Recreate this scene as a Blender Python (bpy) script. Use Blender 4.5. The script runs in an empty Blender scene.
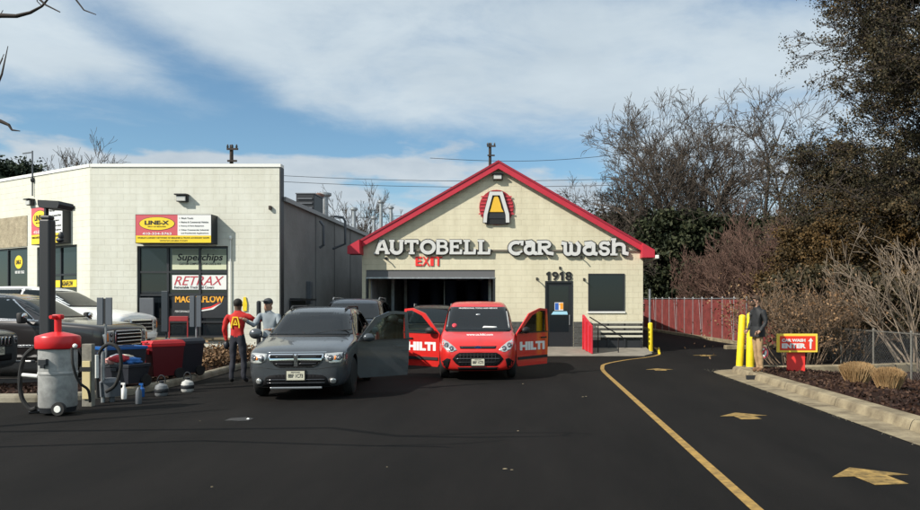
import bpy, bmesh, math, random
import numpy as np
from mathutils import Vector, Matrix, noise as mnoise
from mathutils.bvhtree import BVHTree
from mathutils.geometry import delaunay_2d_cdt
R = math.radians
random.seed(7)
rng = np.random.default_rng(7)
scn = bpy.context.scene
col = scn.collection

# ---------------------------------------------------------------- camera
F = 740.0; CH = 1.66; VX = 533.0; VY = 308.0
cam_d = bpy.data.cameras.new('camera'); cam = bpy.data.objects.new('camera', cam_d); col.objects.link(cam)
cam.location = (0, 0, CH); cam.rotation_euler = (R(90), 0, 0)
cam_d.sensor_width = 36; cam_d.lens = F/920*36
cam_d.shift_x = -(VX-460)/920; cam_d.shift_y = (VY-255)/920
cam_d.clip_start = 0.05; cam_d.clip_end = 4000
scn.camera = cam

# ---------------------------------------------------------------- light
SUN_AZ = 54.0   # degrees left of straight behind the camera
SUN_EL = 37.0
sd = bpy.data.lights.new('sun', 'SUN'); sun = bpy.data.objects.new('sun', sd); col.objects.link(sun)
sd.energy = 5.0; sd.angle = R(0.6); sd.color = (1.0, 0.94, 0.84)
tosun = Vector((-math.sin(R(SUN_AZ))*math.cos(R(SUN_EL)), -math.cos(R(SUN_AZ))*math.cos(R(SUN_EL)), math.sin(R(SUN_EL))))
sun.rotation_euler = tosun.to_track_quat('Z', 'Y').to_euler()
sun.location = (-30, -30, 40)
scn.view_settings.view_transform = 'Standard'; scn.view_settings.look = 'None'
scn.view_settings.exposure = 0.17; scn.view_settings.gamma = 1.0; scn.view_settings.use_curve_mapping = False
scn.cycles.max_bounces = 6; scn.cycles.transparent_max_bounces = 12

w = bpy.data.worlds.new('World'); scn.world = w; w.use_nodes = True
nt = w.node_tree; nt.nodes.clear()
def N(t, **kw):
    n = nt.nodes.new(t)
    for k, v in kw.items(): setattr(n, k, v)
    return n
def L(a, b): nt.links.new(a, b)
def MA(op, a, b=None, c=None, clamp=False):
    n = nt.nodes.new('ShaderNodeMath'); n.operation = op; n.use_clamp = clamp
    for i, v in enumerate((a, b, c)):
        if v is None: continue
        if isinstance(v, (int, float)): n.inputs[i].default_value = v
        else: nt.links.new(v, n.inputs[i])
    return n.outputs[0]
def MIXC(f, a, b, mode='MIX'):
    n = nt.nodes.new('ShaderNodeMix'); n.data_type = 'RGBA'; n.blend_type = mode
    for s, v in ((n.inputs[0], f), (n.inputs[6], a), (n.inputs[7], b)):
        if isinstance(v, (int, float)): s.default_value = v
        elif isinstance(v, tuple): s.default_value = v
        else: nt.links.new(v, s)
    return n.outputs[2]
sky = N('ShaderNodeTexSky', sky_type='NISHITA', sun_disc=False)
sky.sun_elevation = R(SUN_EL)
sky.sun_rotation = math.atan2(tosun.x, tosun.y)
sky.altitude = 50; sky.air_density = 1.0; sky.dust_density = 0.3; sky.ozone_density = 2.5
tc = N('ShaderNodeTexCoord'); sep = N('ShaderNodeSeparateXYZ'); L(tc.outputs['Generated'], sep.inputs[0])
X, Y, Z = sep.outputs
az = MA('ARCTAN2', X, Y)                       # 0 = straight ahead, grows to the right
el = MA('ARCSINE', Z)
zc = MA('MAXIMUM', Z, 0.0)
den = MA('ADD', zc, 0.09)
u = MA('DIVIDE', X, den); v = MA('DIVIDE', Y, den)    # flat cloud layer
cmb = N('ShaderNodeCombineXYZ'); L(u, cmb.inputs[0]); L(v, cmb.inputs[1])
def noise(scale, detail, rough, vec, off=(0, 0, 0), sc=(1, 1, 1), dist=0.0):
    mp = N('ShaderNodeMapping'); mp.inputs['Location'].default_value = off; mp.inputs['Scale'].default_value = sc; L(vec, mp.inputs[0])
    n = N('ShaderNodeTexNoise'); n.inputs['Scale'].default_value = scale; n.inputs['Detail'].default_value = detail
    n.inputs['Roughness'].default_value = rough; n.inputs['Distortion'].default_value = dist
    L(mp.outputs[0], n.inputs['Vector']); return n.outputs['Fac']
def gauss(a0, e0, sa, se, rot=0.0):
    da = MA('SUBTRACT', az, a0); de = MA('SUBTRACT', el, e0)
    c, s = math.cos(rot), math.sin(rot)
    p = MA('ADD', MA('MULTIPLY', da, c), MA('MULTIPLY', de, s))
    q = MA('SUBTRACT', MA('MULTIPLY', de, c), MA('MULTIPLY', da, s))
    p = MA('DIVIDE', p, sa); q = MA('DIVIDE', q, se)
    r = MA('ADD', MA('MULTIPLY', p, p), MA('MULTIPLY', q, q))
    return MA('EXPONENT', MA('MULTIPLY', r, -1.0))
n1 = noise(0.8, 9, 0.6, cmb.outputs[0], (5.3, 1.2, 0), (1.0, 1.0, 1), 0.6)
n2 = noise(2.6, 8, 0.62, cmb.outputs[0], (7.1, 4.2, 0), (1, 1, 1), 0.3)
# high sheet of cloud above ~9 degrees, open below
hi = N('ShaderNodeMapRange'); hi.interpolation_type = 'SMOOTHSTEP'
hi.inputs[1].default_value = R(10.0); hi.inputs[2].default_value = R(16.5); L(el, hi.inputs[0])
rightw = N('ShaderNodeMapRange'); rightw.interpolation_type = 'SMOOTHSTEP'
rightw.inputs[1].default_value = 0.0; rightw.inputs[2].default_value = 0.18; L(az, rightw.inputs[0])
back = N('ShaderNodeMapRange'); back.inputs[1].default_value = 0.7; back.inputs[2].default_value = 1.4
L(MA('ABSOLUTE', az), back.inputs[0])
rw = MA('MULTIPLY', rightw.outputs[0], MA('SUBTRACT', 1.0, back.outputs[0]))
cov = MA('MAXIMUM', hi.outputs[0], MA('MULTIPLY', rw, 0.8))
gap = MA('MULTIPLY', gauss(-0.45, R(17.0), 0.17, 0.030, -0.40), 0.62)
gap2 = MA('MULTIPLY', gauss(-0.16, R(10.8), 0.42, 0.030, -0.10), 0.55)
gap3 = MA('MULTIPLY', gauss(0.42, R(23.0), 0.16, 0.045, 0.1), 0.8)
dens = MA('ADD', MA('MULTIPLY', cov, 0.72), MA('MULTIPLY', MA('SUBTRACT', n1, 0.5), 0.85))
dens = MA('ADD', dens, MA('MULTIPLY', MA('SUBTRACT', n2, 0.5), 0.95))
dens = MA('SUBTRACT', dens, MA('ADD', MA('ADD', gap, gap2), gap3))
den_s = N('ShaderNodeMapRange'); den_s.interpolation_type = 'SMOOTHSTEP'
den_s.inputs[1].default_value = -0.05; den_s.inputs[2].default_value = 0.80; L(dens, den_s.inputs[0])
cl1 = MA('MULTIPLY', den_s.outputs[0], 0.97)
# low cumulus banks near the horizon
cae = N('ShaderNodeCombineXYZ'); L(az, cae.inputs[0]); L(el, cae.inputs[1])
n3 = noise(5.0, 7, 0.55, cae.outputs[0], (5.35, 0.6, 0), (1.0, 3.2, 1))
band = MA('EXPONENT', MA('MULTIPLY', MA('POWER', MA('DIVIDE', MA('SUBTRACT', el, R(8.2)), R(4.0)), 2.0), -1.0))
cum = MA('ADD', MA('SUBTRACT', n3, 0.62), MA('MULTIPLY', band, 0.20))
cum = MA('ADD', cum, MA('MULTIPLY', gauss(-0.44, R(9.6), 0.13, 0.024), 0.30))
cum = MA('ADD', cum, MA('MULTIPLY', gauss(-0.20, R(10.6), 0.10, 0.014), 0.30))
cum = MA('ADD', cum, MA('MULTIPLY', gauss(0.055, R(7.6), 0.04, 0.020), 0.34))
cum = MA('ADD', cum, MA('MULTIPLY', gauss(-0.30, R(8.8), 0.035, 0.012), 0.2))
cs = N('ShaderNodeMapRange'); cs.interpolation_type = 'SMOOTHSTEP'
cs.inputs[1].default_value = 0.03; cs.inputs[2].default_value = 0.16; L(cum, cs.inputs[0])
cl2 = MA('MULTIPLY', cs.outputs[0], 0.85)
n4 = noise(1.4, 5, 0.6, cmb.outputs[0], (1.1, 9.2, 0))
n5 = noise(9.0, 5, 0.6, cae.outputs[0], (2.3, 0.1, 0), (1.0, 2.5, 1))
cloud_hi = MIXC(n4, (4.3, 5.3, 6.2, 1), (7.6, 8.5, 9.0, 1))
cloud_lo = MIXC(n5, (3.9, 4.6, 5.3, 1), (8.0, 8.4, 8.6, 1))
skc = MIXC(1.0, sky.outputs[0], (1.08, 1.28, 1.27, 1), 'MULTIPLY')
c1 = MIXC(cl1, skc, cloud_hi)
c2 = MIXC(cl2, c1, cloud_lo)
bg = N('ShaderNodeBackground'); bg.inputs[1].default_value = 0.09; L(c2, bg.inputs[0])
wo = N('ShaderNodeOutputWorld'); L(bg.outputs[0], wo.inputs[0])

# ---------------------------------------------------------------- helpers
def P(px, py, z=0.0):            # ground point under a pixel of the photo
    s = (py-VY)/(CH-z); y = F/s; return ((px-VX)/s, y)
def at(px, py, y):               # point at depth y
    s = F/y; return Vector(((px-VX)/s, y, CH+(VY-py)/s))
def tag(o, label=None, cat=None, group=None, kind=None):
    if label: o['label'] = label
    if cat: o['category'] = cat
    if group: o['group'] = group
    if kind: o['kind'] = kind
    return o
def thing(name, label, cat, loc=(0, 0, 0), rz=0.0, group=None):
    o = bpy.data.objects.new(name, None); o.empty_display_size = 0.2; col.objects.link(o)
    o.location = loc; o.rotation_euler = (0, 0, rz)
    return tag(o, label, cat, group)
def frame(o, ang=0.0, tilt=0.0):  # local x along the wall, local y up, local z outward (towards the viewer)
    xd = Vector((math.cos(ang), math.sin(ang), 0)); yd = Vector((0, 0, 1)); zd = xd.cross(yd)
    m = Matrix.Identity(4)
    for i, a in enumerate((xd, yd, zd)): m.col[i][:3] = a
    m.translation = Vector(o); return m
I4 = Matrix.Identity(4)
def link(name, me, mat=None, parent=None, world=True):
    if mat is not None:
        for m in (mat if isinstance(mat, (list, tuple)) else [mat]): me.materials.append(m)
    o = bpy.data.objects.new(name, me); col.objects.link(o)
    if parent:
        o.parent = parent
        if world:
            root = parent
            off = Vector((0, 0, 0)); 
            mm = Matrix.Identity(4); p = parent; chain = []
            while p: chain.append(p); p = p.parent
            for p in reversed(chain): mm = mm @ (Matrix.Translation(p.location) @ p.rotation_euler.to_matrix().to_4x4())
            me.transform(mm.inverted())
    return o
class MB:
    def __init__(s): s.v = []; s.f = []; s.m = []; s.sm = []
    def add(s, vs, fs, M=I4, mi=0, smooth=False):
        b = len(s.v)
        s.v += [tuple(M @ Vector(p)) for p in vs]
        for f in fs: s.f.append(tuple(b+i for i in f)); s.m.append(mi); s.sm.append(smooth)
        return s
    def box(s, x0, x1, y0, y1, z0, z1, M=I4, mi=0, ch=0.0):
        if ch > 0:
            c = ch
            bm = bmesh.new(); bmesh.ops.create_cube(bm, size=1)
            for q in bm.verts: q.co = Vector(((x0+x1)/2+q.co.x*(x1-x0), (y0+y1)/2+q.co.y*(y1-y0), (z0+z1)/2+q.co.z*(z1-z0)))
            bmesh.ops.bevel(bm, geom=list(bm.edges), offset=c, segments=2, affect='EDGES', profile=0.5)
            bm.verts.index_update()
            s.add([q.co.copy() for q in bm.verts], [[q.index for q in f.verts] for f in bm.faces], M, mi); bm.free(); return s
        vs = [(x0,y0,z0),(x1,y0,z0),(x1,y1,z0),(x0,y1,z0),(x0,y0,z1),(x1,y0,z1),(x1,y1,z1),(x0,y1,z1)]
        return s.add(vs, [(0,3,2,1),(4,5,6,7),(0,1,5,4),(1,2,6,5),(2,3,7,6),(3,0,4,7)], M, mi)
    def prism(s, poly, z0, z1, M=I4, mi=0):
        n = len(poly); a = sum(poly[i][0]*poly[(i+1)%n][1]-poly[(i+1)%n][0]*poly[i][1] for i in range(n))
        if a < 0: poly = poly[::-1]
        vs = [(p[0], p[1], z0) for p in poly]+[(p[0], p[1], z1) for p in poly]
        fs = [tuple(range(n, 2*n)), tuple(reversed(range(n)))]+[(i, (i+1)%n, n+(i+1)%n, n+i) for i in range(n)]
        return s.add(vs, fs, M, mi)
    def tube(s, pts, r, n=8, M=I4, mi=0, smooth=True, cap=True):
        pts = [Vector(p) for p in pts]; rs = r if isinstance(r, (list, tuple)) else [r]*len(pts)
        vs = []; up = Vector((0.13, 0.27, 0.95))
        for i, p in enumerate(pts):
            d = (pts[min(i+1, len(pts)-1)]-pts[max(i-1, 0)]).normalized()
            a = d.cross(up)
            if a.length < 1e-3: a = d.cross(Vector((1, 0, 0)))
            a.normalize(); b = d.cross(a)
            for k in range(n):
                t = 2*math.pi*k/n; vs.append(p+(a*math.cos(t)+b*math.sin(t))*rs[i])
        fs = [(i*n+k, i*n+(k+1)%n, (i+1)*n+(k+1)%n, (i+1)*n+k) for i in range(len(pts)-1) for k in range(n)]
        s.add(vs, fs, M, mi, smooth)
        if cap: s.add(vs, [tuple(reversed(range(n))), tuple(range((len(pts)-1)*n, len(pts)*n))], M, mi)
        return s
    def lathe(s, prof, n=24, M=I4, mi=0, smooth=True):   # profile (r, z) around local z
        vs = []; 
        for r, z in prof:
            for k in range(n): t = 2*math.pi*k/n; vs.append((r*math.cos(t), r*math.sin(t), z))
        fs = [(i*n+k, i*n+(k+1)%n, (i+1)*n+(k+1)%n, (i+1)*n+k) for i in range(len(prof)-1) for k in range(n)]
        s.add(vs, fs, M, mi, smooth)
        s.add(vs, [tuple(reversed(range(n))), tuple(range((len(prof)-1)*n, len(prof)*n))], M, mi); return s
    def ellipsoid(s, c, r, M=I4, mi=0, n=16, m=10):
        vs = []
        for i in range(1, m):
            a = math.pi*i/m
            for k in range(n):
                t = 2*math.pi*k/n
                vs.append((c[0]+r[0]*math.sin(a)*math.cos(t), c[1]+r[1]*math.sin(a)*math.sin(t), c[2]+r[2]*math.cos(a)))
        vs += [(c[0], c[1], c[2]+r[2]), (c[0], c[1], c[2]-r[2])]
        fs = [(i*n+k, (i+1)*n+k, (i+1)*n+(k+1)%n, i*n+(k+1)%n) for i in range(m-2) for k in range(n)]
        fs += [(len(vs)-2, k, (k+1)%n) for k in range(n)]+[(len(vs)-1, (m-2)*n+(k+1)%n, (m-2)*n+k) for k in range(n)]
        return s.add(vs, fs, M, mi, True)
    def mesh(s, name):
        me = bpy.data.meshes.new(name); me.from_pydata(s.v, [], s.f)
        me.polygons.foreach_set('material_index', s.m); me.polygons.foreach_set('use_smooth', s.sm)
        me.update()
        if any(s.sm): me.set_sharp_from_angle(angle=R(38))
        return me
    def build(s, name, mat, parent=None, world=True):
        return link(name, s.mesh(name), mat, parent, world)
def ellipse(cx, cy, rx, ry, n=28): return [(cx+rx*math.cos(2*math.pi*k/n), cy+ry*math.sin(2*math.pi*k/n)) for k in range(n)]
def text_mesh(body, cx, cy, wd, ht, M, z, depth=0.004, bold=0.0, shear=0.0, space=1.0):
    cu = bpy.data.curves.new('lettering', 'FONT'); cu.body = body; cu.size = 1; cu.offset = bold; cu.shear = shear
    cu.space_character = space; cu.extrude = 0.5; cu.resolution_u = 3
    o = bpy.data.objects.new('lettering', cu); col.objects.link(o)
    dg = bpy.context.evaluated_depsgraph_get(); me = bpy.data.meshes.new_from_object(o.evaluated_get(dg))
    bpy.data.objects.remove(o); bpy.data.curves.remove(cu)
    co = np.empty(len(me.vertices)*3); me.vertices.foreach_get('co', co); co = co.reshape(-1, 3)
    lo, h = co.min(0), co.max(0); d = np.maximum(h-lo, 1e-6)
    co[:, 0] = (co[:, 0]-lo[0])/d[0]*wd-wd/2+cx; co[:, 1] = (co[:, 1]-lo[1])/d[1]*ht-ht/2+cy; co[:, 2] = (co[:, 2]+.5)*depth+z
    me.vertices.foreach_set('co', co.ravel()); me.transform(M); me.update(); return me
def text(name, body, cx, cy, wd, ht, M, z, mat, parent, **k):
    return link(name, text_mesh(body, cx, cy, wd, ht, M, z, **k), mat, parent)

# ---------------------------------------------------------------- materials
MATS = {}
def mat(name, c, rough=0.6, metal=0.0, spec=0.5, vary=0.0, vscale=3.0, bump=0.0, bscale=20.0, c2=None, coat=0.0, emit=None, obj=True, rz=None):
    m = bpy.data.materials.new(name); m.use_nodes = True; t = m.node_tree; b = t.nodes['Principled BSDF']
    b.inputs['Base Color'].default_value = (*c, 1); b.inputs['Roughness'].default_value = rough
    b.inputs['Metallic'].default_value = metal; b.inputs['Specular IOR Level'].default_value = spec
    b.inputs['Coat Weight'].default_value = coat; b.inputs['Coat Roughness'].default_value = 0.05
    if emit: b.inputs['Emission Color'].default_value = (*emit[0], 1); b.inputs['Emission Strength'].default_value = emit[1]
    if vary > 0 or c2 or bump > 0:
        tcn = t.nodes.new('ShaderNodeTexCoord'); src = tcn.outputs['Object']
        if vary > 0 or c2:
            n = t.nodes.new('ShaderNodeTexNoise'); n.inputs['Scale'].default_value = vscale; n.inputs['Detail'].default_value = 8; n.inputs['Roughness'].default_value = .65
            t.links.new(src, n.inputs['Vector'])
            r = t.nodes.new('ShaderNodeValToRGB'); r.color_ramp.elements[0].position = .35; r.color_ramp.elements[1].position = .65
            a = c2 if c2 else tuple(x*(1-vary) for x in c); z = c if c2 else tuple(min(1, x*(1+vary)) for x in c)
            r.color_ramp.elements[0].color = (*a, 1); r.color_ramp.elements[1].color = (*z, 1)
            t.links.new(n.outputs['Fac'], r.inputs[0]); t.links.new(r.outputs[0], b.inputs['Base Color'])
        if bump > 0:
            n = t.nodes.new('ShaderNodeTexNoise'); n.inputs['Scale'].default_value = bscale; n.inputs['Detail'].default_value = 6
            t.links.new(src, n.inputs['Vector']); bu = t.nodes.new('ShaderNodeBump'); bu.inputs['Distance'].default_value = bump
            t.links.new(n.outputs['Fac'], bu.inputs['Height']); t.links.new(bu.outputs[0], b.inputs['Normal'])
    MATS[name] = m; return m
def block_wall(name, c, stain, ang=0.0, scale=1.0):
    m = mat(name, c, rough=.85, spec=.25); t = m.node_tree; b = t.nodes['Principled BSDF']
    g = t.nodes.new('ShaderNodeNewGeometry'); sp = t.nodes.new('ShaderNodeSeparateXYZ'); t.links.new(g.outputs['Position'], sp.inputs[0])
    def ma(op, a, bb):
        n = t.nodes.new('ShaderNodeMath'); n.operation = op
        for i, q in enumerate((a, bb)):
            if isinstance(q, (int, float)): n.inputs[i].default_value = q
            else: t.links.new(q, n.inputs[i])
        return n.outputs[0]
    al = ma('ADD', ma('MULTIPLY', sp.outputs[0], math.cos(ang)), ma('MULTIPLY', sp.outputs[1], math.sin(ang)))
    cb = t.nodes.new('ShaderNodeCombineXYZ'); t.links.new(al, cb.inputs[0]); t.links.new(sp.outputs[2], cb.inputs[1])
    br = t.nodes.new('ShaderNodeTexBrick'); br.inputs['Scale'].default_value = 1.0; br.inputs['Brick Width'].default_value = .406; br.inputs['Row Height'].default_value = .203
    br.inputs['Mortar Size'].default_value = .007; br.inputs['Mortar Smooth'].default_value = .6
    br.inputs['Color1'].default_value = (1, 1, 1, 1); br.inputs['Color2'].default_value = (.96, .96, .96, 1); br.inputs['Mortar'].default_value = (.89, .89, .88, 1)
    t.links.new(cb.outputs[0], br.inputs['Vector'])
    n = t.nodes.new('ShaderNodeTexNoise'); n.inputs['Scale'].default_value = .9; n.inputs['Detail'].default_value = 9; n.inputs['Roughness'].default_value = .7
    t.links.new(g.outputs['Position'], n.inputs['Vector'])
    mp = t.nodes.new('ShaderNodeMapping'); mp.inputs['Scale'].default_value = (3.5, 3.5, .35); t.links.new(g.outputs['Position'], mp.inputs[0])
    n2 = t.nodes.new('ShaderNodeTexNoise'); n2.inputs['Scale'].default_value = 1.5; n2.inputs['Detail'].default_value = 6; t.links.new(mp.outputs[0], n2.inputs['Vector'])
    r = t.nodes.new('ShaderNodeValToRGB'); r.color_ramp.elements[0].position = .33; r.color_ramp.elements[1].position = .62
    r.color_ramp.elements[0].color = (*stain, 1); r.color_ramp.elements[1].color = (*c, 1)
    t.links.new(ma('ADD', ma('MULTIPLY', n.outputs['Fac'], .6), ma('MULTIPLY', n2.outputs['Fac'], .4)), r.inputs[0])
    mx = t.nodes.new('ShaderNodeMix'); mx.data_type = 'RGBA'; mx.blend_type = 'MULTIPLY'; mx.inputs[0].default_value = .55
    t.links.new(r.outputs[0], mx.inputs[6]); t.links.new(br.outputs['Color'], mx.inputs[7]); t.links.new(mx.outputs[2], b.inputs['Base Color'])
    bu = t.nodes.new('ShaderNodeBump'); bu.inputs['Distance'].default_value = .008; bu.inputs['Strength'].default_value = .7
    n3 = t.nodes.new('ShaderNodeTexNoise'); n3.inputs['Scale'].default_value = 25; n3.inputs['Detail'].default_value = 5; t.links.new(g.outputs['Position'], n3.inputs['Vector'])
    h = ma('ADD', ma('MULTIPLY', br.outputs['Fac'], -1.0), ma('MULTIPLY', n3.outputs['Fac'], .5))
    t.links.new(h, bu.inputs['Height']); t.links.new(bu.outputs[0], b.inputs['Normal'])
    return m
def leaf_mat(name, cols, rough=.7):
    m = mat(name, cols[0], rough=rough, spec=.25); t = m.node_tree; b = t.nodes['Principled BSDF']
    g = t.nodes.new('ShaderNodeNewGeometry'); r = t.nodes.new('ShaderNodeValToRGB'); r.color_ramp.interpolation = 'LINEAR'
    while len(r.color_ramp.elements) < len(cols): r.color_ramp.elements.new(.5)
    for i, c in enumerate(cols):
        r.color_ramp.elements[i].position = i/(len(cols)-1); r.color_ramp.elements[i].color = (*c, 1)
    n = t.nodes.new('ShaderNodeTexNoise'); n.inputs['Scale'].default_value = .7; t.links.new(g.outputs['Position'], n.inputs['Vector'])
    a = t.nodes.new('ShaderNodeMath'); a.operation = 'MULTIPLY_ADD'; a.inputs[1].default_value = .55; t.links.new(g.outputs['Random Per Island'], a.inputs[0])
    a2 = t.nodes.new('ShaderNodeMath'); a2.operation = 'MULTIPLY_ADD'; a2.inputs[1].default_value = 1.3; a2.inputs[2].default_value = -.42; t.links.new(n.outputs['Fac'], a2.inputs[0])
    t.links.new(a2.outputs[0], a.inputs[2]); t.links.new(a.outputs[0], r.inputs[0]); t.links.new(r.outputs[0], b.inputs['Base Color'])
    return m
asphalt = mat('asphalt', (.021, .0195, .018), rough=.92, spec=.14)
def asphalt_nodes(m, base, dark, spots=True):
    t = m.node_tree; b = t.nodes['Principled BSDF']; g = t.nodes.new('ShaderNodeNewGeometry')
    mp = t.nodes.new('ShaderNodeMapping'); mp.inputs['Scale'].default_value = (1.6, .35, 1); t.links.new(g.outputs['Position'], mp.inputs[0])
    n = t.nodes.new('ShaderNodeTexNoise'); n.inputs['Scale'].default_value = .55; n.inputs['Detail'].default_value = 9; n.inputs['Roughness'].default_value = .68; t.links.new(mp.outputs[0], n.inputs['Vector'])
    r = t.nodes.new('ShaderNodeValToRGB'); r.color_ramp.elements[0].position = .35; r.color_ramp.elements[1].position = .68
    r.color_ramp.elements[0].color = (*dark, 1); r.color_ramp.elements[1].color = (*base, 1); t.links.new(n.outputs['Fac'], r.inputs[0])
    n2 = t.nodes.new('ShaderNodeTexNoise'); n2.inputs['Scale'].default_value = 130; n2.inputs['Detail'].default_value = 2; t.links.new(g.outputs['Position'], n2.inputs['Vector'])
    r2 = t.nodes.new('ShaderNodeValToRGB'); r2.color_ramp.elements[0].position = .3; r2.color_ramp.elements[1].position = .75
    r2.color_ramp.elements[0].color = (.55, .55, .55, 1); r2.color_ramp.elements[1].color = (1.7, 1.65, 1.6, 1); t.links.new(n2.outputs['Fac'], r2.inputs[0])
    mx = t.nodes.new('ShaderNodeMix'); mx.data_type = 'RGBA'; mx.blend_type = 'MULTIPLY'; mx.inputs[0].default_value = 1
    t.links.new(r.outputs[0], mx.inputs[6]); t.links.new(r2.outputs[0], mx.inputs[7]); out = mx.outputs[2]
    if spots:   # pale scuffs and dried spill marks
        mp3 = t.nodes.new('ShaderNodeMapping'); mp3.inputs['Scale'].default_value = (1.3, 2.6, 1); mp3.inputs['Location'].default_value = (.4, 5.3, 0); t.links.new(g.outputs['Position'], mp3.inputs[0])
        n3 = t.nodes.new('ShaderNodeTexNoise'); n3.inputs['Scale'].default_value = 1.6; n3.inputs['Detail'].default_value = 7; n3.inputs['Roughness'].default_value = .75; t.links.new(mp3.outputs[0], n3.inputs['Vector'])
        r3 = t.nodes.new('ShaderNodeValToRGB'); r3.color_ramp.elements[0].position = .66; r3.color_ramp.elements[1].position = .82
        r3.color_ramp.elements[0].color = (0, 0, 0, 1); r3.color_ramp.elements[1].color = (1, 1, 1, 1); t.links.new(n3.outputs['Fac'], r3.inputs[0])
        mx2 = t.nodes.new('ShaderNodeMix'); mx2.data_type = 'RGBA'; t.links.new(r3.outputs[0], mx2.inputs[0]); t.links.new(out, mx2.inputs[6]); mx2.inputs[7].default_value = (.035, .032, .030, 1); out = mx2.outputs[2]
    t.links.new(out, b.inputs['Base Color'])
    bu = t.nodes.new('ShaderNodeBump'); bu.inputs['Distance'].default_value = .006; bu.inputs['Strength'].default_value = .6
    t.links.new(n2.outputs['Fac'], bu.inputs['Height']); t.links.new(bu.outputs[0], b.inputs['Normal'])
asphalt_nodes(asphalt, (.0110, .0098, .0092), (.0052, .0048, .0046))
concrete = mat('concrete', (.33, .275, .18), rough=.9, spec=.2, c2=(.16, .13, .085), vscale=2.2, bump=.006, bscale=60)
concrete_dark = mat('weathered_concrete', (.30, .27, .21), rough=.9, spec=.2, c2=(.16, .14, .10), vscale=2.5, bump=.006, bscale=60)
mulch = mat('mulch', (.045, .022, .016), rough=.95, spec=.1, c2=(.014, .008, .006), vscale=16, bump=.06, bscale=24)
soil = mat('ground', (.07, .06, .03), rough=.95, spec=.1, c2=(.02, .02, .012), vscale=.8, bump=.03, bscale=6)
yellow_paint = mat('faded_yellow_paint', (.40, .26, .085), rough=.8, spec=.2, c2=(.09, .065, .03), vscale=7)
line_paint = mat('yellow_line_paint', (.42, .26, .075), rough=.8, spec=.2, c2=(.20, .13, .05), vscale=9)
yellow = mat('yellow_enamel', (.83, .62, .02), rough=.4, vary=.12, vscale=6)
cream = block_wall('painted_block', (.72, .67, .50), (.60, .55, .40))
white_wall = block_wall('white_painted_block', (.70, .70, .62), (.60, .59, .50))
white_wall_a = block_wall('white_painted_block_angled', (.68, .68, .60), (.60, .59, .50), ang=-R(30))
shade_grey_side = mat('shade_grey_side_wall', (.22, .215, .21), rough=.9, vary=.15, vscale=.6, bump=.01, bscale=8)  # grey base includes the shade of the side turned from the sun
red_trim = mat('red_trim', (.50, .022, .045), rough=.5, vary=.08, vscale=2)
shingle = mat('roof_shingle', (.10, .10, .10), rough=.9, vary=.3, vscale=8)
white_paint = mat('white_paint', (.80, .80, .76), rough=.5)
sign_white = mat('sign_white', (.80, .80, .78), rough=.4)
sign_red = mat('sign_red', (.60, .05, .07), rough=.4)
sign_yellow = mat('sign_yellow', (.86, .62, .03), rough=.4)
black = mat('black_paint', (.012, .012, .013), rough=.5)
near_black = mat('dark_frame', (.020, .022, .026), rough=.45)
glass_dark = mat('dark_glass', (.010, .014, .018), rough=.06, spec=.5)
door_dark = mat('dark_door', (.018, .019, .022), rough=.35)
tunnel = mat('tunnel_interior', (.20, .20, .20), rough=.8, vary=.4, vscale=1.2)
steel = mat('galvanised_steel', (.40, .41, .42), rough=.4, metal=.7, vary=.2, vscale=7)
vac_steel = mat('brushed_steel', (.36, .36, .35), rough=.5, metal=.25, vary=.2, vscale=9)
grey_metal = mat('grey_metal', (.10, .11, .125), rough=.5, vary=.1)
red = mat('red_plastic', (.60, .018, .022), rough=.35, vary=.06, vscale=4)
bright_red = mat('bright_red_board', (.88, .05, .04), rough=.5)
text_red = mat('red_lettering', (.85, .035, .03), rough=.5)
blue_pl = mat('blue_plastic', (.015, .10, .33), rough=.35)
dark_pl = mat('dark_plastic', (.02, .022, .03), rough=.45, vary=.1)
maroon_pl = mat('maroon_plastic', (.11, .008, .012), rough=.4)
rubber = mat('rubber', (.012, .012, .012), rough=.75)
chrome = mat('chrome', (.75, .76, .78), rough=.12, metal=1.0)
alloy = mat('alloy', (.42, .43, .45), rough=.3, metal=.85)
wood = mat('weathered_post', (.20, .19, .16), rough=.85, vary=.25, vscale=9)
cream_pl = mat('cream_sheet', (.62, .52, .28), rough=.6)
maroon = mat('maroon_slats', (.19, .040, .036), rough=.6, vary=.25, vscale=3)
bark = mat('grey_bark', (.075, .058, .045), rough=.9, vary=.35, vscale=3)
bark_dark = mat('dark_bark', (.045, .034, .028), rough=.9, vary=.3, vscale=3)
bark_pale = mat('pale_bark', (.22, .17, .125), rough=.85, vary=.3, vscale=4)
twig_pink = mat('reddish_twigs', (.12, .068, .050), rough=.9, vary=.25, vscale=2)
twig_tan = mat('tan_twigs', (.16, .11, .072), rough=.9, vary=.3, vscale=3)
ivy = leaf_mat('ivy_leaves', [(.007, .010, .006), (.017, .024, .011), (.035, .042, .018), (.07, .072, .036)])
cedar_dark = leaf_mat('cedar_dark', [(.010, .011, .007), (.030, .028, .014), (.068, .052, .026), (.13, .085, .040)])
cedar_orange = leaf_mat('cedar_rust', [(.012, .010, .004), (.04, .027, .011), (.095, .058, .020), (.18, .105, .038)])
pine_leaf = leaf_mat('pine_needles', [(.008, .014, .010), (.02, .035, .02), (.045, .06, .03)])
dry_leaf = leaf_mat('dry_leaves', [(.05, .03, .015), (.16, .09, .045), (.30, .19, .10)])
straw = leaf_mat('straw', [(.22, .13, .06), (.42, .27, .13), (.58, .42, .23)])
litter = leaf_mat('leaf_litter', [(.015, .008, .005), (.045, .022, .014), (.11, .06, .035)])
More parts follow.
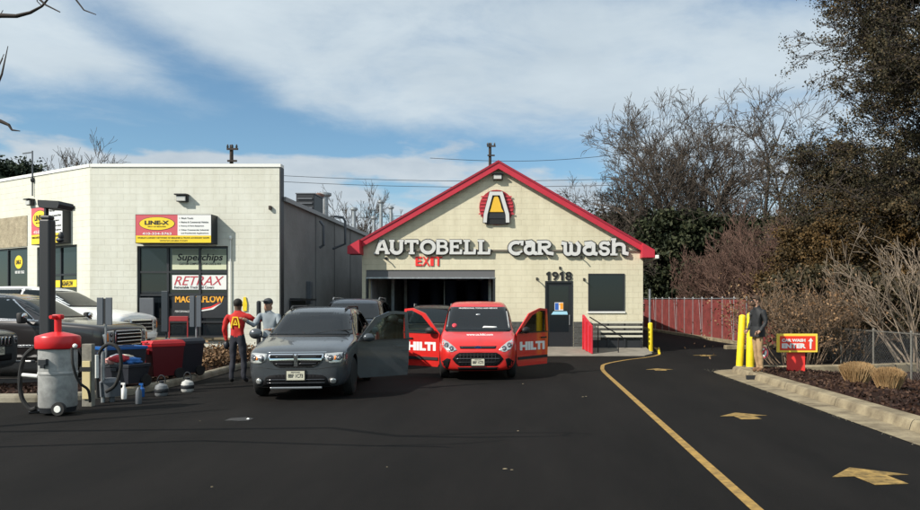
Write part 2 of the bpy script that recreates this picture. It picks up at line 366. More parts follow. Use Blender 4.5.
def clear_glass(name, tint, glossy=.12):
    m = bpy.data.materials.new(name); m.use_nodes = True; t = m.node_tree; t.nodes.clear()
    tr = t.nodes.new('ShaderNodeBsdfTransparent'); tr.inputs[0].default_value = (*tint, 1)
    gl = t.nodes.new('ShaderNodeBsdfGlossy'); gl.inputs['Roughness'].default_value = .03
    fr = t.nodes.new('ShaderNodeFresnel'); fr.inputs[0].default_value = 1.5
    ad = t.nodes.new('ShaderNodeMath'); ad.operation = 'ADD'; ad.inputs[1].default_value = glossy*.3; t.links.new(fr.outputs[0], ad.inputs[0])
    mx = t.nodes.new('ShaderNodeMixShader'); t.links.new(ad.outputs[0], mx.inputs[0]); t.links.new(tr.outputs[0], mx.inputs[1]); t.links.new(gl.outputs[0], mx.inputs[2])
    o = t.nodes.new('ShaderNodeOutputMaterial'); t.links.new(mx.outputs[0], o.inputs[0]); return m
door_glass = clear_glass('tinted_door_glass', (.55, .64, .61))
clear = clear_glass('clear_cover', (.85, .87, .88))

# ---------------------------------------------------------------- ground
def sm(a, b, x): t = max(0, min(1, (x-a)/(b-a))); return t*t*(3-2*t)
def gz(x, y): return 0.012*max(0.0, min(y, 70)-22)
def sheet(name, poly, off, m, step=1.5, zf=gz, skirt=None, kind='structure'):
    xs = [p[0] for p in poly]; ys = [p[1] for p in poly]
    pts = [Vector(p) for p in poly]; n = len(pts)
    def inside(x, y):
        c = False; j = n-1
        for i in range(n):
            xi, yi = poly[i]; xj, yj = poly[j]
            if (yi > y) != (yj > y) and x < (xj-xi)*(y-yi)/(yj-yi)+xi: c = not c
            j = i
        return c
    x = min(xs)+step/2
    while x < max(xs):
        y = min(ys)+step/2
        while y < max(ys):
            if inside(x, y): pts.append(Vector((x, y)))
            y += step
        x += step
    vo, _, fo, *_ = delaunay_2d_cdt(pts, [], [list(range(n))], 1, 1e-5)
    vs = [(p.x, p.y, zf(p.x, p.y)+off) for p in vo]; fs = [list(f) for f in fo]
    if skirt is not None:
        b = len(vs); vs += [(p[0], p[1], zf(p[0], p[1])+off) for p in poly]+[(p[0], p[1], zf(p[0], p[1])+off-skirt) for p in poly]
        for i in range(n): j = (i+1) % n; fs.append([b+i, b+n+i, b+n+j, b+j])
    me = bpy.data.meshes.new(name); me.from_pydata(vs, [], fs); me.update()
    o = link(name, me, m); tag(o, kind=kind); return o
def gbase(x, y): return gz(x, y)-0.02-0.25*sm(5.6, 7.5, x)*(1-sm(60, 90, y))
# base ground out to the horizon: fine in the middle, one big ring outside
b = MB()
gx = [-900, -300, -100, -50]+[-30+2*i for i in range(36)]+[60, 110, 300, 900]
gy = [-300, -60, -20]+[-8+2*i for i in range(44)]+[90, 120, 200, 500, 1800]
vs = [(x, y, gbase(x, y)) for y in gy for x in gx]; nx = len(gx)
b.add(vs, [(j*nx+i, j*nx+i+1, (j+1)*nx+i+1, (j+1)*nx+i) for j in range(len(gy)-1) for i in range(nx-1)])
tag(b.build('ground', soil), kind='structure')
KX = 4.66
sheet('asphalt_lot', [(-40, -12), (KX+.1, -12), (KX+.1, 18.0), (5.5, 19.0), (6.6, 19.45), (8.4, 19.8), (10.5, 20.5), (16, 22), (16, 29.5), (9.0, 31.0), (7.5, 46), (6.0, 60), (-40, 60)], 0.0, asphalt, 1.6)
# gutter pan and kerb on the right, with a rounded nose
def kerb(name, path, wid, hgt, m, side=1, gutter=0.0):
    k = MB(); n = len(path); v = []
    prof = [(0, -.05), (0.01, hgt*.55), (.03, hgt-.02), (.06, hgt), (wid-.03, hgt), (wid, hgt-.03), (wid, -.1)]
    if gutter: prof = [(-gutter, .008), (-.01, .012)]+prof[1:]
    for i, p in enumerate(path):
        a = Vector(path[max(i-1, 0)]); c = Vector(path[min(i+1, n-1)]); d = (c-a).normalized(); nn = Vector((d.y, -d.x))*side
        for q, z in prof: v.append((p[0]+nn.x*q, p[1]+nn.y*q, gz(p[0], p[1])+z))
    mlen = len(prof)
    fs = [(i*mlen+k2, (i+1)*mlen+k2, (i+1)*mlen+k2+1, i*mlen+k2+1) for i in range(n-1) for k2 in range(mlen-1)]
    if side < 0: fs = [f[::-1] for f in fs]
    fs += [tuple(range(mlen)), tuple(range((n-1)*mlen, n*mlen))[::-1]]
    k.add(v, fs); return tag(k.build(name, m), kind='structure')
def arc(cx, cy, r, a0, a1, n): return [(cx+r*math.cos(R(a0+(a1-a0)*i/n)), cy+r*math.sin(R(a0+(a1-a0)*i/n))) for i in range(n+1)]
nose = [(5.1, -12+i*1.0) for i in range(31)]+[(5.1, 18.9)]+arc(5.7, 18.9, .6, 180, 90, 8)[1:]+[(6.8, 19.6), (8.4, 19.9), (10.5, 20.6)]
kerb_con = mat('kerb_concrete', (.33, .275, .18), rough=.9, spec=.2, c2=(.15, .12, .08), vscale=2.6, bump=.008, bscale=50)
t_ = kerb_con.node_tree; b_ = t_.nodes['Principled BSDF']; src_ = b_.inputs['Base Color'].links[0].from_socket
g_ = t_.nodes.new('ShaderNodeNewGeometry'); s_ = t_.nodes.new('ShaderNodeSeparateXYZ'); t_.links.new(g_.outputs['Position'], s_.inputs[0])
def m_(op, a, b):
    n = t_.nodes.new('ShaderNodeMath'); n.operation = op
    for i, q in enumerate((a, b)):
        if isinstance(q, (int, float)): n.inputs[i].default_value = q
        else: t_.links.new(q, n.inputs[i])
    return n.outputs[0]
jn = m_('LESS_THAN', m_('FRACT', m_('MULTIPLY', s_.outputs[1], .4), 0), .007)     # open joints every 2.5 m
mx_n = t_.nodes.new('ShaderNodeMix'); mx_n.data_type = 'RGBA'; t_.links.new(jn, mx_n.inputs[0]); t_.links.new(src_, mx_n.inputs[6]); mx_n.inputs[7].default_value = (.03, .025, .02, 1)
t_.links.new(mx_n.outputs[2], b_.inputs['Base Color'])
kerb('kerb_right', nose, .34, .15, kerb_con, 1, gutter=.46)
def bedz(x, y): return gz(x, y)+.13-.22*sm(5.8, 9.0, x)+.05*mnoise.noise(Vector((x*.8, y*.8, 0)))*sm(5.5, 6.2, x)+.02*mnoise.noise(Vector((x*4, y*4, 3)))
sheet('mulch_bed', [(5.38, -12), (5.38, 18.8), (5.6, 19.25), (6.8, 19.35), (8.4, 19.65), (10.5, 20.3), (9.25, 14), (9.25, -12)], 0, mulch, .45, bedz, .2)
sheet('grass_verge', [(9.2, -12), (9.2, 14), (10.4, 20.2), (11.5, 23), (60, 23), (60, -12)], -.01, mat('winter_grass', (.11, .085, .035), rough=.95, c2=(.03, .03, .014), vscale=1.4, bump=.05, bscale=9), 3.0, lambda x, y: gz(x, y)-.12+.06*mnoise.noise(Vector((x*.5, y*.5, 5))), .3)
# left island: kerb, mulch bed and raised lot behind
lk = [(-40, 12.95), (-30, 12.95), (-20, 12.95), (-12, 12.95), (-9.6, 12.97)]+arc(-9.1, 14.47, 1.5, 270, 350, 6)+[(-7.6, 15.2), (-7.58, 16.2), (-7.75, 18.2), (-7.95, 20), (-8.0, 23.4)]
kerb('kerb_left', lk, .2, .14, concrete_dark, -1)
sheet('raised_lot', [(-40, 15.0), (-11.2, 15.0), (-9.9, 16.0), (-9.6, 22.9), (-14, 23.2), (-40, 34)], .10, mat('lot_asphalt', (.035, .032, .03), rough=.9, vary=.3, vscale=3), 1.2, lambda x, y: gz(x, y)+.19*sm(17.6, 19.6, y), .3)
sheet('mulch_strip', [(-40, 13.13), (-9.6, 13.15), (-8.4, 13.5), (-7.8, 14.4), (-7.78, 16.2), (-7.93, 18.2), (-8.13, 20), (-8.15, 23.4), (-9.55, 23.4), (-9.55, 15.9), (-11.1, 14.9), (-40, 14.9)], .115, mulch, .5, lambda x, y: gz(x, y)+.02*mnoise.noise(Vector((x*3, y*3, 1))), .1)
# yellow line, arrows
def ribbon(name, path, wid, off, m):
    v = []; n = len(path)
    for i, p in enumerate(path):
        a = Vector(path[max(i-1, 0)]); c = Vector(path[min(i+1, n-1)]); d = (c-a).normalized(); nn = Vector((d.y, -d.x))*wid/2
        for q in (-1, 1): v.append((p[0]+nn.x*q, p[1]+nn.y*q, gz(*p)+off))
    k = MB(); k.add(v, [(2*i, 2*i+1, 2*i+3, 2*i+2) for i in range(n-1)]); return tag(k.build(name, m), kind='structure')
def smooth_path(pts, k=6):
    out = []; n = len(pts)
    for i in range(n-1):
        p0, p1, p2, p3 = (Vector(pts[max(i-1, 0)]), Vector(pts[i]), Vector(pts[i+1]), Vector(pts[min(i+2, n-1)]))
        for j in range(k):
            t = j/k; out.append(tuple(.5*((2*p1)+(p2-p0)*t+(2*p0-5*p1+4*p2-p3)*t*t+(3*p1-p0-3*p2+p3)*t**3)))
    out.append(tuple(pts[-1])); return out
lp = [(1.84, y) for y in range(-6, 19, 2)]+[(1.85, 19.4), (1.93, 20.6), (2.15, 21.9), (2.9, 23.3), (3.75, 24.4), (4.35, 25.6), (4.62, 27.2), (4.85, 29.5)]
ribbon('yellow_line', smooth_path(lp), .105, .004, line_paint)
k = MB(); k.tube([(4.40+.13*i, 25.8+.8*i, .04+gz(0, 25.8+i*.8)) for i in range(4)], .045, 8)
tag(k.build('kerb_end_stop', yellow), 'short yellow painted kerb end beside the corner bollard', 'kerb stop')
for i, (ax, ay, sc, rot, lab) in enumerate(((3.33, 7.30, .80, .12, 'nearest and largest'), (3.23, 11.35, .74, .1, 'second nearest'), (3.4, 19.9, .72, 0, 'third and small'), (5.85, 25.2, .8, -.1, 'farthest, near the maroon fence'))):
    poly = [(-.21, -.42), (.21, -.42), (.21, .0), (.50, .0), (0, .46), (-.50, .0), (-.21, .0)]
    pr = [(ax+sc*(x*math.cos(rot)-y*math.sin(rot)), ay+sc*1.05*(x*math.sin(rot)+y*math.cos(rot))) for x, y in poly]
    k = MB(); k.prism(pr, 0, .004, Matrix.Translation((0, 0, gz(ax, ay)+.002)))
    tag(k.build('painted_arrow', yellow_paint), 'faded amber arrow painted on the lane, '+lab, 'road arrow', 'arrows painted on the entry lane')
# pothole and scraps on the asphalt
def rock(b, c, r, seed, flat=1.0):
    rr = random.Random(seed); n = 7; vs = []
    for i, zz in enumerate((0, .6, 1)):
        for kk in range(n):
            t = 2*math.pi*kk/n; q = r*(1 if i == 0 else .85 if i == 1 else .4)*rr.uniform(.7, 1.2)
            vs.append((c[0]+q*math.cos(t), c[1]+q*math.sin(t)*.8, c[2]+zz*r*flat*rr.uniform(.7, 1.1)))
    b.add(vs, [(i*n+kk, i*n+(kk+1) % n, (i+1)*n+(kk+1) % n, (i+1)*n+kk) for i in range(2) for kk in range(n)]+[tuple(range(2*n, 3*n))])
px, py = P(240, 419.5)
k = MB(); rr = random.Random(4)
k.prism([(px+.26*rr.uniform(.6, 1.1)*math.cos(t*.5), py+.2*rr.uniform(.6, 1.1)*math.sin(t*.5)) for t in range(12)], 0, .006)
tag(k.build('pothole_patch', black), 'small black pothole patch in front of the grey crossover', 'pothole')
k = MB(); rock(k, (px+.12, py, 0), .028, 3, .7)
tag(k.build('stone', white_paint), 'white stone chip at the edge of the pothole', 'stone')
for i, (qx, qy, r) in enumerate(((505, 469, .05), (512, 470, .035), (518, 431, .03), (583, 397, .05), (586, 396.5, .035), (523, 384, .05), (387, 467, .02), (200, 421, .02), (212, 487, .03))):
    x, y = P(qx, qy); k = MB(); rock(k, (x, y, 0), r*.5, i+20, .3)
    tag(k.build('paper_scrap', concrete), ['crumpled pale scrap on the asphalt in the near foreground', 'small scrap right beside the crumpled foreground one', 'tiny scrap on the asphalt between van and foreground', 'pale scrap lying left of the yellow line', 'tiny scrap touching the one left of the yellow line', 'pale scrap under the red van right door', 'speck of litter below the crossover door', 'speck of litter left of the pothole', 'speck of litter near the bottom left'][i], 'litter', 'scraps littering the asphalt')
k = MB()
for i in range(700):   # grit along gutters
    x = KX+rng.uniform(-.1, .45); y = rng.uniform(5, 20); rock(k, (x, y, .005), rng.uniform(.004, .011), i, .5)
tag(k.build('grit', concrete_dark), kind='stuff')

# ---------------------------------------------------------------- vector lettering
def strokes_glyph(b, strokes, x, y, sx, sy, wd, M, z0, z1):
    for i, st in enumerate(strokes):
        pts = [(x+p[0]*sx, y+p[1]*sy) for p in st[0]]; ww = wd*st[1]
        n = len(pts); Lp, Rp = [], []
        for j, p in enumerate(pts):
            d0 = (Vector(p)-Vector(pts[j-1])).normalized() if j > 0 else None
            d1 = (Vector(pts[j+1])-Vector(p)).normalized() if j < n-1 else None
            d = ((d0 or d1)+(d1 or d0)); d = d.normalized() if d.length > .1 else (d0 or d1)
            nn = Vector((-d.y, d.x)); k = 1.0
            if d0 and d1: k = min(1.6, 1/max(.5, nn.dot(Vector((-d0.y, d0.x)))))
            Lp.append(Vector(p)+nn*ww/2*k); Rp.append(Vector(p)-nn*ww/2*k)
        e = .0012*i
        for j in range(n-1):
            b.prism([tuple(Lp[j]), tuple(Rp[j]), tuple(Rp[j+1]), tuple(Lp[j+1])], z0, z1+e+.0004*(j % 2), M)
def A_(pts, w=1.0): return (pts, w)
def cv(cx, cy, rx, ry, a0, a1, n=10): return [(cx+rx*math.cos(R(a0+(a1-a0)*i/n)), cy+ry*math.sin(R(a0+(a1-a0)*i/n))) for i in range(n+1)]
SER = .55
GL = {
 'A': [A_([(.12, 0), (.44, 1)]), A_([(.88, 0), (.56, 1)]), A_([(.25, .33), (.75, .33)], .8), A_([(-.04, .04), (.3, .04)], .6), A_([(.7, .04), (1.04, .04)], .6), A_([(.34, .96), (.64, .96)], .7)],
 'U': [A_([(.18, 1), (.18, .35)]+cv(.5, .35, .32, .30, 180, 360, 8)+[(.82, 1)]), A_([(0, .96), (.36, .96)], .6), A_([(.64, .96), (1, .96)], .6)],
 'T': [A_([(.5, 0), (.5, 1)]), A_([(.02, .93), (.98, .93)], .85), A_([(.06, .98), (.06, .70)], .6), A_([(.94, .98), (.94, .70)], .6), A_([(.28, .04), (.72, .04)], .6)],
 'O': [A_(cv(.5, .5, .40, .43, 90, 450, 20))],
 'B': [A_([(.2, 0), (.2, 1)]), A_([(.05, .96), (.55, .96)]+cv(.58, .74, .24, .21, 80, -90, 6)+[(.2, .53)], .75), A_([(.55, .53)]+cv(.62, .28, .27, .24, 85, -90, 6)+[(.05, .04)], .75)],
 'E': [A_([(.2, 0), (.2, 1)]), A_([(.03, .95), (.88, .95), (.88, .72)], .7), A_([(.2, .52), (.68, .52)], .7), A_([(.66, .66), (.66, .38)], .55), A_([(.03, .05), (.9, .05), (.92, .32)], .7)],
 'L': [A_([(.3, 0), (.3, 1)]), A_([(.06, .96), (.56, .96)], .6), A_([(.06, .05), (.9, .05), (.93, .36)], .75)],
 'C': [A_(cv(.54, .47, .42, .42, 60, 300, 14), .95), A_([(.72, .92), (.93, .93), (.90, .66)], .7), A_([(.7, .1), (.92, .26)], .6)],
 'a': [A_([(.12, .86), (.55, .92), (.72, .80), (.72, .14), (.98, .06)]), A_(cv(.42, .36, .32, .30, 60, 330, 12), .9), A_([(.56, .98), (.30, .74)], .5)],
 'R': [A_([(.2, 0), (.2, .96)]), A_([(.02, .92), (.55, .94)]+cv(.58, .73, .24, .21, 80, -90, 6)+[(.26, .5)], .8), A_([(.42, .5), (.70, .10), (1.06, .04)], .9), A_([(.0, .04), (.4, .04)], .55)],
 'w': [A_([(.04, .92), (.22, .86), (.22, .3)]+cv(.36, .26, .14, .2, 180, 350, 6)+[(.5, .8)], .95), A_([(.5, .8), (.5, .3)]+cv(.68, .28, .18, .22, 180, 360, 6)+[(.88, .7), (.74, .98)], .95), A_([(.38, .95), (.56, .86)], .6)],
 's': [A_([(.88, .74), (.80, .92)]+cv(.50, .72, .30, .22, 50, 250, 8)+cv(.50, .28, .34, .24, 80, -140, 9)+[(.12, .34)], .85)],
 'h': [A_([(.2, 0), (.2, 1.22)]), A_([(.02, 1.2), (.34, 1.2)], .55), A_([(.2, .66)]+cv(.52, .60, .28, .24, 140, 10, 6)+[(.8, .16), (1.06, .08)], .95), A_([(0, .04), (.42, .04)], .55)],
}

# ================================================================ CAR WASH BUILDING
CY = 27.0; CS = F/CY
def cwx(px): return (px-VX)/CS
def cwz(py): return CH+(VY-py)/CS
MW = frame((0, CY, 0)); MWf = frame((0, CY, 0))
cw = thing('car_wash_building', 'cream block gabled car wash with red rake boards and dark exit bay', 'building', (0, CY, 0))
xl, xr = cwx(362), cwx(643); ax, az_ = -1.25, 7.0; ztipL = 3.78
slope = .575
def roofz(x): return az_-.22-slope*abs(x-ax)
ox0, ox1, oz = cwx(366), cwx(495), cwz(270)
dx0, dx1, dz = cwx(545), cwx(573), cwz(281)
wx0, wx1, wz0, wz1 = cwx(589.5), cwx(623), cwz(310), cwz(275)
# front wall in three pieces meeting around openings (poly concave notch, no holes)
poly = [(xl, -.3), (ox0, -.3), (ox0, oz), (ox1, oz), (ox1, -.3), (dx0, -.3), (dx0, dz), (dx1, dz), (dx1, -.3), (xr, -.3), (xr, roofz(xr)), (ax, roofz(ax)), (xl, roofz(xl))]
k = MB(); k.prism(poly, -.28, 0, MW); k.build('front_wall', cream, cw)
k = MB(); k.box(xr-.25, xr, CY+.281, CY+32, -.3, roofz(xr)); k.build('side_wall', cream, cw)
k = MB(); k.box(xl, xl+.25, CY+.281, CY+32, -.3, roofz(xl)); k.build('side_wall', cream, cw)
k = MB(); k.box(xl+.26, ox1+.15, CY+16, CY+16.2, 0, 4); k.box(ox1+.05, ox1+.2, CY+.285, CY+16, 0, 4); k.box(xl+.26, xl+.3, CY+.285, CY+16, 0, 4); k.box(xl+.26, ox1+.2, CY+.285, CY+16.2, 3.4, 3.6)
k.build('tunnel_lining', tunnel, cw)
k = MB(); k.box(xl+.3, ox1+.04, CY+.29, CY+15.9, gz(0, CY)+.01, gz(0, CY)+.05); k.build('tunnel_floor', mat('wet_floor', (.10, .10, .10), rough=.35), cw)
# bay header, jambs
k = MB(); k.box(ox0, ox1, cwz(277), oz, -.14, -.03, MW); hd = k.build('door_header', mat('header_grey', (.13, .13, .135), rough=.5), cw)
k = MB(); k.box(ox0, ox1, cwz(278.6), cwz(277.2), -.1, .02, MW); k.build('door_rail', steel, cw)
for a in (ox0, ox1-.07):
    k = MB(); k.box(a, a+.07, 0.05, cwz(278.8), -.13, .012, MW); k.build('door_jamb', near_black, cw)
k = MB(); k.tube([(cwx(428), CY+5, .3), (cwx(428), CY+5, 3.3)], .035, 8); k.build('tunnel_pipe', steel, cw)
for dd in (3.0, 6.0, 9.5):   # steel arches over the conveyor
    k = MB(); xa_, xb_ = ox0+.35, ox1-.3
    k.box(xa_, xa_+.12, CY+dd, CY+dd+.12, .05, 3.0); k.box(xb_-.12, xb_, CY+dd, CY+dd+.12, .05, 3.0); k.box(xa_, xb_, CY+dd, CY+dd+.12, 3.001, 3.12); k.build('wash_arch', steel, cw)
for i in range(5):   # wash brushes hanging in the tunnel
    k = MB(); bx = ox0+.6+i*.85; k.lathe([(.12, .6), (.28, .7), (.3, 2.9), (.12, 3.0)], 12, Matrix.Translation((bx, CY+7+(i % 2)*1.5, 0))); k.build('wash_brush', mat('brush_cloth', (.07, .09, .16), rough=.9) if i == 0 else MATS['brush_cloth'], cw)
# roof slabs, rake boards, soffit
OH = .15
for sgn, xe in ((-1, -6.62), (1, 4.34)):
    d = Vector((xe-ax, 0, -slope*abs(xe-ax)));
    def pt(t, up, y): return (ax+(xe-ax)*t, y, az_-slope*abs(xe-ax)*t+up)
    def slab(y0, y1, u0, u1, t0=0.0, t1=1.0):
        q = MB(); v = [pt(t0, u0, y0), pt(t1, u0, y0), pt(t1, u1, y0), pt(t0, u1, y0), pt(t0, u0, y1), pt(t1, u0, y1), pt(t1, u1, y1), pt(t0, u1, y1)]
        fs = [(0, 1, 2, 3), (7, 6, 5, 4), (0, 4, 5, 1), (1, 5, 6, 2), (2, 6, 7, 3), (3, 7, 4, 0)]
        if sgn < 0: fs = [f[::-1] for f in fs]
        q.add(v, fs); return q
    slab(CY-OH-.02, CY+32.2, -.10, -.02).build('roof_shingles', shingle, cw)
    slab(CY-OH, CY-.005, -.20, -.104).build('soffit', mat('soffit_grey', (.26, .24, .22), rough=.8) if sgn < 0 else MATS['soffit_grey'], cw)
    slab(CY-OH-.075, CY-OH-.025, -.29, 0.0, 0.0, .985).build('rake_board', red_trim, cw)
    slab(CY-OH-.10, CY-OH-.078, -.07, .012, 0.0, .985).build('rake_edge', mat('dark_red_trim', (.30, .012, .03), rough=.5) if sgn < 0 else MATS['dark_red_trim'], cw)
    # boxed return at the eave
    q = MB(); xe2 = xe-sgn*.42; ze = az_-slope*abs(xe-ax)
    q.prism([(xe, ze-.05), (xe, ze-.32), (xe2-sgn*.02, ze-.32), (xe2, ze-.05+slope*.42)], CY-.004 if False else .0, .62, frame((0, CY-.001, 0))); q.build('eave_return', red_trim, cw)
k = MB(); k.box(4.36, 4.50, CY-.62, CY+32, 3.42, 3.55, ch=.02); k.build('gutter', white_paint, cw)
# door
dr = MB(); dr.box(dx0, dx1, .25, dz, -.10, -.05, MW).build('door', door_dark, cw)
D = cw.children[-1]
for (a0, a1, b0, b1) in ((dx0, dx0+.06, .25, dz-.06), (dx1-.06, dx1, .25, dz-.06), (dx0, dx1, dz-.058, dz)):
    k = MB(); k.box(a0, a1, b0, b1, -.048, .012, MW); k.build('frame', near_black, D)
k = MB(); k.box(dx0+.16, dx1-.16, cwz(332), cwz(286), -.049, -.042, MW); k.build('pane', glass_dark, D)
k = MB(); k.box(cwx(554.6), cwx(563.4), cwz(310.5), cwz(302.5), -.041, -.036, MW); k.build('poster', sign_white, D)
k = MB(); k.box(cwx(555), cwx(558.6), cwz(310), cwz(303), -.035, -.032, MW); k.build('poster_block', mat('poster_blue', (.03, .12, .45), rough=.5), D)
k = MB(); k.box(cwx(560.2), cwx(563.2), cwz(309.4), cwz(303), -.035, -.032, MW); k.box(cwx(559.0), cwx(560.0), cwz(305), cwz(303.6), -.035, -.032, MW); k.build('poster_block', mat('poster_orange', (.85, .35, .03), rough=.5), D)
k = MB(); k.prism([(cwx(551.2), cwz(314.6)), (cwx(567.8), cwz(314.6)), (cwx(567), cwz(311.4)), (cwx(553.5), cwz(311.4))], -.041, -.034, MW); k.build('notice', mat('pale_blue_notice', (.35, .65, .80), rough=.5), D)
k = MB(); k.box(dx1-.14, dx1-.11, cwz(325), cwz(315), -.04, .02, MW, ch=.008); k.build('door_handle', steel, D)
# window
k = MB(); k.box(wx0, wx1, wz0, wz1, .004, .02, MW); W = k.build('window', glass_dark, cw)
for (a0, a1, b0, b1) in ((wx0-.05, wx1+.05, wz1, wz1+.05), (wx0-.05, wx1+.05, wz0-.05, wz0), (wx0-.05, wx0, wz0, wz1), (wx1, wx1+.05, wz0, wz1)):
    k = MB(); k.box(a0, a1, b0, b1, .002, .035, MW); k.build('frame', near_black, W)
k = MB(); k.box(wx0-.08, wx1+.08, wz0-.11, wz0-.052, .002, .05, MW); k.build('sill', white_paint, W)
# dark block courses at the foot of the wall
fb = mat('foundation_grey', (.075, .075, .07), rough=.9, vary=.35, vscale=5, bump=.01, bscale=30)
bme = None
def blocks(x0, x1, zt, rows, first=True):
    global bme
    for r in range(rows):
        zz = zt-.2*(r+1); x = x0-(.2 if r % 2 else 0)
        while x < x1-.05:
            a, c = max(x, x0), min(x+.39, x1)
            if c-a > .08:
                full = (c-a) > .385
                q = MB(); q.box(0, c-a, 0, .188, 0, .022, frame((0, 0, 0)), ch=0.0)
                if full and bme is not None: o = bpy.data.objects.new('foundation_block', bme); col.objects.link(o); o.parent = cw
                else:
                    me = q.mesh('foundation_block'); me.materials.append(fb); o = bpy.data.objects.new('foundation_block', me); col.objects.link(o); o.parent = cw
                    if full: bme = me
                o.location = (a, -.003, zz)
            x += .40
blocks(dx1+.02, xr-.01, 1.17, 5); blocks(ox1+.1, dx0-.02, 1.17, 5)
# EXIT, 1918, sign letters, emblem, lamps
ex = thing('exit_lettering', 'red EXIT letters mounted above the dark wash bay', 'letters', (cwx(429.5), CY, cwz(261)))
exx = [(416.2, 6.4), (422.9, 6.6), (429.6, 3.6), (433.6, 8.2)]
for ch_, (px0, wpx) in zip('EXIT', ((415.6, 6.2), (422.4, 7.4), (430.5, 3.2), (434.3, 8.0))):
    text('letter', ch_, cwx(px0+wpx/2), cwz(261.3), wpx/CS, 9.4/CS, MW, .01, text_red, ex, depth=.02, bold=.03 if ch_ == 'E' else .012)
nn_ = thing('house_number', 'black 1918 numerals above the dark door', 'numerals', (cwx(560), CY, cwz(276)))
for ch_, (px0, wpx) in zip('1918', ((546.3, 4.2), (551.8, 6.6), (559.6, 4.2), (565.2, 6.8))):
    if ch_ == '1':
        k = MB(); X0 = cwx(px0+2.6); Z0 = cwz(280.3); k.prism([(X0-.045, Z0), (X0+.045, Z0), (X0+.045, Z0+.315), (X0-.02, Z0+.315), (X0-.10, Z0+.255), (X0-.10, Z0+.20), (X0-.045, Z0+.225)], .008, .038, MW); k.build('numeral', black, nn_)
    else: text('numeral', ch_, cwx(px0+wpx/2), cwz(276), wpx/CS, 8.6/CS, MW, .008, black, nn_, depth=.03, bold=.02)
sg = thing('letter_sign', 'raised white wall letters reading AUTOBELL CAR WASH across the gable', 'letter sign', (cwx(508), CY, cwz(250)))
k = MB(); k.box(cwx(380), cwx(640), cwz(251.5), cwz(249.8), .01, .06, MW); k.build('raceway', mat('raceway_dark', (.16, .14, .11), rough=.6), sg)
lw = mat('letter_face', (.64, .64, .62), rough=.4); ls = mat('letter_side', (.03, .03, .03), rough=.6)
def sign_letters(s, xs, wds, y0, y1, thick):
    for ch_, px0, wpx in zip(s, xs, wds):
        b = MB(); h = (y0-y1)/CS
        strokes_glyph(b, GL[ch_], cwx(px0), cwz(y0), wpx/CS, h, thick, MW, .112, .135)
        o = b.build('letter', lw, sg)
        b = MB(); strokes_glyph(b, GL[ch_], cwx(px0), cwz(y0), wpx/CS, h, thick*1.55, MW, .02, .108)
        c = b.build('return', ls, o)
sign_letters('AUTOBELL', [375.5, 390.0, 405.5, 420.6, 436.0, 449.5, 463.0, 477.0], [14.5, 14.5, 13.5, 15.5, 13.0, 13.0, 13.0, 13.5], 254.0, 240.6, .125)
sign_letters('CaR', [508.0, 524.0, 536.5], [15.5, 13, 16.0], 254.6, 241.2, .130)
sign_letters('wash', [560.5, 582.5, 598.0, 610.0], [21, 15, 12, 17], 255.2, 242.2, .130)
em = thing('bell_emblem', 'round red emblem with white A and yellow bell under the gable lamp', 'emblem', (cwx(497), CY, cwz(208)))
mx_, mz_ = cwx(496.5), cwz(207.5); er = 17.2/CS
k = MB(); k.prism(ellipse(mx_, mz_, er, er*1.02), .01, .05, MW); k.build('disc', mat('emblem_red', (.36, .02, .03), rough=.5), em)
for q in range(7):
    zz = mz_+er*.62-q*er*.2; hw = math.sqrt(max(0, 1-((zz-mz_)/er)**2))*er*.97+(er*.13 if q in (0, 5) else -.01)
    k = MB(); k.box(mx_-hw, mx_+hw, zz-.022, zz+.022, .051, .07, MW); k.build('bar', sign_red, em)
k = MB(); k.prism([(mx_-.42, mz_-.62), (mx_-.30, mz_+.1), (mx_-.14, mz_+.42), (mx_+.14, mz_+.42), (mx_+.30, mz_+.1), (mx_+.42, mz_-.62)], .072, .085, MW); k.build('shield', black, em)
def circ(cx, cz, pts): return [(cx+x*er, cz+z*er) for x, z in pts]
bell = circ(mx_, mz_, [(-.08, .68), (.06, .68), (.14, .5), (.24, .2), (.30, -.08), (.42, -.28), (-.42, -.28), (-.32, -.08), (-.26, .2), (-.16, .5)])
k = MB(); k.prism(bell, .087, .115, MW); k.build('bell', mat('bell_yellow', (.80, .48, .04), rough=.4), em)
k = MB(); k.prism(circ(mx_, mz_, [(-.5, -.34), (.48, -.34), (.52, -.66), (-.52, -.66)]), .087, .105, MW); k.build('clapper_band', near_black, em)
b = MB(); strokes_glyph(b, [A_([(-.66, -.90), (-.62, -.42), (-.30, .78), (.28, .78), (.64, -.42), (.66, -.90)])], mx_, mz_, er, er, .13, MW, .136, .155); b.build('letter', lw, em)
b = MB(); strokes_glyph(b, [A_([(-.66, -.93), (-.62, -.42), (-.30, .78), (.28, .78), (.64, -.42), (.66, -.93)])], mx_, mz_, er, er, .17, MW, .088, .132); b.build('return', ls, em)
def wall_lamp(px_, py_, M, x, z, lab, sc=1.0):
    t = thing('wall_lamp', lab, 'wall lamp', tuple(M @ Vector((x, z, 0))), 0, 'floodlights on the walls')
    k = MB(); k.box(x-.17*sc, x+.17*sc, z-.10*sc, z+.12*sc, .004, .14*sc, M, ch=.015); k.box(x-.19*sc, x+.19*sc, z+.10*sc, z+.14*sc, .006, .24*sc, M); k.build('housing', black, t)
    k = MB(); k.box(x-.14*sc, x+.14*sc, z-.085*sc, z+.07*sc, .142*sc, .19*sc, M, ch=.012); k.build('lens', mat('lamp_lens', (.55, .55, .52), rough=.2) if 'lamp_lens' not in MATS else MATS['lamp_lens'], t)
wall_lamp(0, 0, MW, cwx(498), cwz(177.5), 'small black floodlight under the peak of the red gable')
